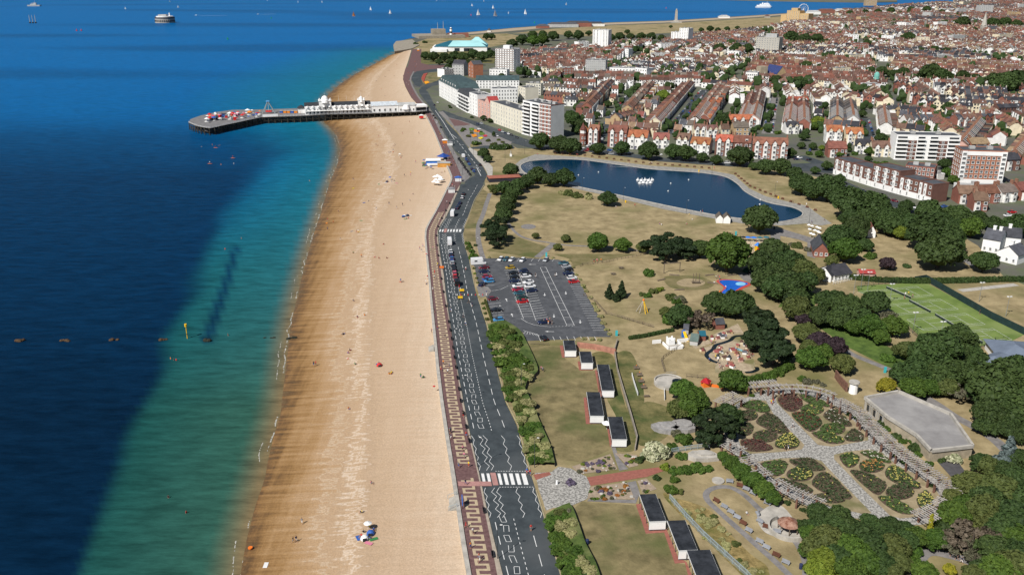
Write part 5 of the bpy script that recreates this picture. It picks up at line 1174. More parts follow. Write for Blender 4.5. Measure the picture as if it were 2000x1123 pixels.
# larger plain blocks scattered among the terraces
brn=random.Random(5);kb=0
for px,py,wpx,fl_ in((1095,150,26,3),(1225,138,30,3),(1130,98,20,4),(1270,118,30,3),(1385,150,34,3),(1420,118,22,4),(1290,102,24,4),(1205,112,22,4),(1350,118,26,3),(1540,128,26,3),(1630,150,30,3),(1660,122,26,3),(1700,108,28,3),(1590,104,24,4),(1650,82,26,4),(1760,118,30,3),(1830,122,26,3),(1900,118,28,3),(1960,118,28,3),(1720,84,24,4),(1790,88,24,4),(1860,84,24,4),(1950,82,26,4),(1430,82,18,4),(1560,60,18,5),(1620,56,18,5),(1680,46,18,5),(1750,58,18,5),(1830,58,18,5),(1800,38,16,6),(1870,30,16,6),(1965,36,18,6),(1990,20,18,6),(1880,14,16,6),(1780,30,16,6),(1850,176,30,3),(1690,184,30,3),(1985,200,26,3),(1930,190,26,3)):
 w_=brn.choice([(M_white_render,'white'),(M_white_render,'white'),(WM['cream'],'cream'),(WM['grey'],'pale grey'),(WM['brick'],'red brick'),(WM['buff'],'buff')]);kb+=1
 block('flats_block',(px,py),(px+wpx,py+brn.uniform(-1.5,2)),brn.uniform(10,14),fl_*2.9+.3,w_[0],w_[1]+' block of flats rising among the far terraces',fl_,max(3,wpx//5),win=(1.6,1.4),group='plain blocks among the far terraces',roof_m=brn.choice([M_flat,M_pale]))
 cx=G(px+wpx/2,py);HOUSES[:]=[h for h in HOUSES if(h[1]-cx.x)**2+(h[2]-cx.y-7)**2>(wpx/SC(py)*.5+7)**2]
HOUSES.sort(key=lambda h:h[0])
def inframe(h):
 x,y=PX((h[1],h[2],3));return -10<x<2012 and -5<y<1130
vis=[h for h in HOUSES if inframe(h)]
NEAR=set(id(h)for h in vis[:262])
WDESC={'white':'white','cream':'cream','brick':'red brick','darkbrick':'dark brick','buff':'buff brick','pink':'pink','grey':'grey','orange':'orange brick','paleblue':'pale blue'}
RDESC={'brown':'brown','redbrown':'red brown','orange':'orange','slate':'slate grey','dark':'black','greybrown':'grey brown','tan':'tan'}
for h in vis[:262]:
 _,x,y,rz,W,D,H,wl,rf,stl,where=h
 put_house(x,y,rz,W,D,H,wl,rf,stl,'%s house, %s roof, %s'%(WDESC[wl],RDESC[rf],where or 'among the packed terraces'),'terraced houses of the town')
def far_houses():
 hs=[h for h in HOUSES if id(h)not in NEAR]
 vs=[];fs=[];cols=[];o=0;f=random.Random(4)
 def add(v,q,c):
  nonlocal o
  vs.extend(v);fs.extend([tuple(i+o for i in k)for k in q]);cols.extend([c]*len(q));o+=len(v)
 gl=(.03,.036,.045)
 for dist,x,y,rz,W,D,H,wl,rf,stl,where in hs:
  c,s=math.cos(rz),math.sin(rz)
  T=lambda a,b,z:(x+a*c-b*s,y+a*s+b*c,z)
  j=f.uniform(.85,1.12);wc=tuple(min(.82,k*j*1.08)for k in WALLC[wl]);j=f.uniform(.55,1.15);rc=tuple(k*j for k in ROOFC[rf])
  rh=D*.31;w2=W/2
  fg=stl=='gable' and f.random()<.6;e=.35
  base=[T(-w2,0,0),T(w2,0,0),T(w2,D,0),T(-w2,D,0),T(-w2,0,H),T(w2,0,H),T(w2,D,H),T(-w2,D,H)]
  if fg:
   add(base+[T(0,0,H+rh-.05),T(0,D,H+rh-.05)],[(0,1,5,8,4),(1,2,6,5),(2,3,7,9,6),(3,0,4,7)],wc)
   add([T(-w2-.1,-e,H),T(0,-e,H+rh),T(0,D+e,H+rh),T(-w2-.1,D+e,H),T(w2+.1,-e,H),T(w2+.1,D+e,H)],[(0,1,2,3),(1,4,5,2)],rc);stl='plain'
  else:
   add(base+[T(-w2,D/2,H+rh-.05),T(w2,D/2,H+rh-.05)],[(0,1,5,4),(1,2,6,9,5),(2,3,7,6),(3,0,4,8,7)],wc)
   add([T(-w2,-e,H-e*.7),T(w2,-e,H-e*.7),T(w2,D/2,H+rh),T(-w2,D/2,H+rh),T(w2,D+e,H-e*.7),T(-w2,D+e,H-e*.7)],[(0,1,2,3),(3,2,4,5)],rc)
  if dist<2300:
   k=H+rh;q=[(w2-.7,D/2-.8),(w2,D/2-.8),(w2,D/2+.8),(w2-.7,D/2+.8)]
   add([T(a,b,k-1)for a,b in q]+[T(a,b,k+1.5)for a,b in q],[(0,1,5,4),(1,2,6,5),(2,3,7,6),(3,0,4,7),(4,5,6,7)],(.26,.15,.115)if f.random()<.7 else(.5,.45,.38))
   # rear wing
   b0,b1=D,D+5;a0,a1=-w2*.9,w2*.15;h2=H*.8
   add([T(a0,b0,0),T(a1,b0,0),T(a1,b1,0),T(a0,b1,0),T(a0,b0,h2),T(a1,b0,h2+1),T(a1,b1,h2+1),T(a0,b1,h2)],[(1,2,6,5),(2,3,7,6),(3,0,4,7)],wc)
   for zz in(.9,h2-1.9):add([T(a0+.9,b1+.04,zz),T(a0+.9,b1+.04,zz+1.4),T(a1-.9,b1+.04,zz+1.4),T(a1-.9,b1+.04,zz)],[(0,1,2,3)],gl)
   add([T(w2*.4,D+.04,H-2),T(w2*.4,D+.04,H-.6),T(w2*.85,D+.04,H-.6),T(w2*.85,D+.04,H-2)],[(0,1,2,3)],gl)
   add([T(a0-.1,b0,h2),T(a1+.1,b0,h2+1.05),T(a1+.1,b1+.2,h2+1.05),T(a0-.1,b1+.2,h2)],[(0,1,2,3)],rc)
  ws=[(-w2*.45,H-2.2,1.5),(w2*.45,H-2.2,1.1),(-w2*.45,.9,1.6)]+([(-w2*.45,H-4.9,1.5),(w2*.45,H-4.9,1.1)]if H>8 else[])
  fy=-.04
  if stl in('gable','bay'):
   a0,a1=-w2*.45-1.2,-w2*.45+1.2;fy=-.95;zt=H+.1 if stl=='gable' else H-.4
   bc=WALLC['white']if f.random()<.6 else wc
   add([T(a0,0,0),T(a0,-.9,0),T(a1,-.9,0),T(a1,0,0),T(a0,0,zt),T(a0,-.9,zt),T(a1,-.9,zt),T(a1,0,zt)],[(0,1,5,4),(1,2,6,5),(2,3,7,6)],bc)
   if stl=='gable':
    m_=(a0+a1)/2;add([T(a0-.2,-.9,zt),T(a1+.2,-.9,zt),T(m_,-.9,zt+1.6)],[(0,1,2)],bc)
    add([T(a0-.3,-1.1,zt-.1),T(m_,-1.1,zt+1.7),T(m_,D*.3,zt+1.7),T(a0-.3,D*.1,zt-.1),T(a1+.3,-1.1,zt-.1),T(a1+.3,D*.1,zt-.1)],[(0,1,2,3),(4,5,2,1)],rc)
   else:add([T(a0,0,zt+.5),T(a0,-.95,zt),T(a1,-.95,zt),T(a1,0,zt+.5)],[(0,1,2,3)],rc)
  for i,(a,z,ww)in enumerate(ws):
   yy=fy if i in(0,2)else -.04
   add([T(a-ww/2,yy,z),T(a+ww/2,yy,z),T(a+ww/2,yy,z+1.5),T(a-ww/2,yy,z+1.5)],[(0,1,2,3)],gl)
  if f.random()<.35:
   a,b=f.uniform(-w2*.4,w2*.4),D*.22;z=H+rh*.44
   add([T(a-.5,b-.4,z-.18),T(a+.5,b-.4,z-.18),T(a+.5,b+.4,z+.45),T(a-.5,b+.4,z+.45)],[(0,1,2,3)],(.55,.57,.6))
 me=bpy.data.meshes.new('distant_houses');me.from_pydata(vs,[],fs)
 at=me.color_attributes.new('paint','FLOAT_COLOR','CORNER');lt=np.zeros(len(fs),np.int32);me.polygons.foreach_get('loop_total',lt)
 arr=np.repeat(np.concatenate([np.array(cols),np.ones((len(cols),1))],1),lt,axis=0).astype(np.float32);at.data.foreach_set('color',arr.ravel())
 M=bpy.data.materials.new('house_paint');M.use_nodes=True;nd=M.node_tree.nodes;a=nd.new('ShaderNodeVertexColor');a.layer_name='paint'
 b=nd['Principled BSDF'];b.inputs['Roughness'].default_value=.85;b.inputs['Specular IOR Level'].default_value=.2
 n1=nd.new('ShaderNodeTexNoise');n1.inputs['Scale'].default_value=.4;n1.inputs['Detail'].default_value=4;g_=nd.new('ShaderNodeNewGeometry');M.node_tree.links.new(g_.outputs['Position'],n1.inputs['Vector'])
 mr=nd.new('ShaderNodeMapRange');mr.inputs[1].default_value=.3;mr.inputs[2].default_value=.7;mr.inputs[3].default_value=.8;mr.inputs[4].default_value=1.15;M.node_tree.links.new(n1.outputs[0],mr.inputs[0])
 mx=nd.new('ShaderNodeMixRGB');mx.blend_type='MULTIPLY';mx.inputs[0].default_value=1;M.node_tree.links.new(a.outputs[0],mx.inputs[1]);M.node_tree.links.new(mr.outputs[0],mx.inputs[2]);M.node_tree.links.new(mx.outputs[0],b.inputs['Base Color'])
 me.materials.append(M);o_=struct('distant_houses',me,M,'stuff');o_['label']='packed far terraces of brown roofed houses'
 return len(hs)
NFAR=far_houses();print('far houses',NFAR)
# small garden trees and bushes between the far houses read as one mass
def far_garden():
 f=random.Random(9);vs=[];fs=[];n=0;xs=[p.x for p in zone];ysz=[p.y for p in zone]
 base=MB().ball(0,0,.8,1,6,4)
 tries=0
 pts=[]
 for k in range(150):
  d=950+2000*f.random()**1.3;x=d*f.uniform(-.02,.62);y=math.sqrt(max(1,d*d-x*x))
  if inside((x,y),zone):
   for q in range(f.randrange(3,12)):pts.append((x+f.gauss(0,11),y+f.gauss(0,11),f.uniform(2.6,5.2)))
 for x,y,r in pts:
  o=len(vs);h0=r*.5+f.uniform(0,2)
  for a,b,c in base.v:k=r*f.uniform(.75,1.2);vs.append((x+a*k,y+b*k,c*k+h0))
  fs+=[tuple(i+o for i in q)for q in base.f]
 while n<1900 and tries<40000:
  tries+=1;d=520+2500*f.random()**1.5;x=d*f.uniform(-.02,.62);y=math.sqrt(max(1,d*d-x*x))
  if not inside((x,y),zone)or not free(x,y,0):continue
  r=f.uniform(1.4,4.2);o=len(vs)
  for a,b,c in base.v:
   k=r*f.uniform(.8,1.2);vs.append((x+a*k,y+b*k,(c+.2)*k))
  fs+=[tuple(i+o for i in q)for q in base.f];n+=1
 me=bpy.data.meshes.new("garden_greenery");me.from_pydata(vs,[],fs);me.materials.append(LEAF["oak"]);o_=link("garden_greenery",me);o_["kind"]="stuff"
far_garden()
# ------------------------ rose garden
ro=smooth_poly(gp(Z7((480,345),(560,318),(650,310),(800,318),(940,355),(1100,470),(1250,620),(1400,750),(1560,850),(1620,930),(1560,1020),(1420,1070),(1200,1055),(900,1000),(690,920),(560,820),(470,720),(340,650),(330,520),(370,420))),True,4)
struct('rose_garden_paving',MB().sheet(ro,.055),M_crazy)
QUAD=[((610,345),(740,335),(870,370),(950,410),(1050,490),(1130,565),(1130,600),(930,635),(850,625),(620,390)),((395,430),(480,370),(560,380),(600,450),(690,540),(775,625),(760,650),(640,665),(470,675),(420,640),(390,520)),((510,720),(640,700),(800,695),(870,715),(950,800),(1150,1005),(1100,1010),(900,965),(700,865),(560,790)),((940,680),(1010,662),(1140,650),(1210,670),(1290,740),(1400,790),(1500,860),(1535,920),(1500,985),(1420,1025),(1310,1035),(1250,1018),(1100,870),(940,705))]
for q in QUAD:ground('rose_garden_earth',Z7(*q),M_earth,.075)
BEDS=[([(625,365),(700,340),(740,360),(765,400),(720,440),(660,425)],'rb','dark maroon leaved rose bed at the far tip of the garden'),([(745,350),(830,360),(915,405),(900,415),(800,395)],'g','slim green rose bed under the far pergola arc'),((818,428,64,31),'gy','oval rose bed flecked with cream near the far arc'),([(705,450),(800,445),(870,490),(850,535),(800,550),(740,500)],'r','red and green rose bed beside the long stone path'),([(880,465),(930,425),(1000,470),(1040,520),(960,515)],'dp','dark bed with pale specks below the pergola beams'),((932,538,70,33),'go','olive green oval bed near the cross path'),([(815,560),(900,555),(990,590),(985,615),(900,615)],'gy','bed with yellow corner along the cross path'),([(1000,580),(1050,535),(1105,575),(1090,605),(1020,605)],'dp','dark speckled bed at the cross path end by the terrace'),([(420,410),(500,375),(570,405),(580,440),(530,445)],'g','bright green bed at the far left of the garden'),((455,463,60,30),'d','dark oval bed beside the pines'),([(505,495),(560,450),(620,470),(690,550),(640,565),(550,530)],'d','large dark green bed left of the long stone path'),([(400,520),(460,500),(490,530),(470,570),(420,570)],'b','brown bed in the shade of the pines'),((555,578,68,34),'d','dark green oval bed left of the garden crossing'),([(610,625),(640,575),(700,565),(745,610),(720,645),(640,645)],'yy','pale yellow flowering bed at the crossing corner'),([(420,600),(520,600),(600,645),(540,662),(450,655)],'rb','reddish bed along the cross path near the pines'),([(530,730),(640,712),(680,735),(650,790),(590,795)],'g','green bed at the near left end of the cross path'),([(695,710),(800,700),(860,730),(890,765),(800,770),(720,740)],'d','dark bed on the near side of the crossing'),((750,790,74,39),'y','oval bed of yellow roses by the near pergola'),([(630,815),(720,830),(800,860),(815,895),(740,890)],'b','brownish bed along the near pergola beams'),([(820,850),(850,790),(910,785),(1040,915),(940,915)],'db','large dull green bed beside the near stone path'),([(820,910),(900,895),(1000,930),(960,950),(880,945)],'d','dark bed half under the near trees'),([(970,690),(1030,670),(1080,695),(1060,740),(1010,750)],'gy','green and yellow bed at the right crossing corner'),([(1085,670),(1170,660),(1260,725),(1180,715)],'gp','narrow bed with pale flowers below the terrace pergola'),((1150,745,70,36),'o','oval bed of orange roses'),([(1225,780),(1260,740),(1330,770),(1425,860),(1350,865),(1250,820)],'y','long bed of yellow roses along the curved pergola'),([(1030,775),(1100,775),(1170,800),(1230,845),(1210,890),(1160,895)],'db','long dull brown green bed right of the stone path'),((1307,890,78,41),'d','dark green oval bed in the round garden end'),([(1185,915),(1280,925),(1395,1000),(1320,1010),(1240,970)],'gy','bed with yellow roses nearest the lower trees'),([(1400,930),(1450,880),(1490,920),(1490,970),(1440,1000)],'yy','bright yellow bed at the round end of the garden')]
FL={'r':(.13,.02,.018),'y':(.42,.37,.10),'o':(.42,.20,.06),'p':(.55,.50,.42),'b':(.085,.066,.040),'d':(.036,.056,.020),'g':(.056,.09,.024),'m':(.075,.034,.030)}
FM={k:mat('rose_'+k,c,var=.3,scale=2,rand=0)for k,c in FL.items()}
f=random.Random(31)
for shp,code,lab in BEDS:
 if isinstance(shp,tuple):
  cx,cy,a,b=shp;pts=[(cx+a*math.cos(t*math.pi/10),cy+b*math.sin(t*math.pi/10))for t in range(20)]
 else:pts=shp
 poly=smooth_poly(gp(Z7(*pts)),True,3);c=sum((Vector(p)for p in poly),Vector())/len(poly)
 t=thing('rose_bed',lab,'flower bed',tuple(c),0,'rose beds of the walled garden')
 loc=[(p-c)*1.03 for p in poly]
 mb=MB();mb.prism(loc,.07,.13);part('soil',mb,mat('bed_soil',(.085,.060,.042),var=.3,scale=1.5),t)
 leaves=MB();cols=[FM['d']if 'g' not in code else FM['g'],FM['b']if('b' in code or 'd' in code)else FM['g'],FM['r' if 'r' in code else 'o' if 'o' in code else 'p' if 'p' in code else 'y']]
 xs=[p.x for p in loc];ysz=[p.y for p in loc];area=abs(area2([(p.x,p.y)for p in loc]))/2
 fl={'r':.14,'y':.20,'yy':.36,'o':.14,'gy':.08,'gp':.12,'dp':.05,'rb':.05,'go':.03}.get(code,.01)
 if code=='rb':cols[0]=FM['m'];cols[1]=FM['b']
 n=int(area*5);k=0
 while k<n:
  x,y=f.uniform(min(xs),max(xs)),f.uniform(min(ysz),max(ysz))
  if not inside((x*1.09,y*1.09),loc):continue
  k+=1;z=f.uniform(.22,.42);r=f.uniform(.12,.27)
  for q in range(4):
   aa=f.uniform(0,6.28);ti=f.uniform(.1,.9);u=Vector((math.cos(aa),math.sin(aa),0));v=Vector((-math.sin(aa)*math.cos(ti),math.cos(aa)*math.cos(ti),math.sin(ti)))
   o=Vector((x+f.uniform(-.2,.2),y+f.uniform(-.2,.2),z+f.uniform(-.15,.1)))
   leaves.add([o-u*r-v*r*.7,o+u*r-v*r*.7,o+u*r+v*r*.7,o-u*r+v*r*.7],[(0,1,2,3)],0 if f.random()<.62 else 1)
  if f.random()<fl:
   for q in range(3):
    ox,oy=x+f.uniform(-.25,.25),y+f.uniform(-.25,.25);rr=f.uniform(.06,.12);zz=z+f.uniform(.15,.3)
    leaves.add([(ox-rr,oy-rr,zz),(ox+rr,oy-rr,zz),(ox+rr,oy+rr,zz+.05),(ox-rr,oy+rr,zz+.05)],[(0,1,2,3)],2)
 part('roses',leaves,cols,t,stuff=True)
 # pergola runs
M_beam=mat('weathered_timber',(.30,.27,.24),var=.2,scale=1.2,rgb2=(.46,.43,.40))
M_pier=mat('pergola_brick',(.17,.088,.062),var=.3,scale=1.2)
slat_me=MB().box(0,0,0,.17,4.6,.14).mesh('slat',M_beam)
pier_me=MB().box(0,0,0,.42,.42,2.55).box(0,0,2.55,.52,.52,.08).mesh('brick_pier',M_pier)
def pergola(pts,wd,label,gap=.72):
 c=smooth_poly([G(x,y,2.9)for x,y in Z7(*pts)],False,6)
 t=thing('pergola',label,'pergola',(c[0].x,c[0].y,0),0,'timber pergola runs round the rose garden');o=Vector((c[0].x,c[0].y,0))
 acc=0;acc2=9;beams=[MB()for _ in range(4)]
 for i in range(len(c)-1):
  d=c[i+1]-c[i];d.z=0;L=d.length;d.normalize();n=Vector((-d.y,d.x,0));s=0
  while acc<L:
   p=c[i]+d*acc-o
   if f.random()>.06:
    e=link('slat',slat_me,t,(p.x,p.y,2.95+f.uniform(-.02,.02)),math.atan2(d.y,d.x)+f.uniform(-.03,.03));e.scale=(1,wd/4.0,1)
   acc+=gap*1.25*f.uniform(.93,1.07)
  acc-=L
  acc2+=L
  if acc2>3.4:
   acc2=0
   for sd in(-1,1):
    q=c[i]+n*sd*wd*.36-o;link('brick_pier',pier_me,t,(q.x,q.y,0),math.atan2(d.y,d.x))
  for beam,sd in zip(beams,(-.45,-.27,.27,.45)):
   p,q=c[i]+n*sd*wd-o,c[i+1]+n*sd*wd-o;u=n*.07
   for z0,z1 in((2.76,2.92),):
    beam.add([(k.x,k.y,z)for z in(z0,z1)for k in(p-u,q-u,q+u,p+u)],[(4,5,6,7),(0,1,5,4),(2,3,7,6),(3,2,1,0)])
 for beam in beams:part('long_beam',beam,M_beam,t)
pergola([(310,395),(360,365),(415,345)],4.6,'short pergola of pale slats by the pines at the far left')
pergola([(455,290),(540,285),(630,275)],3.8,'pergola of pale slats below the village hedge')
pergola([(590,310),(660,300),(740,300),(810,308),(880,325),(940,350)],3.4,'thin curved pergola round the far end of the roses',1.1)
pergola([(955,372),(1010,405),(1070,435),(1120,480)],4.4,'pergola run before the stone terrace wall',.6)
pergola([(1120,490),(1180,545),(1240,605),(1310,660)],4.4,'pergola run in the middle beside the terrace hedge',.6)
pergola([(1320,668),(1390,720),(1460,770),(1530,820)],4.4,'long pergola run beside the dark ramp',.6)
pergola([(1540,828),(1585,870),(1590,920),(1550,965),(1480,1005),(1410,1030)],4.4,'pergola curving round the near end of the roses',.6)
pergola([(340,615),(385,640),(420,660)],4.4,'short pergola under the dark pines left of the crossing')
pergola([(440,695),(490,740),(560,800)],4.0,'pergola run beside the clipped hedge',.7)
pergola([(600,825),(680,870),(770,910),(880,955)],4.2,'near pergola run above the cone roofed shelter',.8)
# climbers on the piers
for x,y,r,k in((1025,455,7,'D'),(1070,470,8,'S'),(1150,540,8,'g'),(1250,640,7,'D'),(1285,680,8,'D'),(1330,720,8,'D'),(1130,470,9,'S'),(480,350,6,'S'),(760,320,6,'D'),(540,330,7,'g'),(680,945,9,'D'),(765,985,8,'D'),(860,345,5,'D'),(1480,850,7,'D'),(440,690,8,'S'),(1100,500,9,'s'),(1180,560,9,'S'),(790,270,12,'g'),(840,270,10,'g'),(760,255,10,'S'),(880,290,8,'g')):
 X,Y=Z7((x,y))[0];tree(X,Y,r,k,'climbing at the pergola round the roses','climbers on the rose garden pergola')
 # flat roofed stone terrace
M_stone=mat('terrace_stone',(.34,.29,.21),var=.2,scale=.6);M_deck=mat('grey_deck',(.23,.22,.215),var=.14,scale=.12,rgb2=(.30,.29,.28))
top=[G(x,y,3.3)for x,y in Z7((1112,362),(1300,328),(1590,452),(1715,632),(1482,658),(1400,570),(1240,470))]
c=Vector((top[0].x,top[0].y,0));loc=[Vector((p.x,p.y,0))-c for p in top]
t=thing('stone_terrace','pale stone terrace building with big flat grey deck above the roses','building',tuple(c));mb=MB();mb.prism(loc,0,3.0,0,1);part('wall',mb,[M_stone,M_deck],t)
mb=MB();n=len(loc)
for i in range(n):
 p,q=loc[i],loc[(i+1)%n];d=(q-p).normalized();nn=Vector((-d.y,d.x,0))*.32
 mb.add([(k.x,k.y,z)for z in(2.9,3.75)for k in(p-nn,q-nn,q+nn,p+nn)],[(4,5,6,7),(0,1,5,4),(2,3,7,6)])
part('parapet',mb,M_conc,t)
A,B=loc[0],loc[6];d=(B-A);L=d.length;d.normalize();n_=Vector((d.y,-d.x,0));
if n_.dot(A-loc[2])<0:n_=-n_
for i in range(3):
 p=A+d*(L*(.2+.28*i))+n_*.05;mb=MB();mb.box(p.x,p.y,.4,1.2,.14,1.8,math.atan2(d.y,d.x));part('arched_window',mb,M_glass,t)
 X,Y=Z7((1205+i*85,505+i*70))[0];tree(X,Y,11,'D','growing against the stone terrace wall','shrubs at the terrace wall');tree(X+12,Y+10,10,'S','growing against the stone terrace wall','shrubs at the terrace wall')
 for sd in(-1,1):q=p+d*sd*1.1+n_*.1;mb=MB();mb.box(q.x,q.y,0,.4,.4,2.8,math.atan2(d.y,d.x));part('pilaster',mb,M_conc,t)
ground('ramp',Z7((1490,690),(1600,680),(1720,835),(1640,855)),mat('dark_ramp',(.075,.072,.075),var=.2),.06)
p=G(*Z7((1045,335))[0]);t=thing('gate_pier','white stone gateway pillar with cap at the rose garden corner','gate pier',(p.x,p.y,0));mb=MB();mb.cyl(0,0,0,3.4,1.25,1.15,12);part('shaft',mb,M_white_render,t);mb=MB();mb.cyl(0,0,3.4,.35,1.6,1.5,12);part('cap',mb,M_conc,t)
def wall_run(name,pts,ht,th,m,label,cat='wall',conv=None,z0=0):
 P_=gp(pts);mb=MB()
 for i in range(len(P_)-1):
  a,b=P_[i],P_[i+1];d=(b-a).normalized();nn=Vector((-d.y,d.x,0))*th/2;k=.002*i
  mb.add([(q.x,q.y,z)for z in(z0,ht+k)for q in(a-nn,b-nn,b+nn,a+nn)],[(4,5,6,7),(0,1,5,4),(1,2,6,5),(2,3,7,6),(3,0,4,7)])
 return solo(name,mb,m,label,cat)
wall_run('brick_wall',Z7((945,250),(975,290),(1010,330)),2.6,.4,M_pier,'crumbling red brick wall by the white gate pillar')
wall_run('brick_wall',Z6((1050,412),(1160,425),(1290,455)),1.9,.4,mat('pink_brick',(.36,.17,.12),var=.25),'pink brick retaining wall behind the first chalets')
wall_run('garden_wall',Z6((1302,375),(1283,440),(1300,555),(1342,700),(1385,840),(1425,985),(1412,1060)),1.1,.3,mat('grey_wall',(.26,.23,.19)),'long low grey wall behind the chalet lawn')
wall_run('brick_wall',Z6((1180,590),(1190,690)),.3,.2,M_pier,'low brick step beside long chalet')
# pickets / rail fences
def fence(pts,ht,gap,m,label,rails=2,pale=False):
 P_=gp(pts);t=thing('fence',label,'fence',tuple(P_[0]));o=P_[0];pm=('fp',ht,m.name)
 if pm not in CROWN:CROWN[pm]=MB().box(0,0,0,.1,.1,ht).mesh('post',m)
 for i in range(len(P_)-1):
  a,b=P_[i]-o,P_[i+1]-o;d=b-a;L=d.length;d.normalize();rz=math.atan2(d.y,d.x);k=0
  while k<L:p=a+d*k;link('post',CROWN[pm],t,tuple(p),rz);k+=gap
  for r in range(rails):
   mb=MB();mb.box(0,0,0,L,.06,.1);e=part('rail',mb,m,t,tuple((a+b)/2+Vector((0,0,ht*(.95-.5*r)))),rz)
  if pale:
   mb=MB();x=.15
   while x<L:mb.box(x-L/2,.04,.05,.07,.02,ht*1.05);x+=.22
   e=part('pales',mb,m,t,tuple((a+b)/2),rz);e['kind']='stuff'
M_steel=mat('blue_grey_steel',(.30,.36,.38),var=.1);M_wood=mat('fence_wood',(.16,.125,.09),var=.25)
fence(Z8((1450,580),(1545,690),(1640,790),(1760,900),(1880,1010),(1960,1100)),1.6,2.4,M_steel,'grey steel paling fence behind the near chalets',2,True)
fence(Z6((1640,1075),(1760,1055),(1880,1040),(1885,985),(1860,930)),1.4,2,M_steel,'steel fence round the rock terrace',2,True)
fence(Z5((1070,870),(1085,860),(1150,855),(1250,840),(1370,815),(1480,795)),1.0,2.2,M_wood,'wooden rail fence across the lawn beyond the car park',2)
fence(Z6((1090,90),(1165,130),(1230,205),(1330,230),(1530,290)),1.0,2.4,M_wood,'wooden rail fence between car park and play field',2)
fence(ZM((160,225),(300,265),(420,300),(530,335)),1.0,2.2,M_wood,'wooden fence above the small hedge',2)
fence(ZM((870,520),(760,590),(640,670),(620,700),(655,820)),1.1,1.8,M_wood,'wooden fence round the model village entrance',3)
fence(ZM((890,870),(1010,880),(1130,890)),1.1,1.6,M_wood,'wooden fence below the mini golf terrace',3)
fence(ZM((670,850),(780,845)),1.1,1.6,M_conc,'white rail by the round concrete slab',2)
fence(Z6((870,400),(750,395)),.9,1.6,M_wood,'short fence at the lawn entrance by the car park',2)
# chalets
M_felt=mat('black_felt',(.018,.021,.026),var=.35,scale=.4,rgb2=(.038,.042,.05),rough=.7)
def chalet(tl,tr,br,bl,conv,label,n=4,H=2.4):
 P_=[G(*conv(q)[0],H)for q in(tl,tr,br,bl)]
 a,b=P_[3],P_[2];d=(b-a);W=d.length;d.normalize();L=((P_[0]-P_[3]).length+(P_[1]-P_[2]).length)/2
 y=((P_[0]+P_[1])/2-(P_[2]+P_[3])/2);y.z=0;rz=math.atan2(y.y,y.x)-math.pi/2
 c=(P_[0]+P_[1]+P_[2]+P_[3])/4
 t=thing('beach_chalet',label,'chalet',(c.x,c.y,0),rz,'black roofed chalets along the sea front lawn')
 mb=MB();mb.box(.45,0,0,W-1.4,L-.3,H-.35);part('wall',mb,M_white_render,t)
 mb=MB();mb.box(0,0,H-.35,W+.05,L+.05,.30,mi=1);mb.box(0,0,H-.05,W-.1,L-.1,.06,mi=0);rf=part('roof',mb,[M_felt,paint('fascia',(.60,.61,.60))],t)
 for i in range(1,n):
  mb=MB();mb.box(0,-L/2+L*i/n,H+.01,W-.12,.07,.025);part('felt_seam',mb,M_felt,rf)
 mb=MB();mb.box(0,-L/2+.08,.2,W-.12,.16,H-.56);part('end_wall',mb,M_white_render,t)
 mb=MB();mb.box(0,-L/2+.02,0,W-.3,.3,.24);part('plinth',mb,mat('dark_plinth',(.05,.04,.04)),t)
 dm=('chd',)
 if dm not in CROWN:CROWN[dm]=MB().box(0,0,0,.1,1.5,1.95,mi=0).box(-.03,0,1.0,.08,1.0,.6,mi=1).mesh('door',[M_frame,M_glass])
 pk=('chp',)
 if pk not in CROWN:CROWN[pk]=MB().box(0,0,0,.12,.12,H-.3).mesh('veranda_post',mat('dark_post',(.05,.05,.055)))
 m=max(3,int(L/2.2))
 for i in range(m):
  link('door',CROWN[dm],t,(-W/2+1.12,-L/2+L*(i+.5)/m,.05))
 for i in range(m+1):link('veranda_post',CROWN[pk],t,(-W/2+.1,-L/2+.15+(L-.3)*i/m,0))
chalet((960,367),(1035,365),(1045,430),(972,432),lambda q:Z6(q),'black roofed white chalet nearest the car park')
chalet((1065,437),(1135,437),(1150,507),(1075,508),lambda q:Z6(q),'second small black roofed chalet by the brick wall')
chalet((1172,518),(1250,518),(1283,680),(1205,682),lambda q:Z6(q),'long black roofed chalet block set back from the lawn',5)
chalet((1110,690),(1190,690),(1218,838),(1130,840),lambda q:Z6(q),'black roofed chalet block in the middle of the upper lawn')
chalet((1243,845),(1330,845),(1362,985),(1268,987),lambda q:Z6(q),'black roofed chalet block with white parasol beside it')
chalet((1283,547),(1372,545),(1432,695),(1337,700),lambda q:Z8(q),'chalet block just below the red brick path')
chalet((1443,695),(1532,690),(1607,855),(1502,862),lambda q:Z8(q),'middle chalet block beside the steel fence')
chalet((1560,860),(1662,855),(1750,1030),(1612,1035),lambda q:Z8(q),'chalet block cut by the bottom of the picture')
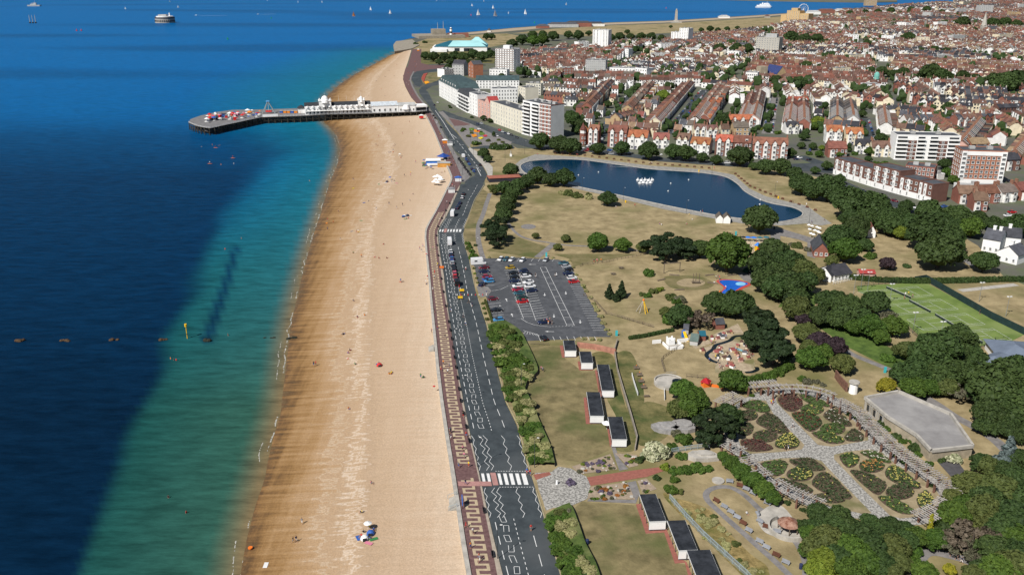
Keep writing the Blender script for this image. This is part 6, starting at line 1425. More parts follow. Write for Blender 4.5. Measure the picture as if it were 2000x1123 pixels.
# ------------------------ tennis courts
M_court=mat('court_turf',(.115,.175,.038),var=.12,scale=.15,rgb2=(.165,.225,.058),rgb3=(.19,.235,.08),scale3=.06)
ground('tennis_court',ZT((180,215),(930,175),(2000,745),(1830,830),(1380,880),(960,850),(740,640),(400,360),(200,280)),M_court,.05)
court=bpy.data.objects['tennis_court']
def H2(c4):
 A,B,C,D=gp(c4);
 return lambda u,v:(A*(1-u)+B*u)*(1-v)+(D*(1-u)+C*u)*v
def tline(fn,u0,v0,u1,v1):
 p,q=fn(u0,v0),fn(u1,v1);d=(q-p).normalized();nn=Vector((-d.y,d.x,0))*.05
 v=[(k.x,k.y,.075)for k in(p-nn,q-nn,q+nn,p+nn)];return part('court_line',MB().add(v,[(0,1,2,3)]),M_white,court)
COURTS=[((205,280),(835,219),(1018,321),(480,375)),((440,430),(1088,357),(1288,469),(640,530)),((728,580),(1362,511),(1580,632),(912,698)),((985,742),(1660,676),(1870,800),(1180,870))]
M_net=mat('net_dark',(.02,.035,.028),var=.3)
for i,c4 in enumerate(COURTS):
 fn=H2(ZT(*c4))
 for a in((0,0,1,0),(0,1,1,1),(0,0,0,1),(1,0,1,1),(0,.125,1,.125),(0,.875,1,.875),(.23,.125,.23,.875),(.77,.125,.77,.875),(.23,.5,.77,.5)):tline(fn,*a)
 p,q=fn(.5,-.08),fn(.5,1.08);d=q-p;t=thing('tennis_net','dark tennis net across the '+['farthest','second farthest','second nearest','nearest'][i]+' court','net',tuple(p),math.atan2(d.y,d.x))
 mb=MB();mb.box(d.length/2,0,.05,d.length,.05,.9);part('mesh',mb,M_net,t);mb=MB();mb.box(d.length/2,0,.951,d.length,.08,.07);part('headband',mb,M_white,t)
 for x in(0,d.length):mb=MB();mb.cyl(x,0,0,1.1,.06,n=6);part('post',mb,M_net,t)
def mesh_fence(pts,ht,label,dense=True):
 P_=gp(pts);t=thing('court_fence',label,'fence',tuple(P_[0]));o=P_[0]
 k_=('cfp',ht)
 if k_ not in CROWN:CROWN[k_]=MB().cyl(0,0,0,ht+.1,.06,n=6).mesh('post',M_net)
 for i in range(len(P_)-1):
  a,b=P_[i]-o,P_[i+1]-o;d=b-a;L=d.length;d.normalize();rz=math.atan2(d.y,d.x);k=0
  while k<L:link('post',CROWN[k_],t,tuple(a+d*k));k+=3
  mb=MB()
  if dense:mb.box(0,0,.05,L,.04,ht)
  else:
   z=.2
   while z<ht:mb.box(0,0,z,L,.02,.03);z+=.35
   x=-L/2
   while x<L/2:mb.box(x,.03,.05,.025,.02,ht);x+=.6
  part('mesh_panel',mb,mat('windbreak',(.014,.035,.034),var=.2)if dense else M_net,t,tuple((a+b)/2),rz,stuff=False)
mesh_fence(ZT((805,180),(930,160),(1250,345),(1640,570),(2000,745)),2.6,'dark green windbreak fence along the far side of the courts')
mesh_fence(ZT((160,235),(420,200),(800,180)),2.2,'thin green mesh fence at the pavilion end of the courts',False)
mesh_fence(ZT((745,690),(880,800),(1000,880),(1090,870)),2.6,'green mesh fence on the tree side of the courts',False)
mesh_fence(ZT((1530,880),(1680,850),(1830,830)),2.6,'green mesh fence at the near end of the courts',False)
def floodlight(px,py,h,label):
 p=G(px,py);t=thing('floodlight',label,'floodlight',(p.x,p.y,0),0,'floodlight posts round the tennis courts')
 mb=MB();mb.cyl(0,0,0,h,.09,.06,8);part('post',mb,mat('galvanised',(.20,.22,.22)),t)
 for s in(-1,1):mb=MB();mb.box(.55*s,0,h-.05,.7,.5,.25,.3*s);part('lamp',mb,M_white,t)
 mb=MB();mb.box(0,0,h-.12,1.3,.07,.07);part('arm',mb,MATS['galvanised'],t)
for x,y in((540,400),(790,725),(1085,830),(300,265),(150,300),(1510,385),(1800,545),(230,235)):floodlight(*ZT((x,y))[0],7.5,'tall grey floodlight post beside the green courts')
# ------------------------ park buildings
def px_building(name,label,cat,p0,p1,D,H,rh,wall,roof,axis='x',hip=False,wins=0,over=.4):
 a,b=G(*p0),G(*p1);W=(b-a).length;d=(b-a).normalized();rz=math.atan2(d.y,d.x)
 t=thing(name,label,cat,tuple(a),rz);mb=MB();mb.box(W/2,D/2,0,W,D,H);part('wall',mb,wall,t)
 mb=MB()
 if hip:mb.hip(0,W,0,D,H+.003,rh,over)
 else:mb.gable(0,W,0,D,H,rh,over,0,1,axis)
 part('roof',mb,[roof,wall],t)
 for i in range(wins):link('window',window_mesh(1.1,1.3),t,(W*(i+.5)/wins,-.01,.9))
 return t,W,D
px_building('tea_house','dark slate roofed cafe with red brick base by the path fork','cafe',(1588,502),(1618,504),14,3,3.4,WM['brick'],RM['slate'],'y',wins=3)
px_building('tennis_pavilion','club pavilion with dark roof and white veranda by the courts','pavilion',(1628,551),(1662,545),9,2.8,2.6,M_white_render,RM['dark'],'x',wins=5)
px_building('tennis_pavilion_wing','gabled dark roofed wing beside the club pavilion','pavilion',(1596,546),(1622,552),8,2.8,2.8,M_white_render,RM['dark'],'y',wins=2)
p0=G(1628,549);fence([(1627,556),(1650,551),(1668,546)],1.0,1.4,M_white,'white veranda railing before the club pavilion',2)
px_building('cottage','white gabled cottage peeping from the oak belt','house',(1694,464),(1709,465),7,3,2.6,M_white_render,RM['redbrown'],'y',wins=1)
px_building('boat_house','left half of the twin gabled white lakeside boathouse','boathouse',(1398.5,436),(1411.5,436.5),6,2.6,1.7,M_white_render,RM['greybrown'],'y',over=.25)
px_building('boat_house','right half of the twin gabled white lakeside boathouse','boathouse',(1412.3,436.6),(1426,437.2),6,2.6,1.7,M_white_render,RM['greybrown'],'y',over=.25)
M_bl=mat('blue_grey_roof',(.13,.16,.21),var=.12,scale=.3)
px_building('clubhouse','grey blue roofed clubhouse with white base and glazed veranda','clubhouse',(1900,722),(1946,740),12,3,2.4,M_white_render,M_bl,'x',hip=True,wins=5,over=.8)
px_building('clubhouse_wing','second grey blue roofed hall behind the clubhouse','clubhouse',(1950,716),(2030,722),14,3.2,2.4,M_white_render,M_bl,'x',hip=True,wins=6,over=.8)
for i,(p0,p1,D,H,rh,lab,ax)in enumerate((((1916,490),(1950,496),11,6,3.2,'white villa with slate roof and tall white chimneys','x'),((1945,508),(1985,518),9,4.2,3,'lower white wing of the slate roofed villa','y'),((1952,486),(1990,490),9,6,3,'rear slate roofed part of the white villa','x'))):
 t,W,D=px_building('slate_villa',lab,'house',p0,p1,D,H,rh,M_white_render,RM['slate'],ax,wins=3)
 for k in range(2 if i==0 else 1):mb=MB();x=W*(.4+.35*k);mb.box(x,D*.5,H+rh-1,1.2,1.2,2.3);mb.box(x,D*.5,H+rh+1.3,1.4,1.4,.25);part('chimney',mb,M_white_render,t)
px_building('shed','pink brick shed with red roof behind the courts','shed',(1678,543),(1708,544),4,2.2,.8,WM['pink'],mat('red_tiles',(.33,.05,.045)),'x')
px_building('greenhouse','teal glass greenhouse in the allotments','greenhouse',(1903,555),(1945,554),5,1.8,1.3,mat('teal_glass',(.06,.20,.19),rough=.3),MATS['teal_glass'],'x')if 'teal_glass' in MATS else None
p0,p1=G(1960,345),G(1956,350)
t,W,D=px_building('lake_shelter','long low shelter with red brown roof beside the seafront road','shelter',(956,357),(1018,354),8,2.4,.6,mat('dark_timber_wall',(.03,.028,.04)),mat('red_shelter_roof',(.30,.105,.07),var=.12,scale=.5),'x',hip=True,over=.3)
# leisure hall with teal roof, castle, lighthouse
M_teal=mat('teal_roof',(.012,.105,.15),var=.15,scale=.06);M_lteal=mat('pale_teal_roof',(.30,.55,.56),var=.1,scale=.06)
a,b=G(845,101),G(944,104);t=thing('leisure_hall','glass roofed leisure hall with teal pyramids and white walls','leisure centre',tuple(a));W=(b-a).length
mb=MB();mb.box(W*.5,22,0,W,44,7);part('wall',mb,M_white_render,t);mb=MB();mb.hip(W*.06,W*.98,2,44,7,8,3);part('teal_roof',mb,M_teal,t)
mb=MB();mb.add([(W*.28,-.9,7.45),(W*.985,-.9,7.45),(W*.84,21,15.05),(W*.36,21,15.05)],[(0,1,2,3)]);mb.v+=[];part('pale_roof_panel',mb,M_lteal,t)
mb=MB();mb.hip(W*.62,W*.98,34,60,7,12,2);part('rear_pyramid',mb,M_lteal,t)
for x in(.45,.62,.7):mb=MB();mb.box(W*x,-.05,0,8,.3,5);part('entrance',mb,M_glass,t)
mb=MB();mb.box(W*.12,-6,0,26,14,4);part('front_wing',mb,M_white_render,t)
M_castle=mat('castle_stone',(.27,.24,.19),var=.2,scale=.2)
a=G(855,74);t=thing('castle','low stone sea castle with square keep on the point','castle',tuple(a));mb=MB();mb.box(0,15,0,26,24,15,.2);part('keep',mb,M_castle,t);mb=MB();mb.box(0,12,0,90,70,5,.3);part('outer_wall',mb,M_castle,t);mb=MB();mb.box(38,20,0,40,20,7,.1);part('barracks',mb,WM['brick'],t)
p=G(881,74);t=thing('lighthouse','black and white banded lighthouse beside the castle','lighthouse',tuple(p))
for i,(z,h,m)in enumerate(((0,8,M_white_render),(8.001,3.5,M_felt),(11.502,4,M_white_render),(15.503,1.6,M_felt))):mb=MB();mb.cyl(0,0,z,h,2.6-.1*i,2.5-.1*i,12);part('band',mb,m,t)
mb=MB();mb.dome(0,0,17.1,1.8,1.8);part('lantern_roof',mb,M_white_render,t)
ground('sea_rampart',ZA((45,330),(75,290),(250,270),(330,330),(250,370),(100,395),(60,400)),M_castle,1.0,thick=6)
# memorial, spire, wheel
p=G(1320,45);t=thing('war_memorial','tall pale stone obelisk memorial on the common','memorial',tuple(p));mb=MB();mb.box(0,0,0,26,26,2.2);mb.box(0,0,2.2,12,12,3.5,0,0,.9);part('base',mb,M_conc,t);mb=MB();mb.box(0,0,5.6,6.5,6.5,24,0,0,.72);part('shaft',mb,M_conc,t);mb=MB();mb.ball(0,0,31.2,2.2);part('globe',mb,MATS['pale_concrete'],t)
p=G(1919,66);t=thing('church','stone church with tall pale spire among far roofs','church',tuple(p));mb=MB();mb.box(0,0,0,9,9,16);part('tower',mb,MATS['tower_concrete'],t);mb=MB();mb.cyl(0,0,16,27,5.6,.1,8);part('spire',mb,MATS['tower_concrete'],t);mb=MB();mb.box(16,4,0,26,12,9);mb.gable(3,29,-2,10,9,6,.3,1,0);part('nave',mb,[M_stone,RM['slate']],t)
p=G(1513,158);t=thing('church','sandstone church with blue roofed gable below the mid trees','church',tuple(p),.3);mb=MB();mb.box(0,0,0,13,26,9);mb.gable(-6.5,6.5,-13,13,9,8,.4,1,0,'y');part('nave',mb,[WM['buff'],mat('blue_roof',(.03,.045,.14))],t);mb=MB();mb.box(-14,6,0,9,9,16);part('tower',mb,MATS['terrace_stone'],t)
p=G(1710,168);t=thing('copper_cupola','green copper domed turret among the terraces','turret',tuple(p));mb=MB();mb.cyl(0,0,0,10,3,3,8);part('drum',mb,mat('copper_green',(.16,.42,.36),var=.15),t);mb=MB();mb.dome(0,0,10,3,5);part('dome',mb,MATS['copper_green'],t)
p=G(1568,30);t=thing('observation_wheel','white observation wheel on the far seafront','ferris wheel',tuple(p));rr=14
rim=MB();N=28
for s in(-1,1):
 for i in range(N):
  a,b=2*math.pi*i/N,2*math.pi*(i+1)/N;rim.tube((rr*math.cos(a),s,17+rr*math.sin(a)),(rr*math.cos(b),s,17+rr*math.sin(b)),.35,n=5)
part('rim',rim,M_white_render,t);mb=MB()
for i in range(14):a=2*math.pi*i/14;mb.tube((0,0,17),(rr*math.cos(a),0,17+rr*math.sin(a)),.14,n=4)
part('spokes',mb,M_white_render,t);mb=MB()
for s in(-1,1):mb.tube((0,0,17),(6*s,2,0),.5,n=5);mb.tube((0,0,17),(6*s,-2,0),.5,n=5)
part('legs',mb,M_white_render,t)
gond=MB().box(0,0,-1.2,1.6,2,2).mesh('gondola',M_white_render)
for i in range(14):a=2*math.pi*i/14+.2;link('gondola',gond,t,((rr+.3)*math.cos(a),0,17+(rr+.3)*math.sin(a)))
for i,(x,y,w_,h_)in enumerate(((1590,29,40,8),(1615,27,50,10),(1640,26,30,9),(1500,36,12,5),(1415,36,30,4),(1655,24,40,8))):
 p=G(x,y);t=thing('funfair_hall',['white fairground hall by the wheel','red brick hall right of the wheel','white hall further right of the wheel','small kiosk on the common edge','white hut row on the common shore','brown hall behind the wheel'][i],'hall',tuple(p));mb=MB();mb.box(0,8,0,w_,16,h_);part('wall',mb,[M_white_render,WM['brick'],M_white_render,M_conc,M_white_render,WM['buff']][i],t);mb=MB();mb.hip(-w_/2,w_/2,0,16,h_+.003,4,.4);part('roof',mb,[M_pale,RM['brown'],M_pale,RM['brown'],M_pale,RM['brown']][i],t)
for i,(x,y,w_,h_,k)in enumerate(((1100,54,70,7,'grey'),(1130,53,60,9,'brick'),(1160,52,50,6,'white'),(1060,56,30,5,'brick'),(955,63,8,3,'white'))):
 p=G(x,y);t=thing('shore_building',['grey museum block behind the common trees','brick museum block behind the common trees','pale museum block nearest the memorial side','small brick block on the shingle','white tent roof kiosk on the shore'][i],'building',tuple(p));mb=MB();mb.box(0,8,0,w_,18,h_);part('wall',mb,WM[k],t);mb=MB();mb.hip(-w_/2,w_/2,-1,17,h_+.003,4,.3);part('roof',mb,RM['slate'],t)
 # ------------------------ play areas
ground('splash_pool_edge',ZS((660,605),(720,588),(830,592),(950,605),(1030,630),(1030,655),(950,690),(930,712),(800,755),(720,755),(715,720),(740,680),(700,640)),mat('red_rubber',(.42,.06,.045),var=.1),.07,True)
ground('splash_pool',ZS((690,608),(760,597),(860,602),(960,618),(1005,638),(930,672),(900,690),(800,748),(735,748),(725,725),(760,680),(720,640)),mat('pool_blue',(.015,.11,.48),var=.1,scale=.3,rough=.35),.09,True)
ground('splash_pad',[(ZS((925,638))[0][0]+10*math.cos(t*.5236),ZS((925,638))[0][1]+3.6*math.sin(t*.5236))for t in range(12)],mat('pale_blue_pad',(.22,.50,.72),rough=.4),.11,True)
ground('play_sand',ZS((930,200),(1000,170),(1110,150),(1230,165),(1235,250),(1180,260),(1110,300),(1110,440),(1050,400),(1040,340),(970,260)),mat('play_sand',(.46,.37,.25),scale=1),.06)
ground('footpath',ZS((880,520),(1080,510),(1060,640),(960,600)),M_path,.055)
def toy(px,py,label,cat,parts,name='play_tower'):
 p=G(px,py);t=thing(name,label,cat,tuple(p),rnd.uniform(-.4,.4))
 for nm,fn,m in parts:mb=MB();fn(mb);part(nm,mb,m,t)
M_red,M_yel,M_blu,M_org=paint('red_paint',(.55,.02,.015)),paint('yellow_paint',(.75,.45,.01)),paint('blue_paint',(.02,.16,.55)),paint('orange_paint',(.75,.17,.02))
x,y=ZS((1105,275))[0];toy(x,y,'yellow climbing tower with blue cap in the sand play area','play tower',[('tower',lambda m:m.box(0,0,0,2,2,2.4),M_yel),('cap',lambda m:m.cyl(0,0,2.4,1.4,1.7,.1,4),M_blu),('ladder',lambda m:m.box(0,-1.3,0,.8,.2,1.6),M_red)])
x,y=ZS((1170,262))[0];toy(x,y,'red slide block beside the yellow climbing tower','slide',[('chute',lambda m:m.add([(-1.2,0,1.8),(1.8,0,.1),(1.8,1,.1),(-1.2,1,1.8),(-1.2,0,0),(-1.2,1,0)],[(0,1,2,3),(3,5,4,0)]),M_red),('platform',lambda m:m.box(-1.8,.5,0,1.2,1.4,1.8),M_yel)],'slide')
x,y=ZS((1108,330))[0];toy(x,y,'orange climbing post in the sandy play strip','play post',[('post',lambda m:m.cyl(0,0,0,2.2,.25,.2),M_org),('ring',lambda m:m.cyl(0,0,2.2,.2,.7,.7),M_red)])
for i,xx in enumerate((950,1000,1065,1130,1200)):x,y=ZS((xx,178-abs(xx-1100)*.04))[0];toy(x,y,'small '+['dark','blue','blue topped','green','dark green'][i]+' parasol table behind the sand pit','parasol',[('canopy',lambda m:m.cyl(0,0,1.9,.5,1.5,.1,8),[M_felt,M_blu,M_blu,M_teal,M_teal][i]),('pole',lambda m:m.cyl(0,0,0,1.9,.05,n=6),M_white)],'parasol')
x,y=ZS((178,515))[0];toy(x,y,'dark timber goal frame swing on the play field','swing',[('left_post',lambda m:m.box(-3.5,0,0,.25,.25,4),M_wood),('right_post',lambda m:m.box(3.5,0,0,.25,.25,4),M_wood),('crossbar',lambda m:m.box(0,0,4,7.4,.3,.3),M_wood)],'swing')
x,y=ZS((440,635))[0];toy(x,y,'cluster of dark climbing poles in the bare play ring','climbing frame',[('pole',lambda m:[m.cyl(q,w_,0,4.2,.14,n=6)for q,w_ in((-1.2,0),(0,.8),(1.2,0))],M_wood),('deck',lambda m:m.box(0,.3,.5,3.2,1.4,.3),M_wood)],'climbing_frame')
x,y=ZM((425,165))[0];toy(x,y,'yellow legged swing frame on the dry lawn','swing',[('leg',lambda m:(m.tube((-2.6,0,0),(-.2,0,4.6),.12),m.tube((-1.2,-1.5,0),(-.2,0,4.6),.12)),M_conc),('yellow_leg',lambda m:(m.tube((1.7,0,0),(-.1,0,4.6),.14),m.tube((1.0,-1.6,0),(-.1,0,4.6),.14)),M_yel),('head',lambda m:m.ball(-.15,0,4.7,.4),M_org)],'swing')
x,y=ZS((700,770))[0];toy(x,y,'orange climbing arch at the pool corner','play arch',[('arch',lambda m:(m.tube((-.8,0,0),(-.2,0,2.4),.14),m.tube((.8,0,0),(-.2,0,2.4),.14)),M_org),('step',lambda m:m.box(0,.3,0,1.4,.4,.5),M_yel)],'play_arch')
for xx,yy in((205,545),(590,545),(830,545),(260,705),(65,598),(620,632)):x,y=ZS((xx,yy))[0];solo('log_seat',MB().box(0,0,0,4,.5,.45),M_wood,'dark log seat lying on the play field','log',None,tuple(G(x,y)),rnd.uniform(-.4,.6))
for xx,yy in((1325,882),(1275,920)):x,y=Z5((xx,yy))[0];t=thing('picnic_table','dark timber picnic table on the play lawn','table',tuple(G(x,y)));part('table_top',MB().box(0,0,.7,2,.9,.1),M_wood,t);[part('seat',MB().box(0,s,.42,2,.3,.08),M_wood,t)for s in(-.9,.9)];part('trestle',MB().box(0,0,0,.2,2,.7),M_wood,t)
# model village
ground('village_ground',ZM((1040,560),(1200,520),(1160,440),(1200,400),(1450,290),(1530,420),(1560,560),(1640,720),(1620,800),(1480,830),(1300,820),(1200,820),(1210,730),(1080,620)),mat('village_gravel',(.36,.28,.19),scale=.8,rgb2=(.44,.36,.25),rgb3=(.16,.15,.06),scale3=.15),.06)
ground('village_ground',ZM((910,420),(1040,420),(1180,500),(1000,560),(920,530)),MATS['village_gravel'],.055)
mb=MB();a,b=path_strip(gp(ZM((1560,418),(1420,430),(1370,470),(1290,500),(1210,525),(1180,570),(1110,625),(1150,680),(1230,715))),1.4);mb.ribbon(a,b,.085);struct('village_stream',mb,mat('dark_pond',(.008,.014,.016),rough=.15))
mb=MB();a,b=path_strip(gp(ZM((1530,820),(1600,815),(1660,790),(1650,760))),1.3);mb.ribbon(a,b,.085);struct('village_stream',mb,MATS['dark_pond'])
mb=MB();a,b=path_strip(gp(ZM((1420,555),(1500,585),(1590,620))),1.2);mb.ribbon(a,b,.085);struct('village_stream',mb,mat('village_blue',(.18,.38,.44)))
f=random.Random(77);spots=[(1300,410),(1250,430),(1340,400),(1380,395),(1230,460),(1170,460),(1280,450),(1060,590),(1075,605),(1200,600),(1240,600),(1280,610),(1330,620),(1430,630),(1450,640),(1390,590),(1520,620),(1580,650),(1560,670),(1480,700),(1500,690),(1230,665),(1290,770),(1330,760),(1370,745),(1390,770),(1520,530),(1490,510),(1450,540),(1270,560),(1250,550),(1350,680),(1300,680),(1410,600),(1540,600),(1610,640),(1460,665),(1560,570),(1220,620)]
mw=[M_white_render,M_white_render,WM['cream'],WM['buff'],WM['pink']];mr_=[mat('model_red_roof',(.22,.06,.055)),RM['brown'],RM['redbrown'],RM['slate'],mat('model_red_roof',(.3,.05,.05))]
for i,(xx,yy)in enumerate(spots):
 x,y=ZM((xx,yy))[0];k=i%5;q=(i*3)%5;t=thing('model_house',['white','white','cream','buff','pink'][k]+' model village house, '+['crimson','brown','red brown','slate','crimson'][q]+' roof','model house',tuple(G(x,y)),f.uniform(0,3),'little houses of the model village');s=f.uniform(.55,1.15)
 part('wall',MB().box(0,0,.05,1.3*s,.9*s,.8*s),mw[k],t);part('roof',MB().gable(-.65*s,.65*s,-.45*s,.45*s,.85*s,.5*s,.1,0,0,th=.05),mr_[q],t)
 # white toy castle, huts, slides
x,y=ZM((745,535))[0];p=G(x,y);t=thing('toy_castle','white crenellated toy castle on the worn lawn','toy castle',tuple(p),.25)
for nm,(cx,cy,sx,sy,h)in{'keep':(0,2,2.2,2.2,1.9),'front_wall':(0,-2.6,4.4,.35,1.0),'left_wall':(-2.6,0,.35,4.4,1.0),'right_wall':(2.6,0,.35,4.4,1.0),'back_wall':(4.6,2.4,4,.35,1.2),'far_wall':(-4.2,3.6,3,.35,1.2)}.items():part(nm,MB().box(cx,cy,0,sx,sy,h),M_white_render,t)
for a in(-.9,.9):
 for b in(1.1,2.9):part('battlement',MB().box(a,b,1.9,.45,.45,.5),M_white_render,t)
part('courtyard',MB().box(0,-.3,.03,4.6,4,.1),M_conc,t)
M_gr=mat('dull_green_roof',(.10,.14,.125),var=.15)
for p0,p1,D,H,rh,lab,wm,rm in(((1347,674),(1362,676),5,1.7,1.5,'grey green roofed ticket hut in the model village',WM['grey'],M_gr),((1366,666),(1378,666),3.5,1.9,1,'small teal roofed kiosk under the bare brown tree',WM['brick'],mat('teal_roof',(.05,.2,.2))),((1398,644),(1415,643),4,2,1.4,'brick hut with slate roof behind the model village',WM['brick'],RM['slate']),((1334,654),(1344,655),3,2.2,1.2,'dark roofed hut beside the yellow slide',WM['grey'],RM['slate'])):px_building('kiosk',lab,'hut',p0,p1,D,H,rh,wm,rm,'x',over=.2)
x,y=ZM((880,460))[0];toy(x,y,'yellow slide running down beside the dark hut','slide',[('chute',lambda m:m.add([(-.5,-2.2,.2),(.5,-2.2,.2),(.5,1.8,2.4),(-.5,1.8,2.4)],[(0,1,2,3)]),M_yel),('frame',lambda m:m.box(0,2,0,1,.8,2.4),M_blu)],'slide')
x,y=ZM((1100,965))[0];toy(x,y,'red topped orange fun hut above the rose garden','play hut',[('wall',lambda m:m.box(0,0,0,2.2,2,1.5),M_org),('roof',lambda m:m.cyl(0,0,1.5,1.2,1.9,.1,4),mat('crimson',(.35,.01,.02)))],'play_hut')
x,y=ZM((1210,975))[0];toy(x,y,'low orange play train beside the fun hut','play train',[('wagon',lambda m:m.box(0,0,0,2.4,.8,.6),M_org),('engine',lambda m:m.box(1.8,0,0,1,.8,1),M_red)],'play_train')
# round concrete slab with wall
x,y=ZM((700,945))[0];p=G(x,y);t=thing('round_slab','round pale concrete viewing slab with curved wall','platform',tuple(p));part('slab',MB().cyl(0,0,0,.9,4.4,4.4,24),M_conc,t)
mb=MB()
for i in range(14):a,b=4.25*.15*0+.3+i*.19,.3+(i+1)*.19;mb.tube((4.2*math.cos(a),4.2*math.sin(a),1.2),(4.2*math.cos(b),4.2*math.sin(b),1.2),.25,n=6)
part('curved_wall',mb,M_conc,t);part('well',MB().cyl(2.4,-.8,.9,.6,1.6,1.6,14),mat('dark_pond',(.01,.01,.01)),t)
# orange roofed benches in a row on the lawn
for i,(xx,yy)in enumerate(((350,785),(385,860),(403,930),(430,995))):
 x,y=ZM((xx,yy))[0];p=G(x,y);t=thing('picnic_bench','dark bench with orange cone on the fenced lawn','bench',tuple(p),.1,'benches with orange cones');part('seat',MB().box(0,0,.45,1.7,.9,.1),M_wood,t);part('leg',MB().box(0,0,0,1.4,.2,.45),M_wood,t);part('backrest',MB().box(0,.5,.5,1.7,.1,.5),M_wood,t)
 solo('traffic_cone',MB().cyl(0,0,0,1.1,.35,.08,8),M_org,'orange cone standing behind the dark lawn bench','cone',None,tuple(p+Vector((.1,.95,0))))
x,y=ZM((460,1085))[0];t=thing('bench','single dark bench below the row with orange cones','bench',tuple(G(x,y)),.1);part('seat',MB().box(0,0,.45,1.7,.7,.1),M_wood,t);part('leg',MB().box(0,0,0,1.4,.2,.45),M_wood,t)
for pts,lab in((((300,850),(320,930),(345,1010),(365,1070)),'white canvas windbreak beside the bench row'),(((650,1020),(655,1120)),'white striped banner below the round slab')):wall_run('windbreak',ZM(*pts),1.0,.15,M_white,lab,'windbreak')
# rock slabs
for xx,yy,sx,sy,lab in((1610,905,4,3,'flat grey rock slab left of the pair'),(1715,900,4.2,3.2,'flat grey rock slab right of the pair'),(1840,1085,4.6,2.2,'pale stepped rock terrace')):
 x,y=Z6((xx,yy))[0];p=G(x,y,1);mb=MB();pts=[(sx*math.cos(a)*f.uniform(.8,1.1),sy*math.sin(a)*f.uniform(.8,1.1))for a in[i*.7 for i in range(9)]];mb.prism(pts,0,1.2);mb.prism([(a*.6+.5,b*.6+.3)for a,b in pts],1.2,1.6);solo('rock_slab',mb,M_conc if 'pale' in lab else mat('grey_rock',(.27,.26,.25),var=.25,scale=.8),lab,'rock',None,(p.x,p.y,0))
 # rockery plants and stones
f=random.Random(15);beds=[([(905,395),(1120,325),(1160,410),(960,436)],'upper rockery by the paved circle'),([(992,573),(1012,508),(1215,482),(1258,578)],'lower rockery by the paved circle'),([(1150,322),(1270,335),(1270,385),(1225,398)],'small rockery beside the grey path'),([(1275,478),(1320,465),(1375,520),(1305,540)],'small rockery above the chalets')]
RK=[('g',4),('g',5),('s',4),('S',4),('p',4),('l',4),('rust',5),('lav',5),('g',4)]
LEAF['rust']=leaf_mat('rust_flowers',(.12,.05,.015),(.33,.13,.03));LEAF['lav']=leaf_mat('lavender',(.06,.045,.07),(.15,.12,.18))
KIND['rust']=('bush','rust','rust orange flowering cushion');KIND['lav']=('bush','lav','lavender grey cushion plant')
for poly,where in beds:
 xs=[q[0]for q in poly];ysz=[q[1]for q in poly];n=0;tgt=int(abs(area2(poly))/2/420)
 while n<tgt:
  x,y=f.uniform(min(xs),max(xs)),f.uniform(min(ysz),max(ysz))
  if not inside((x,y),poly):continue
  n+=1;X,Y=Z8((x,y))[0]
  if f.random()<.3:solo('rockery_stone',MB().ball(0,0,.15,f.uniform(.25,.6),6,4,sz=.6),M_conc,'pale boulder in the '+where,'stone','stones of the rockeries',tuple(G(X,Y)),f.uniform(0,3))
  else:k,r=f.choice(RK);tree(X,Y,r*f.uniform(.8,1.5),k,'in the '+where,'rockery plants')
tree(*Z8((900,482))[0],12,'lav','alone in the middle of the paved circle',None);tree(*Z8((1290,355))[0],12,'D','beside the red path gate',None)
x,y=Z8((822,493))[0];solo('marker_stone',MB().cyl(0,0,0,1.1,.3,.2,8),M_white_render,'small white marker stone on the paved circle','stone',None,tuple(G(x,y)))
# cone roofed shelter
p=G(*ZG((1685,560))[0],2);t=thing('cone_shelter','round shelter under a rust red tiled cone roof','shelter',(p.x,p.y,0));M_rust=mat('rusty_tiles',(.20,.065,.035),var=.3,scale=1.0,rgb2=(.36,.22,.16))
mb=MB();N=14
for i in range(N):
 a,b=2*math.pi*i/N,2*math.pi*(i+1)/N;part('roof_panel',MB().add([(2.5*math.cos(a),2.5*math.sin(a),1.9),(2.5*math.cos(b),2.5*math.sin(b),1.9),(0,0,3.5)],[(0,1,2)]),M_rust,t)
for i in range(7):a=i*.9;part('post',MB().cyl(2.2*math.cos(a),2.2*math.sin(a),0,1.9,.12,n=6),M_wood,t)
mb=MB()
for i in range(20):
 a,b=1.9+i*.2,1.9+(i+1)*.2;r=4.0;mb.add([(k*math.cos(q),k*math.sin(q),z)for z in(0,1.1)for k,q in((r,a),(r,b),(r+.4,b),(r+.4,a))],[(4,5,6,7)[::-1],(0,1,5,4),(2,3,7,6)])
part('ring_wall',mb,M_conc,t)
# benches on the looping garden path
def bench_parts(dark):
 m=mat('brown_bench',(.12,.05,.03))if dark else mat('silver_bench',(.26,.27,.29))
 return[('seat',cached(('bs',dark),lambda:MB().box(0,0,.42,1.7,.5,.07).mesh('seat',m))),('backrest',cached(('bb',dark),lambda:MB().box(0,.28,.5,1.7,.07,.55).mesh('backrest',m))),('leg',cached(('bl',dark),lambda:MB().box(-.7,0,0,.08,.5,.42).mesh('leg',m))),('leg',cached(('bl2',dark),lambda:MB().box(.7,0,0,.08,.5,.42).mesh('leg',m)))]
def bench(px,py,rz,dark,label,group):
 t=thing('bench',label,'bench',tuple(G(px,py)),rz,group)
 for nm,me in bench_parts(dark):link(nm,me,t)
bl=[(1112,402,-.9,1),(1175,450,-.8,0),(1225,490,-.8,0),(1275,532,-.8,0),(1322,578,-.85,1),(1366,635,-.8,0),(1450,722,-.75,0),(1503,768,-.75,0),(1580,828,-.7,1),(1655,886,-.7,0),(1220,252,-.15,0),(1300,285,-.5,1),(1345,312,-.7,0),(1400,345,-.8,0),(1512,422,-.7,0),(1435,500,-1.6,0),(1452,562,-1.0,0),(1505,608,-.6,1),(1588,646,-.3,0),(1835,760,1.2,1)]
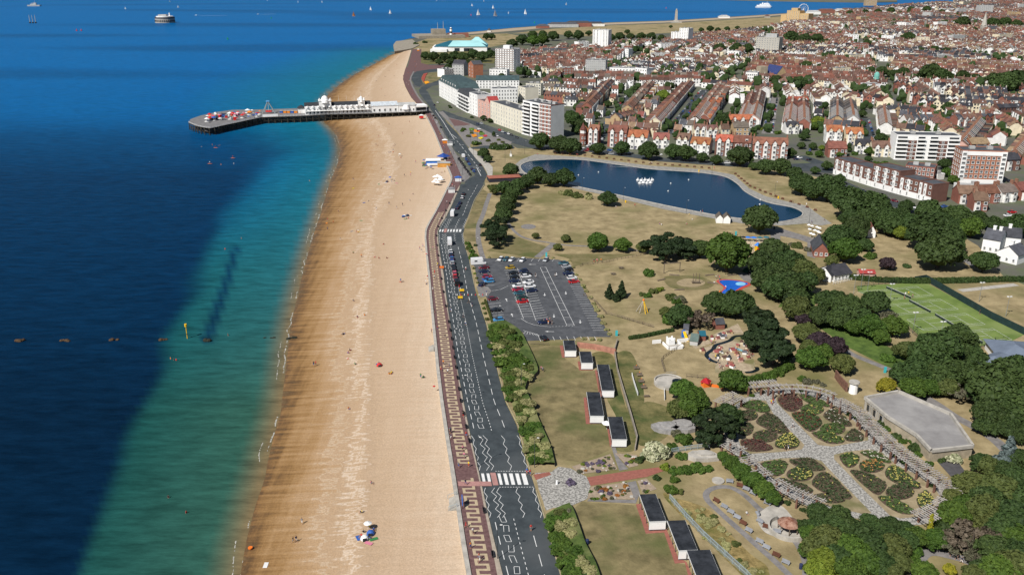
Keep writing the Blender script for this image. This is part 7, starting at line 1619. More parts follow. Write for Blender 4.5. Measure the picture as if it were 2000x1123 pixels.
for x,y,rz,dk in bl:bench(*ZG((x,y))[0],rz,dk,('brown' if dk else 'silver grey')+' bench along the looping garden path','benches on the looping garden path')
solo('litter_bin',MB().cyl(0,0,0,1.1,.35,.38,10).cyl(0,0,1.1,.15,.4,.25,10),mat('navy_bin',(.02,.03,.08)),'dark blue litter bin by the looping garden path','bin',None,tuple(G(*ZG((1775,920))[0])))
solo('litter_bin',MB().cyl(0,0,0,1.1,.35,.38,10).cyl(0,0,1.1,.15,.4,.25,10),MATS['navy_bin'],'dark blue litter bin on the lower lawn bank edge','bin',None,tuple(G(*ZG((108,728))[0])))
solo('stone_disc',MB().cyl(0,0,0,.35,1.5,1.5,18),M_conc,'flat pale stone disc on the dry grass','stone',None,tuple(G(*ZG((1130,238))[0])))
solo('info_board',MB().box(0,0,0,.8,.2,2.0),mat('turquoise_sign',(.04,.38,.42)),'turquoise information post at the corner of the car park','sign',None,tuple(G(1204,656)))
for i,(x,y)in enumerate(((1067,502),(1437,460),(1618,520),(1728,728))):solo('info_board',MB().box(0,0,0,.8,.2,2.0),MATS['turquoise_sign'],['turquoise sign post at the top of the car park','turquoise sign post on the lawn below the lake','turquoise sign post near the cafe hedge','turquoise sign post beside the curving path'][i],'sign',None,tuple(G(x,y)))
# statue-like flower beds of the seafront garden and roundabout
FBL=[('orange',(.60,.22,.01),ZR((1100,360),(1150,370),(1170,395),(1110,390))),('red',(.45,.03,.03),ZR((1140,370),(1180,375),(1180,392),(1150,390))),('yellow',(.65,.50,.01),ZR((1160,470),(1200,458),(1230,470),(1200,485))),('orange',(.6,.22,.01),ZR((1070,430),(1130,420),(1150,450),(1100,460))),('crimson',(.42,.03,.05),ZR((1220,435),(1270,430),(1280,450),(1240,455))),('green',(.09,.16,.02),ZR((1170,400),(1240,405),(1240,430),(1180,430))),('green',(.09,.16,.02),ZR((1040,345),(1100,340),(1110,370),(1050,380)))]
for c,col,pts in FBL:
 P_=gp(pts);cc=sum(P_,Vector())/4;solo('flower_bed',MB().prism([p-cc for p in P_],.05,.5),mat('bed_'+c,col,var=.4,scale=1.5),c+' planted bed in the seafront garden','flower bed',None,tuple(cc))
for pts,c,lab in((ZA((350,690),(375,640),(420,630),(400,660),(385,700),(380,740)),(.30,.06,.04),'dark red crescent flower bed on the roundabout'),(ZA((375,725),(420,720),(440,735),(400,752)),(.75,.30,.01),'bright orange flower wedge on the roundabout')):
 P_=gp(pts);cc=P_[0];solo('flower_bed',MB().prism([p-cc for p in P_],.05,.5),mat('bed'+lab[:6],c,var=.3,scale=1.5),lab,'flower bed',None,tuple(cc))
trees([(*ZR(q[:2])[0],q[2],q[3])for q in[(970,350,6,'S'),(955,375,5,'S'),(1030,440,6,'s'),(1075,400,5,'s'),(1120,535,10,'S'),(1170,540,7,'S'),(1290,500,6,'s'),(1340,545,5,'s'),(1380,535,5,'s'),(1430,490,5,'s'),(1480,520,5,'s'),(1200,390,4,'S'),(1360,430,5,'T'),(1440,590,12,'D'),(1400,595,10,'D'),(1500,590,12,'D'),(1545,590,9,'D'),(1370,595,9,'D'),(1230,210,7,'O'),(1310,240,6,'O'),(1350,255,5,'D'),(1080,195,5,'D'),(780,50,4,'D'),(800,70,4,'D')]],'in the seafront gardens opposite the hotels','shrubs in the seafront gardens')
p=G(*ZR((1585,705))[0]);t=thing('garden_statue','small white statue on plinth in the lake end lawn','statue',tuple(p));part('plinth',MB().box(0,0,0,1.4,1.4,1.6),M_white_render,t);part('figure',MB().cyl(0,0,1.6,2.2,.45,.2,8),M_conc,t)
p=G(*ZS((1005,500))[0]);t=thing('play_tunnel','dark green domed play shelter by the pool path','shelter',tuple(p));part('dome',MB().dome(0,0,0,2.2,1.7),mat('dark_green_cover',(.012,.06,.04)),t);part('doorway',MB().box(0,-2.1,0,.9,.5,1.0),M_felt,t)
# ------------------------ vehicles
CARC={'white':(.72,.72,.72),'silver':(.38,.40,.42),'grey':(.13,.14,.15),'black':(.012,.012,.014),'navy':(.012,.02,.06),'blue':(.03,.10,.30),'light blue':(.06,.24,.46),'red':(.42,.012,.014),'maroon':(.13,.012,.02),'crimson':(.30,.015,.04),'gold':(.36,.24,.015),'teal':(.03,.10,.13),'dark green':(.02,.05,.04),'pink red':(.45,.09,.13)}
CM={k:mat('car_'+k,c,rough=.28,spec=.5,var=.02)for k,c in CARC.items()}
M_tyre=mat('tyre',(.012,.012,.012));M_head=paint('headlight',(.7,.7,.68),rough=.2);M_tail=paint('tail_light',(.35,.01,.01),rough=.3)
def loft(mb,secs,mi=0):
 o=[]
 for x,wb,wt,zb,zt in secs:o.append([(x,-wb,zb),(x,wb,zb),(x,wb*1.02,zb+(zt-zb)*.55),(x,wt,zt),(x,-wt,zt),(x,-wb*1.02,zb+(zt-zb)*.55)])
 vs=[p for q in o for p in q];fs=[]
 for i in range(len(o)-1):
  for k in range(6):fs.append((i*6+k,(i+1)*6+k,(i+1)*6+(k+1)%6,i*6+(k+1)%6))
 fs.append((0,1,2,3,4,5));b=(len(o)-1)*6;fs.append((b+5,b+4,b+3,b+2,b+1,b));mb.add(vs,fs,mi)
def car_meshes(kind):
 K=('car',kind)
 if K in CROWN:return CROWN[K]
 b=MB();c=MB();r=MB()
 if kind=='hatch':
  loft(b,[(-2.0,.70,.66,.40,.78),(-1.9,.84,.78,.28,.92),(-1.2,.87,.80,.24,.94),(1.0,.87,.80,.24,.92),(1.75,.84,.74,.26,.80),(2.0,.66,.60,.36,.66)])
  loft(c,[(-1.92,.76,.56,.88,.95),(-1.5,.77,.60,.9,1.40),(.15,.77,.60,.9,1.42),(1.05,.76,.66,.9,.93)]);loft(r,[(-1.5,.60,.57,1.385,1.43),(-.6,.62,.59,1.42,1.475),(.2,.60,.57,1.40,1.44)])
 elif kind=='saloon':
  loft(b,[(-2.25,.70,.66,.40,.84),(-2.1,.84,.76,.28,.94),(-1.2,.88,.80,.24,.95),(1.0,.88,.80,.24,.92),(1.95,.84,.74,.26,.80),(2.25,.66,.60,.36,.64)])
  loft(c,[(-1.75,.76,.62,.9,.95),(-1.0,.77,.58,.9,1.36),(.2,.77,.58,.9,1.38),(1.15,.76,.66,.9,.93)]);loft(r,[(-1.0,.58,.55,1.35,1.39),(-.3,.60,.57,1.37,1.43),(.25,.58,.55,1.36,1.40)])
 else:
  L=2.6 if kind=='van' else 3.2;hh=2.15 if kind=='van' else 2.9
  loft(b,[(-L,.92,.88,.35,hh),(-L+.1,.96,.90,.28,hh+.05),(L-1.5,.96,.88,.28,hh+.02),(L-1.0,.95,.80,.28,1.7),(L-.75,.94,.84,.28,1.15),(L,.86,.74,.32,.9)])
  loft(c,[(L-1.55,.97,.80,1.22,hh-.3),(L-1.12,.965,.78,1.2,1.75),(L-.85,.95,.80,1.15,1.25)]);r.box(-.6,0,hh+.04,.8,.7,.12)
  if kind=='camper':c.box(-1.2,0,1.5,1.2,2.0,.6)
 wl=MB();
 for i in range(12):
  pass
 wl=MB().tube((0,-.1,0),(0,.1,0),.31,n=12).tube((0,-.115,0),(0,.115,0),.18,n=10,mi=1)
 hl=MB().box(0,0,0,.10,.34,.16)
 CROWN[K]=(b,c.mesh('windows',M_glass),r,wl.mesh('wheel',[M_tyre,CM['silver']]),hl.mesh('headlight',M_head),hl.mesh('tail_light',M_tail),{'hatch':(2.0,1.25),'saloon':(2.22,1.4),'van':(2.6,1.7),'camper':(3.2,2.0)}[kind])
 return CROWN[K]
def car(px,py,rz,col,kind,where,group,world=None,far=False,z=.06):
 b,c,r,wl,hl,tl,(hx,wx)=car_meshes(kind)
 p=G(px,py,.6)if world is None else Vector(world)
 nm={'hatch':'parked_car','saloon':'parked_car','van':'van','camper':'camper_van'}[kind]
 kd={'hatch':'hatchback','saloon':'saloon car','van':'van','camper':'camper van'}[kind]
 t=thing(nm,col+' '+kd+' '+where,'car' if 'car' in nm else 'van',(p.x,p.y,z),rz,group)
 link('body',cached(('cb',kind,col),lambda:b.mesh('body',CM[col])),t);link('windows',c,t)
 link('roof',cached(('cr',kind,col),lambda:r.mesh('roof',CM[col])),t)
 for x in(-wx,wx):
  for y in(-.78,.78):link('wheel',wl,t,(x,y,.31))
 if not far:
  for y in(-.6,.6):link('headlight',hl,t,(hx-.05,y,.58));link('tail_light',tl,t,(-hx+.04,y,.68))
 return t
def dir_px(p,q):d=G(*q)-G(*p);return math.atan2(d.y,d.x)
rowd=dir_px(*ZC((820,740),(1000,720)))
CP=[((280,203),'maroon','saloon','in the left edge bays'),((285,250),'navy','saloon','in the left edge bays'),((320,312),'crimson','hatch','in the left edge bays'),((330,345),'blue','saloon','in the left edge bays'),((345,368),'light blue','hatch','in the left edge bays'),((395,583),'maroon','hatch','in the left edge bays'),((440,720),'black','saloon','in the left edge bays'),((455,838),'light blue','hatch','in the left edge bays'),((600,203),'gold','hatch','alone at the head of the middle bays'),((635,268),'black','saloon','in the middle left bays'),((645,318),'black','hatch','in the middle left bays'),((655,365),'navy','saloon','in the middle left bays'),((690,425),'white','hatch','in the middle left bays'),((690,468),'crimson','saloon','in the middle left bays'),((710,513),'teal','saloon','in the middle left bays'),((740,567),'dark green','saloon','in the middle left bays'),((750,615),'red','saloon','in the middle left bays'),((762,243),'navy','hatch','in the middle right bays'),((795,285),'black','saloon','in the middle right bays'),((800,308),'white','hatch','in the middle right bays'),((825,380),'white','saloon','in the middle right bays'),((845,428),'white','saloon','in the middle right bays'),((860,482),'navy','saloon','in the middle right bays'),((1250,148),'teal','saloon','in the right edge bays'),((1285,188),'silver','hatch','in the right edge bays'),((1310,228),'black','hatch','in the right edge bays'),((1310,273),'navy','saloon','in the right edge bays'),((1355,325),'white','hatch','in the right edge bays'),((1380,373),'red','saloon','in the right edge bays'),((1010,865),'navy','saloon','by the group of people')]
for(x,y),col,kind,wh in CP:X,Y=ZC((x,y))[0];car(X,Y,rowd+rnd.choice((0,math.pi))+rnd.uniform(-.05,.05),col,kind,wh+' of the car park','cars in the sea front car park')
upd=dir_px(*ZC((1200,1090),(1180,1045)))
for x,y,col,kind in((485,100,'white','hatch'),(552,102,'teal','hatch'),(622,104,'white','saloon'),(752,112,'white','hatch'),(1037,110,'silver','hatch')):X,Y=ZC((x,y))[0];car(X,Y,R(68)+math.pi,col,kind,'along the top edge of the car park','cars in the sea front car park')
X,Y=ZC((1008,1060))[0];car(X,Y,R(115),'black','hatch','at the car park exit','cars in the sea front car park')
X,Y=ZC((215,150))[0];car(X,Y,R(12),'white','camper','at the top left corner of the car park',None);X,Y=ZC((265,405))[0];car(X,Y,R(60),'navy','saloon','slewed by the car park entrance',None)
RC=[(*ZV((580,140))[0],'white','camper'),(*ZV((603,310))[0],'white','saloon'),(*ZV((606,370))[0],'navy','hatch'),(*ZV((625,445))[0],'blue','hatch'),(*ZV((640,530))[0],'silver','hatch'),(*ZV((652,598))[0],'black','saloon'),(*ZV((665,662))[0],'black','hatch'),(*ZV((680,730))[0],'pink red','hatch'),(*ZV((688,798))[0],'red','hatch'),(*ZV((705,860))[0],'maroon','hatch'),(*ZV((730,930))[0],'black','van'),(*ZU((645,590))[0],'white','camper'),(*ZU((725,460))[0],'navy','hatch'),(*ZU((750,420))[0],'navy','saloon'),(*ZU((782,360))[0],'navy','saloon'),(*ZU((830,255))[0],'white','hatch'),(*ZU((855,185))[0],'black','hatch')]
for x,y,col,kind in RC:car(x,y,dir_px((interp(ROADL,y+8),y+8),(interp(ROADL,y-8),y-8)),col,kind,'parked in line along the seafront road','cars parked along the seafront road')
for x,y,col,kind in((965,705,'white','van'),(1003,742,'blue','hatch'),(1022,772,'navy','hatch'),(1042,802,'blue','saloon'),(1075,865,'navy','hatch'),(1103,895,'blue','hatch')):X,Y=ZR((x,y))[0];car(X,Y,dir_px(*ZR((1110,910),(990,730))),col,kind,'in the line beside the motorcycles','cars beside the motorcycle bays')
X,Y=ZR((1183,812))[0];car(X,Y,dir_px(*ZR((1230,870),(1130,760))),'black','hatch','driving round the bend of the road',None)
for x,y,col in((575,175,'black'),(600,205,'black'),(625,260,'white'),(672,325,'navy'),(590,35,'navy'),(632,5,'white')):X,Y=ZR((x,y))[0];car(X,Y,dir_px(*ZR((660,330),(560,150))),col,'hatch','on the road near the pier gate','cars near the pier gate')
for x,y,col in((1440,362,'red'),(1480,385,'silver'),(1520,403,'navy'),(1557,410,'white'),(1592,425,'black'),(1665,458,'black'),(1155,283,'navy'),(1172,346,'white'),(1400,436,'white'),(1205,275,'silver')):X,Y=ZR((x,y))[0];car(X,Y,dir_px(*ZR((1440,365),(1665,455))),col,'hatch','along the road below the hotels','cars on the road below the hotels')
d_=dir_px((1680,372),(1760,398))
for x,y,col in((360,545,'black'),(395,575,'silver'),(430,567,'navy'),(500,590,'red'),(575,612,'blue'),(660,636,'black'),(735,660,'maroon'),(925,722,'white')):X,Y=ZB((x,y))[0];car(X,Y,d_,col,'saloon','parked below the long brick and white flats','cars parked below the long flats')
for x,y,col,a in((1845,803,'white',.2),(1650,850,'navy',.1),(1885,770,'red',.1),(1870,470,'black',.1),(1920,497,'navy',.1),(1220,715,'blue',.5)):X,Y=ZB((x,y))[0];car(X,Y,a,col,'saloon','near the right hand houses and garages','cars near the right hand houses')
for x,y,col in((755,885,'white'),(805,915,'maroon'),(835,900,'red'),(1060,908,'blue'),(1035,940,'white'),(1075,945,'silver'),(1265,935,'white'),(1420,955,'navy'),(1600,955,'white')):X,Y=Z3((x,y))[0];car(X,Y,.1,col,'hatch','parked before the lakeside villas','cars parked before the lakeside villas')
for x,y,col,a in((935,1000,'white',1.3),(560,1045,'white',.1),(1310,1005,'navy',.2),(1340,990,'white',.3),(1450,1010,'black',.4),(1545,960,'white',.6),(1455,910,'blue',1.2),(1470,890,'black',1.2)):X,Y=ZH((x,y))[0];car(X,Y,a,col,'hatch','around the road junction by the lake corner','cars at the lake corner junction')
cc=['white','silver','black','navy','red','grey','blue','white','black']
snm=['in the long tree lined street','in the short light street','in the dark side street','in the leafy street by the flats','in the junction street']
for si,((x0,y0),(x1,y1),wd)in enumerate(STREETS[:4]):
 a,b=G(x0,y0),G(x1,y1);d=b-a;L=d.length;d.normalize();n=Vector((-d.y,d.x,0));s=6
 while s<L-6:
  for sd in(-1,1):
   if rnd.random()<.72:
    p=a+d*s+n*sd*(wd*.34);col=rnd.choice(cc);car(0,0,math.atan2(d.y,d.x),col,rnd.choice(('hatch','saloon')),'parked '+snm[si],'cars parked in the town streets',(p.x,p.y,0),True)
  s+=rnd.uniform(5.5,9)
  # pedal karts, motorbikes and barriers
mbk=lambda:[('frame',MB().tube((-.6,0,.35),(.6,0,.35),.12).tube((.6,0,.35),(.45,0,1.0),.05).box(-.1,0,.5,.8,.3,.3).mesh('frame',M_felt)),('wheel',MB().tube((.65,-.06,.3),(.65,.06,.3),.3,n=10).mesh('wheel',M_tyre)),('wheel',MB().tube((-.65,-.06,.3),(-.65,.06,.3),.3,n=10).mesh('wheel',M_tyre))]
MBK=mbk();ml=gp(ZR((905,735),(1060,960)))
for i in range(22):
 p=ml[0].lerp(ml[1],i/21)+Vector((rnd.uniform(-.4,.4),0,.06));t=thing('motorcycle','dark motorcycle in the parked row beside the promenade','motorcycle',tuple(p),R(25),'motorcycles parked in a row')
 for nm,me in MBK:link(nm,me,t)
for x,y,lab in(((828,1085),0,'upper yellow barrier board in the road'),((798,1400),0,'x'))[:1]:pass
for(px,py),lab in(((902,571),'upper yellow roadworks barrier on the road'),((899,585),'lower yellow roadworks barrier on the road'),((863,526),'orange tent like barrier beside parked cars')):
 t=thing('road_barrier',lab,'barrier',tuple(G(px,py)));part('board',MB().box(0,0,.5,1.8,.12,.9),M_yel if 'yellow' in lab else M_org,t);part('leg',MB().box(-.7,0,0,.12,.6,.5),M_wood,t);part('leg',MB().box(.7,0,0,.12,.6,.5),M_wood,t)
for i in range(14):
 px,py=lerp(893,950,(i%9)/8)if i<9 else lerp(893,901,(i-9)/4),(577 if i<9 else 553+(i-9)*4);t=thing('traffic_cone','red and white cone in the line across the road','cone',tuple(G(px,py,.05)),0,'cones set out across the road');part('cone',MB().cyl(0,0,.05,.7,.2,.05,8),M_red if i%2 else M_white,t);part('base',MB().box(0,0,0,.45,.45,.06),M_felt,t)
 # ------------------------ people: one skinned body per pose, dressed by height
def skin_body(chains,radii,name):
 me=bpy.data.meshes.new(name);vs=[];es=[];idx={}
 for ch in chains:
  prev=None
  for k in ch:
   if k not in idx:idx[k]=len(vs);vs.append(J[k])
   if prev is not None:es.append((idx[prev],idx[k]))
   prev=k
 me.from_pydata(vs,es,[]);o=bpy.data.objects.new(name,me);COL.objects.link(o)
 m=o.modifiers.new('s','SKIN');m.use_smooth_shade=True
 me.skin_vertices.new()if not me.skin_vertices else None
 sv=me.skin_vertices[0].data
 for k,i in idx.items():r=radii[k];sv[i].radius=(r,r)if not isinstance(r,tuple)else r;sv[i].use_root=(k=='pelvis')
 sub=o.modifiers.new('d','SUBSURF');sub.levels=1
 dg=bpy.context.evaluated_depsgraph_get();out=bpy.data.meshes.new_from_object(o.evaluated_get(dg));bpy.data.objects.remove(o);out.name='person';return out
RAD={'pelvis':(.16,.12),'waist':(.14,.10),'chest':(.18,.12),'neck':.055,'chin':.085,'skull':.105,'crown':.07}
for s in 'lr':RAD.update({'hip'+s:.10,'knee'+s:.065,'ankle'+s:.045,'toe'+s:.035,'sh'+s:.06,'el'+s:.045,'wr'+s:.033,'ha'+s:.04})
CH=[['pelvis','waist','chest','neck','chin','skull','crown']]+[['pelvis','hip'+s,'knee'+s,'ankle'+s,'toe'+s]for s in 'lr']+[['chest','sh'+s,'el'+s,'wr'+s,'ha'+s]for s in 'lr']
def pose(kind):
 j={'pelvis':(0,0,.95),'waist':(0,0,1.12),'chest':(0,0,1.34),'neck':(0,-.01,1.50),'chin':(0,-.03,1.58),'skull':(0,-.015,1.67),'crown':(0,0,1.74)}
 for s,q in(('l',1),('r',-1)):
  j.update({'hip'+s:(.10*q,0,.88),'knee'+s:(.11*q,-.02,.48),'ankle'+s:(.11*q,.02,.08),'toe'+s:(.12*q,-.16,.03),'sh'+s:(.2*q,0,1.40),'el'+s:(.25*q,.02,1.12),'wr'+s:(.26*q,-.06,.88),'ha'+s:(.26*q,-.10,.79)})
 if kind=='walk':
  for s,q in(('l',1),('r',-1)):j.update({'knee'+s:(.1*q,-.20*q-.04,.50),'ankle'+s:(.1*q,-.32*q+.08,.09),'toe'+s:(.1*q,-.46*q+.02,.04),'el'+s:(.26*q,.16*q,1.14),'wr'+s:(.25*q,.20*q-.12,.94),'ha'+s:(.25*q,.22*q-.2,.88)})
 if kind=='sit':
  dz=-.82;j={k:(x,y,z+dz)for k,(x,y,z)in j.items()}
  for s,q in(('l',1),('r',-1)):j.update({'hip'+s:(.11*q,-.06,.10),'knee'+s:(.16*q,-.42,.38),'ankle'+s:(.14*q,-.72,.07),'toe'+s:(.14*q,-.86,.05),'el'+s:(.26*q,-.06,.34),'wr'+s:(.2*q,-.28,.30),'ha'+s:(.17*q,-.36,.32)})
 if kind=='lie':
  j={k:(x,z-.9,.13+y*.3)for k,(x,y,z)in j.items()}
 return j
BODY={}
for kd in('stand','walk','sit','lie'):J=pose(kd);BODY[kd]=skin_body(CH,RAD,kd)
CLOTH={'white':(.7,.7,.68),'red':(.5,.02,.02),'blue':(.03,.10,.35),'black':(.015,.015,.018),'navy':(.015,.025,.07),'yellow':(.65,.48,.03),'green':(.04,.20,.06),'pink':(.6,.2,.28),'grey':(.2,.2,.21),'orange':(.65,.2,.02),'skin':(.45,.26,.17)}
CLM={k:mat('cloth_'+k,c,var=.1,scale=4)for k,c in CLOTH.items()};HAIR=[mat('brown_hair',(.06,.035,.02)),mat('fair_hair',(.30,.20,.09)),mat('black_hair',(.012,.01,.01))]
PERS={}
def person_mesh(kd,top,bot,hair):
 k=(kd,top,bot,hair)
 if k in PERS:return PERS[k]
 me=BODY[kd].copy();me.materials.clear()
 for m in(CLM[top],CLM[bot],CLM['skin'],HAIR[hair]):me.materials.append(m)
 for p in me.polygons:
  x,y,z=p.center
  if kd=='sit':z+=.82;
  if kd=='lie':z=y+.9;y=0
  sit_leg=kd=='sit' and y<-.14 and abs(x)<.3 and z<1.24
  if z>1.63 and(y>-.09 or z>1.70):mi=3
  elif z>1.49:mi=2
  elif abs(x)>.235 and z<1.24 and not sit_leg:mi=2
  elif sit_leg:mi=2 if p.center[1]<-.5 else 1
  elif z>1.0:mi=0
  elif z>(.50 if bot!='skin' else .8):mi=1
  else:mi=2
  p.material_index=mi
 PERS[k]=me;return me
prn=random.Random(44)
def person(px,py,kd=None,top=None,bot=None,where='',group=None,z=0,rz=None,world=None,sc=1.0):
 kd=kd or prn.choice(('stand','walk','walk'));top=top or prn.choice(list(CLOTH));bot=bot or prn.choice(('navy','black','grey','blue','white','red'))
 p=G(px,py,z)if world is None else Vector(world)
 v={'stand':'standing','walk':'walking','sit':'sitting','lie':'lying'}[kd]
 td='bare chested' if top=='skin' else 'in '+top+' top'
 return solo('person',person_mesh(kd,top,bot,prn.randrange(3)),None,'person %s, %s, %s'%(v,td,where),'person',group,(p.x,p.y,z),prn.uniform(0,6.28)if rz is None else rz,(sc,sc,sc))
def beach_z(px,py):
 xw,xp=interp(sorted([(y,x)for x,y in WATER]),py),interp(PROM,py);t=(px-xw)/(xp-xw);t=.074+t*.926
 return float(np.interp(t,[0,.07,.28,.5,.56,.62,.8,1],[-5.5,-3.0,-2.4,-1.55,-1.1,-1.15,-.8,-.55]))+.05
BP=[(613,715,'stand','black'),(617,714,'stand','red'),(573,1060,'walk','black'),(579,1058,'walk','navy'),(590,1023,'walk','grey'),(683,685,'sit','black'),(681,690,'sit','pink'),(693,712,'sit','green'),(740,711,'sit','blue'),(742,716,'sit','red'),(690,588,'sit','grey'),(698,620,'sit','navy'),(712,617,'sit','orange'),(740,505,'sit','red'),(733,503,'sit','pink'),(706,503,'walk','orange'),(697,455,'walk','grey'),(750,478,'sit','black'),(755,505,'sit','black'),(760,400,'walk','black'),(775,408,'walk','navy'),(690,352,'walk','black'),(640,432,'walk','red'),(651,436,'walk','orange'),(661,415,'walk','skin'),(720,394,'sit','navy'),(735,410,'walk','grey'),(800,392,'sit','white'),(786,402,'walk','black'),(745,330,'sit','black'),(768,295,'walk','black'),(760,300,'walk','navy'),(740,268,'walk','black'),(771,283,'sit','black'),(786,262,'walk','grey'),(760,245,'walk','navy'),(800,240,'walk','black'),(818,262,'walk','black'),(783,309,'sit','red'),(779,305,'sit','white'),(812,318,'walk','red'),(790,345,'walk','black'),(765,356,'sit','blue'),(770,354,'sit','navy'),(757,357,'lie','blue'),(820,488,'walk','red'),(826,483,'walk','pink'),(824,493,'walk','grey'),(832,553,'stand','white'),(834,556,'sit','blue'),(835,545,'stand','red'),(843,650,'stand','pink'),(855,645,'walk','red'),(710,1040,'sit','black'),(706,1047,'sit','red'),(730,1035,'sit','blue'),(722,1050,'lie','navy'),(722,1030,'sit','yellow'),(700,455,'walk','white'),(665,470,'walk','grey'),(640,450,'walk','blue'),(705,180,'walk','black'),(720,190,'walk','black'),(735,160,'walk','navy'),(760,140,'walk','black'),(745,175,'sit','red'),(775,128,'walk','black'),(770,150,'walk','grey'),(752,190,'walk','navy')]
bf=random.Random(61)
for i in range(26):
 y=150+900*bf.random()**2.2;x=lerp(interp(sorted([(b,a)for a,b in WATER]),y),interp(PROM,y),bf.uniform(.3,.95))
 if 195<y<230:continue
 for q in range(bf.choice((1,1,2,3))):BP.append((x+bf.uniform(-4,4),y+bf.uniform(-2,2),bf.choice(('sit','sit','lie','walk')),bf.choice(list(CLOTH))))
for x,y,kd,top in BP:person(x,y,kd,top,None,'on the beach shingle','people on the beach',beach_z(x,y))
SW=[(340,708,'black'),(334,706,'orange'),(345,709,'red'),(472,470,'grey'),(440,491,'red'),(415,286,'orange'),(421,289,'red'),(427,288,'pink'),(430,287,'grey'),(455,309,'red'),(457,323,'white'),(432,325,'orange'),(410,320,'white'),(394,290,'grey'),(605,357,'orange'),(330,978,'black'),(365,1008,'red'),(446,660,'black')]
for i,(x,y,top)in enumerate(SW):
 p=G(x,y,SEA_Z)
 if y<330 and i%3==0:
  solo('paddle_board',MB().add([(-1.5,0,.1),(-.8,-.4,.1),(.9,-.4,.1),(1.5,0,.1),(.9,.4,.1),(-.8,.4,.1),(-1.5,0,0),(-.8,-.4,0),(.9,-.4,0),(1.5,0,0),(.9,.4,0),(-.8,.4,0)],[(0,1,2,3,4,5),(0,6,7,1),(1,7,8,2),(2,8,9,3),(3,9,10,4),(4,10,11,5),(5,11,6,0)]),M_org,'orange paddle board out in the sea','paddle board','paddle boards',(p.x,p.y,SEA_Z));person(x,y,'stand',top,'black','on a paddle board','people in the sea',SEA_Z+.1)
 else:person(x,y,'stand',top,'skin','wading in the sea','people in the sea',SEA_Z-.9)
def prom_pt(fr,y):return lerp(interp(PROM,y),interp(PROMR,y),fr)
for i in range(34):
 y=345+760*prn.random()**1.15;person(prom_pt(prn.uniform(.1,.95),y),y,None,None,None,'on the patterned promenade','people on the promenade',.18)
for i in range(26):
 y=prn.uniform(228,330);person(prom_pt(prn.uniform(.05,.95),y),y,None,None,None,'on the promenade beyond the beach bar','people on the promenade',.18)
for i in range(12):
 y=prn.uniform(112,188);x=interp(PROMR,max(y,132))+prn.uniform(-10,4)if y>132 else prn.uniform(806,820);person(x,y,None,None,None,'on the far promenade past the pier','people on the promenade',.18)
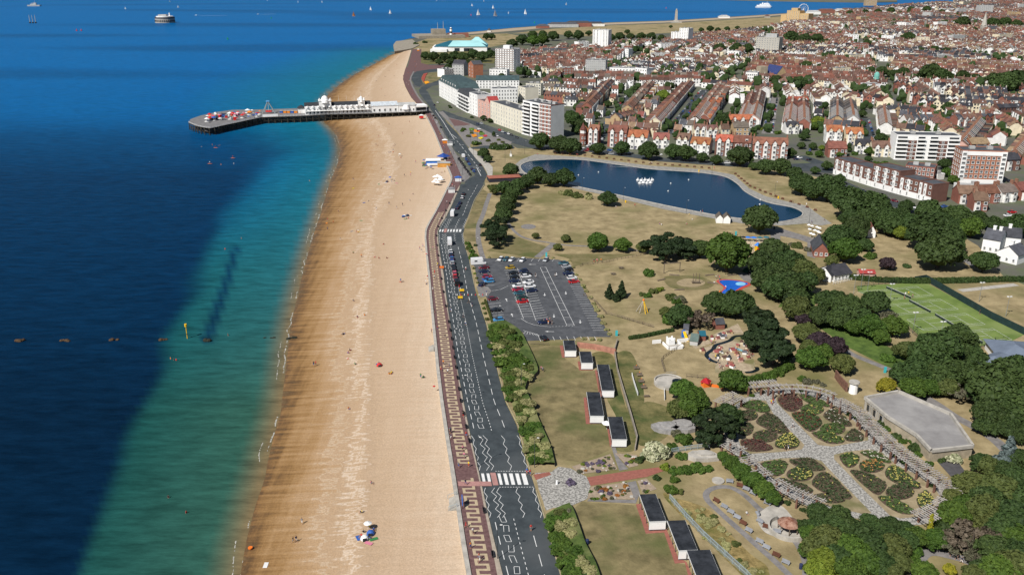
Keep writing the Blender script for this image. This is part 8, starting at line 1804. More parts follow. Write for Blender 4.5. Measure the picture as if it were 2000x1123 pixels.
for x,y,kd,top,wh in[(1057,724,'walk','pink','on the upper chalet lawn'),(1060,726,'walk','grey','on the upper chalet lawn'),(1062,632,'stand','skin','behind the navy car'),(1068,630,'stand','pink','behind the navy car'),(1074,628,'stand','skin','behind the navy car'),(1071,634,'stand','orange','behind the navy car'),(1078,633,'stand','black','behind the navy car'),(1510,788,'stand','red','on the far end of the rose garden path'),(1506,790,'walk','yellow','on the far end of the rose garden path'),(1548,835,'walk','white','on the long rose garden path'),(1533,880,'walk','black','near the rose garden crossing'),(1539,878,'walk','navy','near the rose garden crossing'),(1912,840,'walk','white','on the path by the dark wood'),(1922,818,'walk','orange','on the path by the dark wood'),(1768,578,'stand','white','playing tennis on the farthest court'),(1766,584,'stand','grey','playing tennis on the farthest court'),(1774,577,'walk','yellow','playing tennis on the farthest court'),(1782,582,'walk','pink','playing tennis on the farthest court'),(1913,614,'walk','black','at the back of the second nearest court'),(1786,630,'stand','black','at the court post'),(1398,545,'stand','white','beside the splash pool'),(1402,543,'stand','pink','beside the splash pool'),(1405,546,'stand','red','beside the splash pool'),(1417,565,'stand','white','in the splash pool'),(1395,553,'sit','white','beside the splash pool'),(1405,551,'stand','navy','in the splash pool'),(1465,480,'stand','black','in the sand play area'),(1470,485,'stand','white','in the sand play area'),(1477,477,'stand','red','in the sand play area'),(1340,438,'sit','white','on the lawn by the lake'),(1352,430,'sit','white','on the lawn by the lake'),(1346,420,'sit','yellow','on the lawn by the lake'),(1288,438,'sit','pink','on the big dry lawn'),(1292,440,'sit','white','on the big dry lawn'),(1240,404,'walk','red','by the lakeside path'),(1203,405,'sit','white','under the lone lawn oak'),(1368,417,'walk','white','on the lake path by the boathouse'),(1372,415,'walk','black','on the lake path by the boathouse'),(1575,402,'walk','white','on the lake path at the round end'),(1549,398,'walk','black','on the lake path at the round end'),(1610,432,'walk','grey','on the lake path at the round end'),(1585,436,'walk','blue','on the lake path at the round end'),(1395,331,'walk','red','on the far side of the lake'),(1268,322,'walk','white','on the far side of the lake'),(1273,321,'walk','white','on the far side of the lake'),(1230,321,'walk','red','on the far side of the lake'),(1127,305,'walk','red','on the far side of the lake'),(1050,302,'sit','pink','on the far side of the lake'),(1032,310,'sit','grey','by the near end of the lake'),(1037,1036,'stand','red','riding along the road below the crossing'),(1029,925,'walk','blue','waiting at the zebra crossing'),(1035,928,'walk','red','waiting at the zebra crossing'),(905,620,'walk','white','crossing the road near the cones'),(909,635,'walk','white','in the road below the cones'),(915,592,'walk','black','in the road below the cones'),(922,598,'walk','navy','in the road below the cones'),(910,528,'walk','white','beside the line of parked cars'),(897,538,'walk','green','beside the line of parked cars'),(875,600,'walk','black','on the cycle lane'),(880,608,'walk','grey','on the cycle lane'),(1242,718,'sit','black','in the fenced lawn'),(1385,707,'stand','blue','on the mini golf terrace'),(1458,1003,'sit','white','on a silver bench of the loop path'),(1855,1085,'walk','white','on the path by the wood'),(1868,1092,'walk','grey','on the path by the wood'),(1877,1100,'walk','navy','on the path by the wood'),(1160,513,'walk','navy','by the wooden rail fence'),(1166,512,'walk','pink','by the wooden rail fence'),(1174,512,'walk','orange','by the wooden rail fence'),(950,575,'walk','blue','at the car park entrance'),(946,560,'stand','navy','at the car park entrance'),(1046,541,'stand','black','on the car park bays'),(1084,540,'walk','black','riding a cycle through the car park')]:
 person(x,y,kd,top,None,wh,None,.07)
f=random.Random(8)
for i in range(12):
 x,y=ZM((f.uniform(1150,1600),f.uniform(410,790)))[0];person(x,y,None,None,None,'among the little model houses','visitors of the model village',.07)
 # ------------------------ along the promenade
def lamp(px,py,h,label,group):
 t=thing('street_lamp',label,'street lamp',tuple(G(px,py,.14)),0,group);part('post',cached(('lp',h),lambda:MB().cyl(0,0,0,h,.085,.05,7).tube((0,0,h-.1),(.7,.3,h),.04,n=5).mesh('post',mat('lamp_post',(.05,.055,.06)))),None,t);part('lantern',cached('ll',lambda:MB().box(.8,.34,0,.55,.22,.12).mesh('lantern',M_white)),None,t,(0,0,h-.02))
y=1090.0;i=0
while y>225:
 xx=interp(PROMR,y)+3 if y<362 else lerp(interp(PROMR,y),interp(ROADL,y),.7);lamp(xx,y,8.0,'tall street lamp between promenade and road','street lamps along the promenade');y-=mdy(y,27);i+=1
for px,py in((1044,912),(1018,760),(972,640),(930,500),(912,400)):lamp(px,py,8,'street lamp on the land side of the road','street lamps on the land side')
for x,y in ZR((1100,690),(1150,560),(1330,770),(1510,770),(1765,680),(925,210),(1240,350),(1500,440),(780,230),(1060,520)):lamp(x,y,9,'lamp post around the seafront gardens','lamp posts of the seafront gardens')
for x,y in((1137,372),(1217,392),(1340,418),(1580,437),(1513,380),(1390,345)):lamp(x,y,7,'lamp post beside the lake path','lamp posts of the lake')
mbin=lambda:MB().box(0,0,0,1.9,.75,.8).mesh('seat',M_felt)
y=1185.0;k=0
SB={'seat':MB().box(0,0,.40,2.0,.55,.1).mesh('seat',mat('dark_bench',(.03,.028,.03))),'backrest':MB().box(0,.3,.5,2.0,.08,.5).mesh('backrest',MATS['dark_bench']),'leg':MB().box(0,0,0,.12,.5,.4).mesh('leg',MATS['dark_bench'])}
while y>395:
 if not 905<y<965:
  p=G(interp(PROMR,y)-1,y,.16);d=dir_px((interp(PROMR,y),y),(interp(PROMR,y-10),y-10));t=thing('bench','dark bench on the road edge of the patterned promenade','bench',tuple(p),d-math.pi,'benches along the promenade');link('seat',SB['seat'],t);link('backrest',SB['backrest'],t,None,math.pi);link('leg',SB['leg'],t,(-.8,0,0));link('leg',SB['leg'],t,(.8,0,0))
 y-=mdy(y,6.5 if 880>y>640 else 13);k+=1
t=thing('promenade_board','blue notice board on the promenade edge near the steps','sign',tuple(G(903,988,.16)),.1);part('board',MB().box(0,0,.8,.14,2.2,1.6),M_blu,t);part('post',MB().box(0,-.9,0,.1,.1,.8),M_felt,t);part('post',MB().box(0,.9,0,.1,.1,.8),M_felt,t)
p=G(887,985,-.6);t=thing('beach_steps','grey railed steps from the promenade to the shingle','steps',tuple(p),.1)
for i in range(5):part('step',MB().box(-i*.35+.4,0,-.1,.36,5,.9-i*.16),M_conc,t)
for s in(-2.4,2.4):part('handrail',MB().tube((.6,s,1.8),(-1.4,s,1.1),.05).tube((.6,s,.2),(.6,s,1.8),.05).tube((-1.4,s,0),(-1.4,s,1.1),.05),M_steel,t)
p=G(844,682,-.55);t=thing('beach_steps','second grey railed steps further up the promenade','steps',tuple(p),.1)
for i in range(5):part('step',MB().box(-i*.35+.4,0,-.1,.36,4,.9-i*.16),M_conc,t)
# life rings, flags
for x,y in((848,760),(833,500)):t=thing('life_ring_post','short post with red life ring on the sea wall','life ring',tuple(G(x,y,.2)));part('post',MB().cyl(0,0,0,1.4,.06,n=6),M_white,t);part('ring',MB().cyl(0,-.1,1.0,.12,.4,.4,12),M_red,t)
# ------------------------ things on the beach
def groyne(px,py,s,lab,w=1.0):
 p=G(px,py,SEA_Z);f=random.Random(int(px));mb=MB()
 for i in range(5):mb.ball(f.uniform(-1.4,1.4)*s*w,f.uniform(-.3,.3)*s,f.uniform(-.1,.35)*s,s*f.uniform(.55,.9),7,5,sz=.7)
 solo('sea_rock',mb,mat('weedy_rock',(.045,.028,.016),var=.4,scale=1,rgb2=(.11,.065,.03))if px<350 else mat('dark_rock',(.02,.022,.014),var=.4,scale=1),lab,'rock',None,tuple(p),.1)
for x,y,s,lab in((37,666,1.1,'leftmost brown rock in the row crossing the sea'),(127,666,1.0,'second brown rock of the row in the sea'),(224,664,1.0,'third brown rock of the row in the sea'),(317,664,1.0,'fourth brown rock left of the yellow post'),(402,666,1.2,'dark rock right of the yellow post'),(532,660,.6,'small dark rock near the waterline'),(517,660,.35,'tiniest dark rock of the row'),(570,661,1.0,'green weedy rock at the edge of the sand')):groyne(x,y,s,lab)
p=G(366,661,SEA_Z);t=thing('marker_post','yellow marker post standing in the sea','marker post',tuple(p));part('post',MB().cyl(0,0,-1,6.2,.16,.13,8),M_yel,t);part('topmark',MB().cyl(0,0,4.4,1.0,.42,.42,10),M_yel,t);part('collar',MB().cyl(0,0,1.6,.2,.28,.28,8),M_felt,t)
f=random.Random(12)
def towel(px,py,col,lab,rz=None):solo('beach_towel',MB().box(0,0,0,.9,1.8,.03),paint('towel_'+col,CLOTH.get(col,(.1,.4,.4))),lab,'towel','towels on the beach',tuple(G(px,py,beach_z(px,py)+.06)),f.uniform(0,3)if rz is None else rz)
def sunshade(px,py,col,lab):
 p=G(px,py,beach_z(px,py));t=thing('beach_parasol',lab,'parasol',tuple(p));part('canopy',MB().cyl(0,0,1.7,.45,.95,.08,8),paint('shade_'+col,CLOTH[col]),t);part('pole',MB().cyl(0,0,0,1.75,.04,n=6),M_white,t)
def tent(px,py,col,lab):
 p=G(px,py,beach_z(px,py));t=thing('beach_tent',lab,'beach tent',tuple(p),f.uniform(-.4,.6));part('shell',MB().dome(0,0,0,.95,.95,10,4),paint('shade_'+col,CLOTH[col]),t);part('opening',MB().box(0,-.82,0,.9,.3,.6),M_felt,t)
tent(724,1042,'blue','blue beach tent of the group nearest the camera');sunshade(719,1034,'white','white parasol in the nearest beach group');tent(712,1052,'white','white beach shelter in the nearest beach group');towel(730,1052,'green','green towel right of the nearest group');towel(700,1050,'blue','blue towel left of the nearest group');towel(519,1103,'white','white towel near the waterline at the bottom');towel(720,1060,'pink','pink towel of the nearest group')
tent(788,424,'blue','blue beach tent of the midway group');tent(796,422,'navy','navy beach tent of the midway group');towel(792,428,'green','green towel before the midway tents');towel(801,421,'white','white towel beside the midway tents');tent(790,423,'white','white shelter of the midway group')
tent(741,714,'red','red striped shelter on the middle beach');towel(738,712,'blue','blue towel beside the red shelter');towel(706,431,'green','turquoise towel on the upper middle sand');towel(700,452,'yellow','yellow towel on the upper middle sand');towel(690,368,'yellow','yellow mat on the rippled wet sand');towel(638,436,'orange','orange kayak shaped mat by the water');towel(711,396,'blue','pale towel near the sandy ridge');towel(740,360,'green','green towel by the far group');towel(754,357,'white','white towel by the far group');sunshade(762,352,'blue','blue parasol of the far group');tent(756,356,'navy','navy shelter of the far group');towel(775,358,'pink','pink towel of the far group');sunshade(781,306,'white','white parasol by the far sand');towel(687,452,'grey','grey towel below the yellow one');solo('float_ring',MB().cyl(0,0,0,.25,.5,.5,12),M_org,'orange swim ring lying on the wet sand','swim ring',None,tuple(G(489,1070,-2.6)))
# white parasols of the beach terrace
for i,(x,y)in enumerate(((850,352),(855,350),(860,353),(852,358),(858,358),(848,362),(855,363),(862,357))):
 p=G(x,y,-.7);t=thing('white_parasol','white parasol in the cluster on the upper beach','parasol',tuple(p),0,'white parasols on the upper beach');part('canopy',cached('wpc',lambda:MB().cyl(0,0,2.0,.9,1.7,.1,8).mesh('canopy',M_white_render)),None,t);part('pole',cached('wpp',lambda:MB().cyl(0,0,0,2.1,.05,n=6).mesh('pole',M_white)),None,t)
 # beach bar
p=G(846,324,-.7);t=thing('beach_bar','beach bar with white slatted canopy and blue trim','beach bar',tuple(p),.06)
part('deck',MB().box(0,4,0,14,11,.5),M_wood,t);part('wall',MB().box(0,4,.5,9,7,2.6),M_blu,t)
for i in range(7):part('canopy_slat',MB().box(0,.4+i*1.15,3.12,9.6,.85,.14),M_white_render,t)
part('counter',MB().box(0,-.2,.5,8,.6,1.1),M_white_render,t)
p=G(867,327,-.6);t=thing('beach_kiosk','orange timber kiosk under a blue canopy on the beach bar deck','kiosk',tuple(p),.06);part('wall',MB().box(0,2,0,8,4,2.6),mat('orange_timber',(.55,.27,.06)),t);part('roof',MB().box(0,2,2.6,8.4,4.4,.2),M_pale,t)
p=G(866,313,-.6);t=thing('blue_marquee','deep blue pyramid marquee behind the beach bar','marquee',tuple(p),.1);part('canopy',MB().cyl(0,0,2.5,2.2,4.8,.1,4),mat('marquee_blue',(.02,.06,.25)),t);[part('post',MB().cyl(3*a,3*b,0,2.5,.08,n=6),M_white,t)for a in(-1,1)for b in(-1,1)]
for x,y,c in((828,318,'blue'),(833,320,'white'),(826,324,'green'),(838,329,'white'),(832,328,'blue'),(842,331,'blue'),(829,330,'green')):sunshade(x,y,c,c+' parasol on the beach bar terrace')
for x,y,c,lab in((869,280,'orange','tan kiosk on the promenade beyond the bar'),(879,284,'white','white ice cream van on the promenade'),(895,354,'white','blue and white kiosk at the promenade bend'),(823,231,'red','crimson striped kiosk at the foot of the pier'),(882,376,'white','small white hut on the promenade'),(817,100,'orange','orange roofed kiosk at the far promenade end')):
 p=G(x,y,.16);t=thing('promenade_kiosk',lab,'kiosk',tuple(p),.1);part('wall',MB().box(0,0,0,3.6,2.6,2.3),CLM[c],t);part('roof',MB().hip(-1.8,1.8,-1.3,1.3,2.303,.8,.3),CLM['white' if c!='white' else 'blue' if 'blue' in lab else 'grey'],t)
 # terrace parasols by the cafe
for i in range(10):x,y=1584+(i%4)*6+f.uniform(-2,2)-(10-i)*.3,447+i*2.1;t=thing('cafe_parasol','white parasol over cafe tables by the slate roofed cafe','parasol',tuple(G(x,y)),0,'parasols at the cafe');part('canopy',cached('cpc',lambda:MB().cyl(0,0,1.9,.5,.95,.08,8).mesh('canopy',M_white_render)),None,t);part('pole',cached('wpp',lambda:None),None,t)
t=thing('lawn_parasol','white parasol by the lowest chalet on the upper lawn','parasol',tuple(G(*Z6((1235,925))[0])));part('canopy',MB().cyl(0,0,1.9,.6,1.4,.08,8),M_white_render,t);part('pole',MB().cyl(0,0,0,1.9,.05,n=6),M_white,t)
# park benches round the lake and bins
for i in range(22):
 x=lerp(1085,1385,i/21);y=float(np.interp(x,[1065,1143,1205,1268,1330,1385],[300,305.5,313,321,325,330]));bench(x,y,.1,True,'dark bench behind the far lake path','benches along the far lake path')
for i in range(16):
 t_=i/15;x=float(np.interp(t_,[0,.35,.7,1],[1436,1466,1520,1592]));y=float(np.interp(t_,[0,.35,.7,1],[341,366,387,412]));bench(x,y,-.9,True,'dark bench by the curving end of the lake','benches round the lake end')
for x,y in((1222,396),(1365,336),(1520,388),(1512,448)):solo('litter_bin',MB().cyl(0,0,0,1.1,.4,.4,10).cyl(0,0,1.1,.2,.45,.2,10),M_yel if x!=1512 else M_felt,'yellow litter bin beside the lake path' if x!=1512 else 'black litter bin at the lake path junction','bin',None,tuple(G(x,y)))
# swan pedal boats
for i in range(9):
 p=G(1246+(i%5)*7+(i//5)*4,353+(i//5)*5+(i%2),.1);t=thing('swan_boat','white swan pedal boat moored in the lake cluster','swan boat',tuple(p),f.uniform(-.5,.5),'swan boats on the lake')
 part('hull',cached('sbh',lambda:MB().ball(0,0,.25,1.1,10,6,sz=.55).box(0,.2,.5,1.4,1.0,.6,0,0,.8).mesh('hull',M_white_render)),None,t);part('neck',cached('sbn',lambda:MB().tube((0,-.8,.5),(0,-1.2,1.4),.2,.16).tube((0,-1.2,1.4),(0,-.95,2.0),.16,.14).tube((0,-.95,2.0),(0,-1.35,1.95),.17,.07).mesh('neck',M_white_render)),None,t)
for x,y in((1130,343),(1310,359),(1345,352),(1169,337),(1484,400),(1485,391),(1305,374)):solo('swan',MB().ball(0,0,.2,.45,8,5,sz=.7).tube((0,-.3,.3),(0,-.45,.8),.08,.06).ball(0,-.5,.85,.1,6,4),M_white_render,'white swan swimming on the lake','swan','swans on the lake',tuple(G(x,y,.1)))
p=G(1231,327,.1);solo('lake_wake',MB().add([(-14,.9,.02),(-2,-.1,.02),(0,.3,.02),(-2,.6,.02)],[(0,1,2,3)]),mat('foam',(.5,.52,.5)),'white streak of wake on the far lake water','wake',None,tuple(p),-.12)
# ------------------------ pier
DZ=2.6
front=[(834,217),(812,219),(725,222),(640,224),(585,227),(510,229.5),(475,237),(432,246)]
deck_px=front+[(410,251),(385,247),(368,240),(372,233),(392,226),(425,219),(455,215),(520,214),(580,212),(700,207),(834,204)]
D_=[G(x,y,DZ)for x,y in deck_px];c0=Vector((D_[0].x,D_[0].y,0));pier=thing('pier','long timber pier with white pavilions reaching out to sea','pier',tuple(c0))
loc=[Vector((p.x,p.y,0))-c0 for p in D_]
M_pdeck=mat('pier_deck',(.17,.165,.165),var=.2,scale=.3);M_iron=mat('pier_iron',(.018,.018,.022),var=.4,scale=.8,rgb2=(.07,.06,.04))
part('deck',MB().prism(loc,DZ-.5,DZ,1,0),[M_pdeck,M_iron],pier)
leg_me=MB().cyl(0,0,SEA_Z-2,DZ-SEA_Z+1.5,.38,n=8).mesh('leg',M_iron);f=random.Random(6)
fl=smooth_poly([p for p in loc[:len(front)]]+[loc[len(front)],loc[len(front)+1],loc[len(front)+2]],False,2);acc=0
bk=[G(x,y,DZ)-c0 for x,y in[(834,205),(700,208),(580,213),(520,215),(455,216),(425,220),(392,227),(372,234)]]
def along(pts,gap):
 out=[];acc=0
 for i in range(len(pts)-1):
  d=pts[i+1]-pts[i];d.z=0;L=d.length
  while acc<L:q=pts[i]+d*(acc/L);out.append(Vector((q.x,q.y,0)));acc+=gap
  acc-=L
 return out
legsF=along(fl,5.2);legsB=along(bk,6.5)
for q in legsF:link('leg',leg_me,pier,(q.x,q.y+.5,0))
for q in legsB:link('leg',leg_me,pier,(q.x,q.y-.5,0))
for i in range(len(legsF)-1):
 a,b=legsF[i],legsF[i+1]
 part('brace',MB().tube((a.x,a.y+.5,SEA_Z+.6),(b.x,b.y+.5,DZ-.8),.14,n=5).tube((a.x,a.y+.5,SEA_Z+2.6),(b.x,b.y+.5,SEA_Z+2.6),.16,n=5),M_iron,pier)
for k in range(2):
 mb=MB()
 for i in range(len(fl)-1):
  a,b=fl[i],fl[i+1];mb.tube((a.x,a.y+.1,DZ+.55+.5*k),(b.x,b.y+.1,DZ+.55+.5*k),.05,n=4)
 part('railing',mb,M_white,pier)
for q in along(fl,2.6):link('railing_post',cached('rp',lambda:MB().box(0,0,DZ,.1,.1,1.1).mesh('railing_post',M_white)),pier,(q.x,q.y+.1,0))
part('lower_landing',MB().prism([G(x,y,0)-c0 for x,y in((378,247),(404,256),(430,250),(405,244))],-.4,0,0),[M_pdeck],pier)
def pb(name,p0,p1,D,H,label,m=M_white_render,cat='pier building',z=DZ,rz=None):
 a,b=G(*p0,z),G(*p1,z);W=(b-a).length;d=(b-a).normalized();t=thing(name,label,cat,tuple(a),math.atan2(d.y,d.x));part('wall',MB().box(W/2,D/2,0,W,D,H),m,t);return t,W,D,H
M_proof=mat('pier_dark_roof',(.03,.033,.038),var=.2)
t,W,D,H=pb('pier_pavilion',(596,225),(725,220.5),13,6.6,'white arcaded pier pavilion with dark roof and domed towers')
part('dark_roof',MB().gable(0,W,3,D-1,H,2.6,.2,0,1),[M_proof,M_white_render],t)
arch=cached('arch',lambda:MB().box(0,-.04,.2,1.2,.12,2.0).cyl(0,0,0,.01,.01,n=3).mesh('arch',M_glass))
for i in range(18):link('arch',arch,t,(W*(i+.5)/18,0,.4));
for i in range(12):part('round_gable',MB().cyl(W*(i+.5)/12,-.3,H-.6,1.2,1.15,.9,10),M_white_render,t)
for i in range(18):link('window',window_mesh(1.2,1.1),t,(W*(i+.5)/18,-.01,3.4))
part('promenade_canopy',MB().box(W/2,-1.1,3.0,W*.96,1.9,.16),M_white_render,t)
for i in range(16):part('canopy_post',MB().cyl(W*(i+.5)/16,-1.9,0,2.99,.09,n=5),M_white,t)
for i in range(3):part('flagpole',MB().cyl(W*(.52+.12*i),D*.5,H+3.5,4.5,.07,.04,5),M_white,t)
def ptower(x,w_,h_,dome_):
 part('tower',MB().box(x,4,0,w_,8,h_).box(x,4,h_,w_+.8,8.8,.5),M_white_render,t);part('dome',MB().dome(x,4,h_+.5,w_*.30,dome_,14,5),M_white_render,t);part('arched_front',MB().cyl(x,.2,h_-1.2,2.2,w_*.3,w_*.22,12),M_white_render,t)
 for s in(-1,1):part('corner_turret',MB().cyl(x+s*w_*.45,.3,h_,1.8,.7,.5,8).dome(x+s*w_*.45,.3,h_+1.8,.55,.8,8,3),M_white_render,t)
 for k in range(2):link('window',window_mesh(w_*.5,1.5),t,(x,-.02,1.2+k*3.2))
 part('finial',MB().cyl(x,4,h_+.5+dome_,3.2,.09,.03,5),M_white,t)
ptower(W*.31,10,11,3.6);ptower(W*.86,5.2,10.5,2.8)
t,W,D,H=pb('pier_hall',(726,220.5),(778,218.5),14,5.5,'white pier hall with pale grey vaulted roof');part('vault_roof',MB().gable(0,W,0,D,H,2.6,.3,0,1),[mat('vault_grey',(.46,.50,.53)),M_white_render],t)
for i in range(5):link('window',window_mesh(1.7,2.2),t,(W*(i+.5)/5,-.01,.8));part('dormer',MB().gable(W*(i+.5)/5-1,W*(i+.5)/5+1,-.2,4,H,.9,.1,0,1,'y'),[MATS['vault_grey'],M_white_render],t)
t,W,D,H=pb('pier_entrance',(779,219),(812,218),11,5,'white gabled pier entrance building');part('gable_roof',MB().gable(0,W,0,D,H,2.2,.2,0,1,'x'),[M_pale,M_white_render],t);part('curved_gable',MB().cyl(W*.45,-.1,2.2,3.6,3.2,2.2,14),M_white_render,t)
for i in range(4):link('window',window_mesh(1.4,1.8),t,(W*(i+.5)/4,-.01,.9))
t,W,D,H=pb('pier_gatehouse',(813,217.5),(833,216.5),11,3.4,'white flat roofed pier gatehouse with dark opening');part('roof_slab',MB().box(W/2,D/2-.6,H,W+1.2,D+1.4,1.4),M_white_render,t);part('opening',MB().box(W/2,-.03,.2,W*.9,.2,2.8),M_felt,t)
t,W,D,H=pb('pier_cafe',(583,222),(596,221.5),9,4,'white and dark pavilion end with sloping dark roof');part('roof',MB().hip(0,W,0,D,H+.003,2.4,.5),M_proof,t)
p=G(525,222,DZ);t=thing('swing_ride','tall blue A frame fair ride on the pier','fair ride',tuple(p));part('leg',MB().tube((-5.5,0,0),(-.2,0,10),.3).tube((-5,3,0),(-.2,1,10),.3),M_steel,t);part('leg',MB().tube((5.5,0,0),(.2,0,10),.3).tube((5,3,0),(.2,1,10),.3),M_steel,t);part('head_beam',MB().box(0,.5,9.8,3,2,1.0),mat('ride_blue',(.10,.30,.55)),t);part('gondola',MB().box(0,.5,1.2,5,2,1.2),M_red,t);part('arm',MB().box(0,.5,2.4,.4,.4,7.4),M_steel,t)
t,W,D,H=pb('ride_fence',(513,229),(543,227.5),.4,1.9,'white hoarding before the A frame ride',cat='hoarding');
f=random.Random(19);cols=['red','navy','orange','blue','white','grey','pink','white','red']
for i in range(58):
 x=f.uniform(402,508);y=float(np.interp(x,[402,450,510],[236,230,224]))+f.uniform(-7,6);p=G(x,y,DZ);c1=f.choice(cols);k=f.randrange(3);s=f.uniform(.6,1.3)
 t=thing(['carousel','fair_stall','ride_parasol'][k],c1+' topped '+['little carousel','fairground stall','parasol'][k]+' on the pier head','fair ride' if k<2 else 'parasol',tuple(p),f.uniform(0,1),'fairground rides on the pier head')
 if k==0:part('platform',MB().cyl(0,0,0,.4,1.9*s,n=12),M_white,t);part('canopy',MB().cyl(0,0,2.3,1.2,2.0*s,.2,10),CLM[c1],t);part('column',MB().cyl(0,0,.4,2,.4,n=8),CLM['white'],t)
 elif k==1:part('stall',MB().box(0,0,0,2.6*s,2,2),CLM[f.choice(cols)],t);part('awning',MB().box(0,0,2,2.9*s,2.5,.5,0,0,.8),CLM[c1],t)
 else:part('canopy',MB().cyl(0,0,1.7,.6,1.3*s,.1,8),CLM[c1],t);part('pole',MB().cyl(0,0,0,1.8,.06,n=6),M_white,t)
for i,x in enumerate((550,557,564,571,578)):p=G(x,221,DZ);t=thing('pier_stall',['blue','orange','tan','blue','orange'][i]+' hut in the row between ride and pavilion','kiosk',tuple(p));part('wall',MB().box(0,0,0,2.6,2.4,1.9),CLM[['blue','orange','orange','blue','orange'][i]],t);part('roof',MB().box(0,0,1.9,2.9,2.7,.25),M_pale,t)
for i in range(10):person(f.uniform(405,590),f.uniform(222,226),None,None,None,'on the pier deck','people on the pier',DZ)
# ------------------------ boats and sea marks
def yacht(px,py,h,col,lab):
 p=G(px,py,SEA_Z);t=thing('sailing_boat',lab,'sailing boat',tuple(p),f.uniform(-.9,.9),'sailing boats on the far sea');L=h*.7
 part('hull',MB().add([(-L*.5,-L*.13,.9),(L*.15,-L*.16,.9),(L*.5,0,1.0),(L*.15,L*.16,.9),(-L*.5,L*.13,.9),(-L*.42,0,-.2),(L*.36,0,-.2)],[(0,1,2,3,4),(0,5,6,1),(1,6,2),(2,6,3),(3,6,5,4),(4,5,0)]),M_white_render,t)
 part('mast',MB().cyl(0,0,.9,h,.1,.05,5),M_white,t);part('mainsail',MB().add([(-.1,.05,1.6),(-L*.42,.5,1.7),(-.1,.05,h)],[(0,1,2)]).add([(-.1,.12,1.6),(-.1,.12,h),(-L*.42,.57,1.7)],[(0,1,2)]),CLM[col],t);part('jib',MB().add([(.1,0,h*.85),(L*.47,0,1.1),(.3,.6,1.5)],[(0,1,2),(0,2,1)]),CLM[col],t)
for x,y,h,c,lab in((348,16,10,'white','leftmost white yacht near the horizon with full sail'),(691,33,15,'orange','yacht with tan orange sails left of the point'),(724,21,14,'white','white yacht right of the tan sailed one'),(762,28,14,'white','white yacht just above the beach line'),(922,13,11,'white','small white yacht above the shore trees'),(934,31,19,'white','largest white yacht off the point'),(963,18,14,'white','white yacht behind the anchored pair'),(967,33,20,'grey','bare masted anchored yacht'),(993,28,9,'white','low white boat right of the anchored yacht'),(1026,29,17,'white','white yacht nearest the memorial side'),(1106,11,12,'white','lone white yacht far right'),(245,19,9,'white','small yacht left of the round fort'),(332,5,10,'white','tiny white yacht at the top edge'),(522,3,9,'white','tiny yacht at the top centre edge'),(582,6,9,'white','second tiny yacht at the top edge'),(629,6,9,'white','third tiny yacht at the top edge'),(945,4,8,'white','small dinghy high above the point')):yacht(x,y,h,c,lab)
p=G(323,45,SEA_Z);t=thing('sea_fort','round grey sea fort standing in the water','sea fort',tuple(p));part('drum',MB().cyl(0,0,-2,13,25,24,28),mat('fort_granite',(.30,.28,.25),var=.2,scale=.2),t);part('dark_band',MB().cyl(0,0,11.003,3,24.4,24.4,28),mat('fort_black',(.05,.05,.06)),t);part('white_deck',MB().cyl(0,0,14.004,2.2,21,21,28),M_white_render,t);part('deck_house',MB().box(-4,0,16.2,20,14,4),M_pale,t);part('light_tower',MB().cyl(13,0,16.2,8,1.6,1.4,10),M_white_render,t)
for i in range(16):a=math.pi+math.pi*(i+.5)/16;part('gun_port',MB().box(24.6*math.cos(a),24.6*math.sin(a),3.5,2.4,1.2,3.2,a+math.pi/2),M_felt,t)
def ship(px,py,L,B,lab,nm,m,decks,extra):
 p=G(px,py,SEA_Z);t=thing(nm,lab,'ship',tuple(p),.05);part('hull',MB().add([(-L/2,-B/2,5),(L*.38,-B/2,5),(L/2,0,6),(L*.38,B/2,5),(-L/2,B/2,5),(-L*.48,-B*.42,-1),(L*.36,-B*.4,-1),(L*.45,0,-1),(L*.36,B*.4,-1),(-L*.48,B*.42,-1)],[(0,1,2,3,4),(0,5,6,1),(1,6,7,2),(2,7,8,3),(3,8,9,4),(4,9,5,0)]),m,t)
 for(x,z,l,h)in decks:part('superstructure',MB().box(x,0,z,l,B*.8,h),m,t)
 for(x,z,r,h)in extra:part('funnel' if r>.8 else 'mast',MB().cyl(x,0,z,h,r,r*.8,8),m,t)
ship(1492,16,62,16,'big white car ferry crossing the harbour mouth','ferry',M_white_render,((-2,5.003,48,5),(2,10.004,34,4),(8,14.005,14,3)),((-6,14,2,5),(10,17,.4,6)))
ship(68,13,55,9,'grey warship on the far left horizon','warship',WM['grey'],((-4,5.003,22,4),(2,9.004,10,4)),((-8,9,1.4,4),(2,13,.4,9)))
for i,x in enumerate((59,64.5,70)):p=G(x,46,SEA_Z);t=thing('sea_pile',['left','middle','right'][i]+' pole of the three standing in the sea','pile',tuple(p));part('pole',MB().cyl(0,0,-2,22,.8,.6,8),M_conc,t);part('base',MB().cyl(0,0,-2,5,2.2,2.2,10),M_iron,t)
for x,y,m,lab in((150,61,M_red,'red buoy on the left sea'),(159,61,M_red,'small red buoy right of the larger one'),(445,78,mat('buoy_green',(.02,.30,.08)),'green buoy in the middle of the sea'),(530,37,MATS['buoy_green'],'small green buoy right of the speedboat'),(1044,46,MATS['buoy_green'],'green buoy off the common'),(920,31,M_red,'red buoy left of the big yacht'),(1301,17,M_red,'red buoy near the memorial')):p=G(x,y,SEA_Z);t=thing('buoy',lab,'buoy',tuple(p));part('float',MB().cyl(0,0,-.4,2,1.7,1.5,10),m,t);part('lattice',MB().cyl(0,0,1.6,3.2,.9,.3,6),m,t)
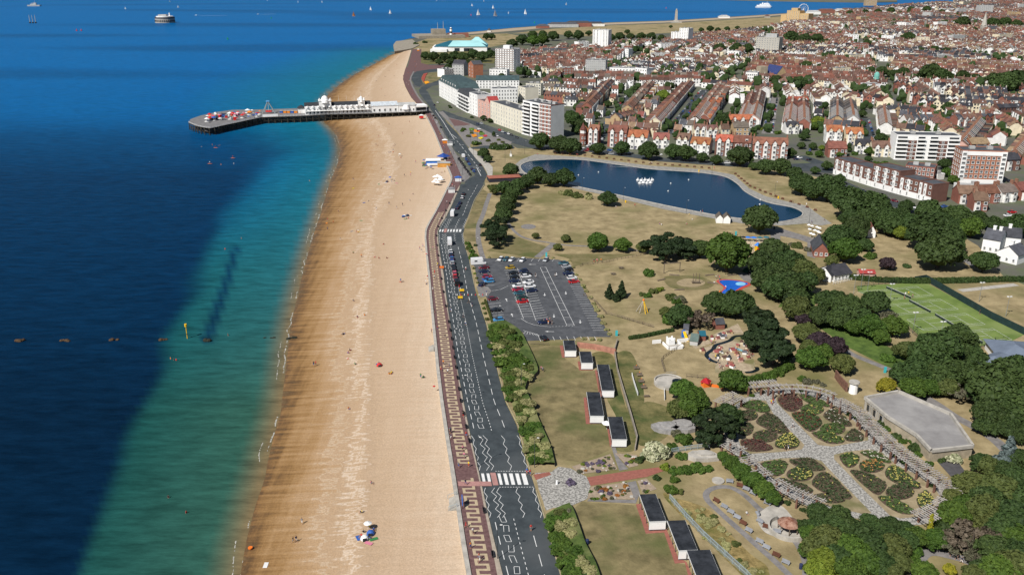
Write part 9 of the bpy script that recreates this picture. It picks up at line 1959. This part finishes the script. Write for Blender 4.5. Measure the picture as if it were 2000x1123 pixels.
for x,y,lab in((866,58,'tall pale beacon pole off the castle'),(855,61,'short beacon pole left of the tall one')):p=G(x,y,SEA_Z);t=thing('beacon',lab,'beacon',tuple(p));part('pole',MB().cyl(0,0,-2,20 if 'tall' in lab else 9,.9,.4,8),M_conc,t);part('base',MB().cyl(0,0,-2,4,2.5,2.2,8),M_iron,t)
for x,y,a,L,lab in((383,31,3.1,95,'speedboat drawing a long white wake'),(504,29,3.8,60,'second speedboat with a curved wake'),(853,0,3.1,40,'white boat far right of the ferry')):
 p=G(x,max(y,3),SEA_Z);t=thing('speedboat',lab,'motor boat',tuple(p),a);part('hull',MB().add([(-4,-1.4,1),(2,-1.4,1.1),(4.5,0,1.4),(2,1.4,1.1),(-4,1.4,1),(-3.6,0,-.2),(3.4,0,-.1)],[(0,1,2,3,4),(0,5,6,1),(1,6,2),(2,6,3),(3,6,5,4),(4,5,0)]),M_white_render,t);part('cabin',MB().box(-.5,0,1.05,3,1.8,1.1),M_white_render,t)
 solo('boat_wake',MB().add([(-4,-.8,.04),(-L*.5,-2.2,.04),(-L,-1.4,.04),(-L,1.0,.04),(-L*.5,1.8,.04),(-4,.8,.04)],[(0,5,4,1),(1,4,3,2)]),mat('foam',(.5,.52,.5)),'white wake of the '+lab.split(' drawing')[0].split(' with')[0].split(' far')[0]+(' by the fort' if x<400 else ' further right' if x<600 else ' by the ferry'),'wake',None,tuple(p),a)
 # ------------------------ labels that would read alike get their order in the picture
bpy.context.view_layer.update()
def finish_labels():
 by={}
 for o in THINGS:by.setdefault(o['label'],[]).append(o)
 for lab,os_ in by.items():
  if len(os_)<2:continue
  pos={o:PX(o.matrix_world.translation if o.data is None or o.matrix_world.translation.length>1 else o.matrix_world@Vector(o.bound_box[0]))for o in os_}
  os_.sort(key=lambda o:(-pos[o][1],pos[o][0]))
  for i,o in enumerate(os_):
   o['label']=lab+', '+(ORD[i]if i<12 else nth(i+1)+' nearest')
   if not o.get('group'):o['group']=lab
finish_labels()
for o in THINGS:
 if len(o['label'].split())>16:print('LONG',len(o['label'].split()),o['label'])
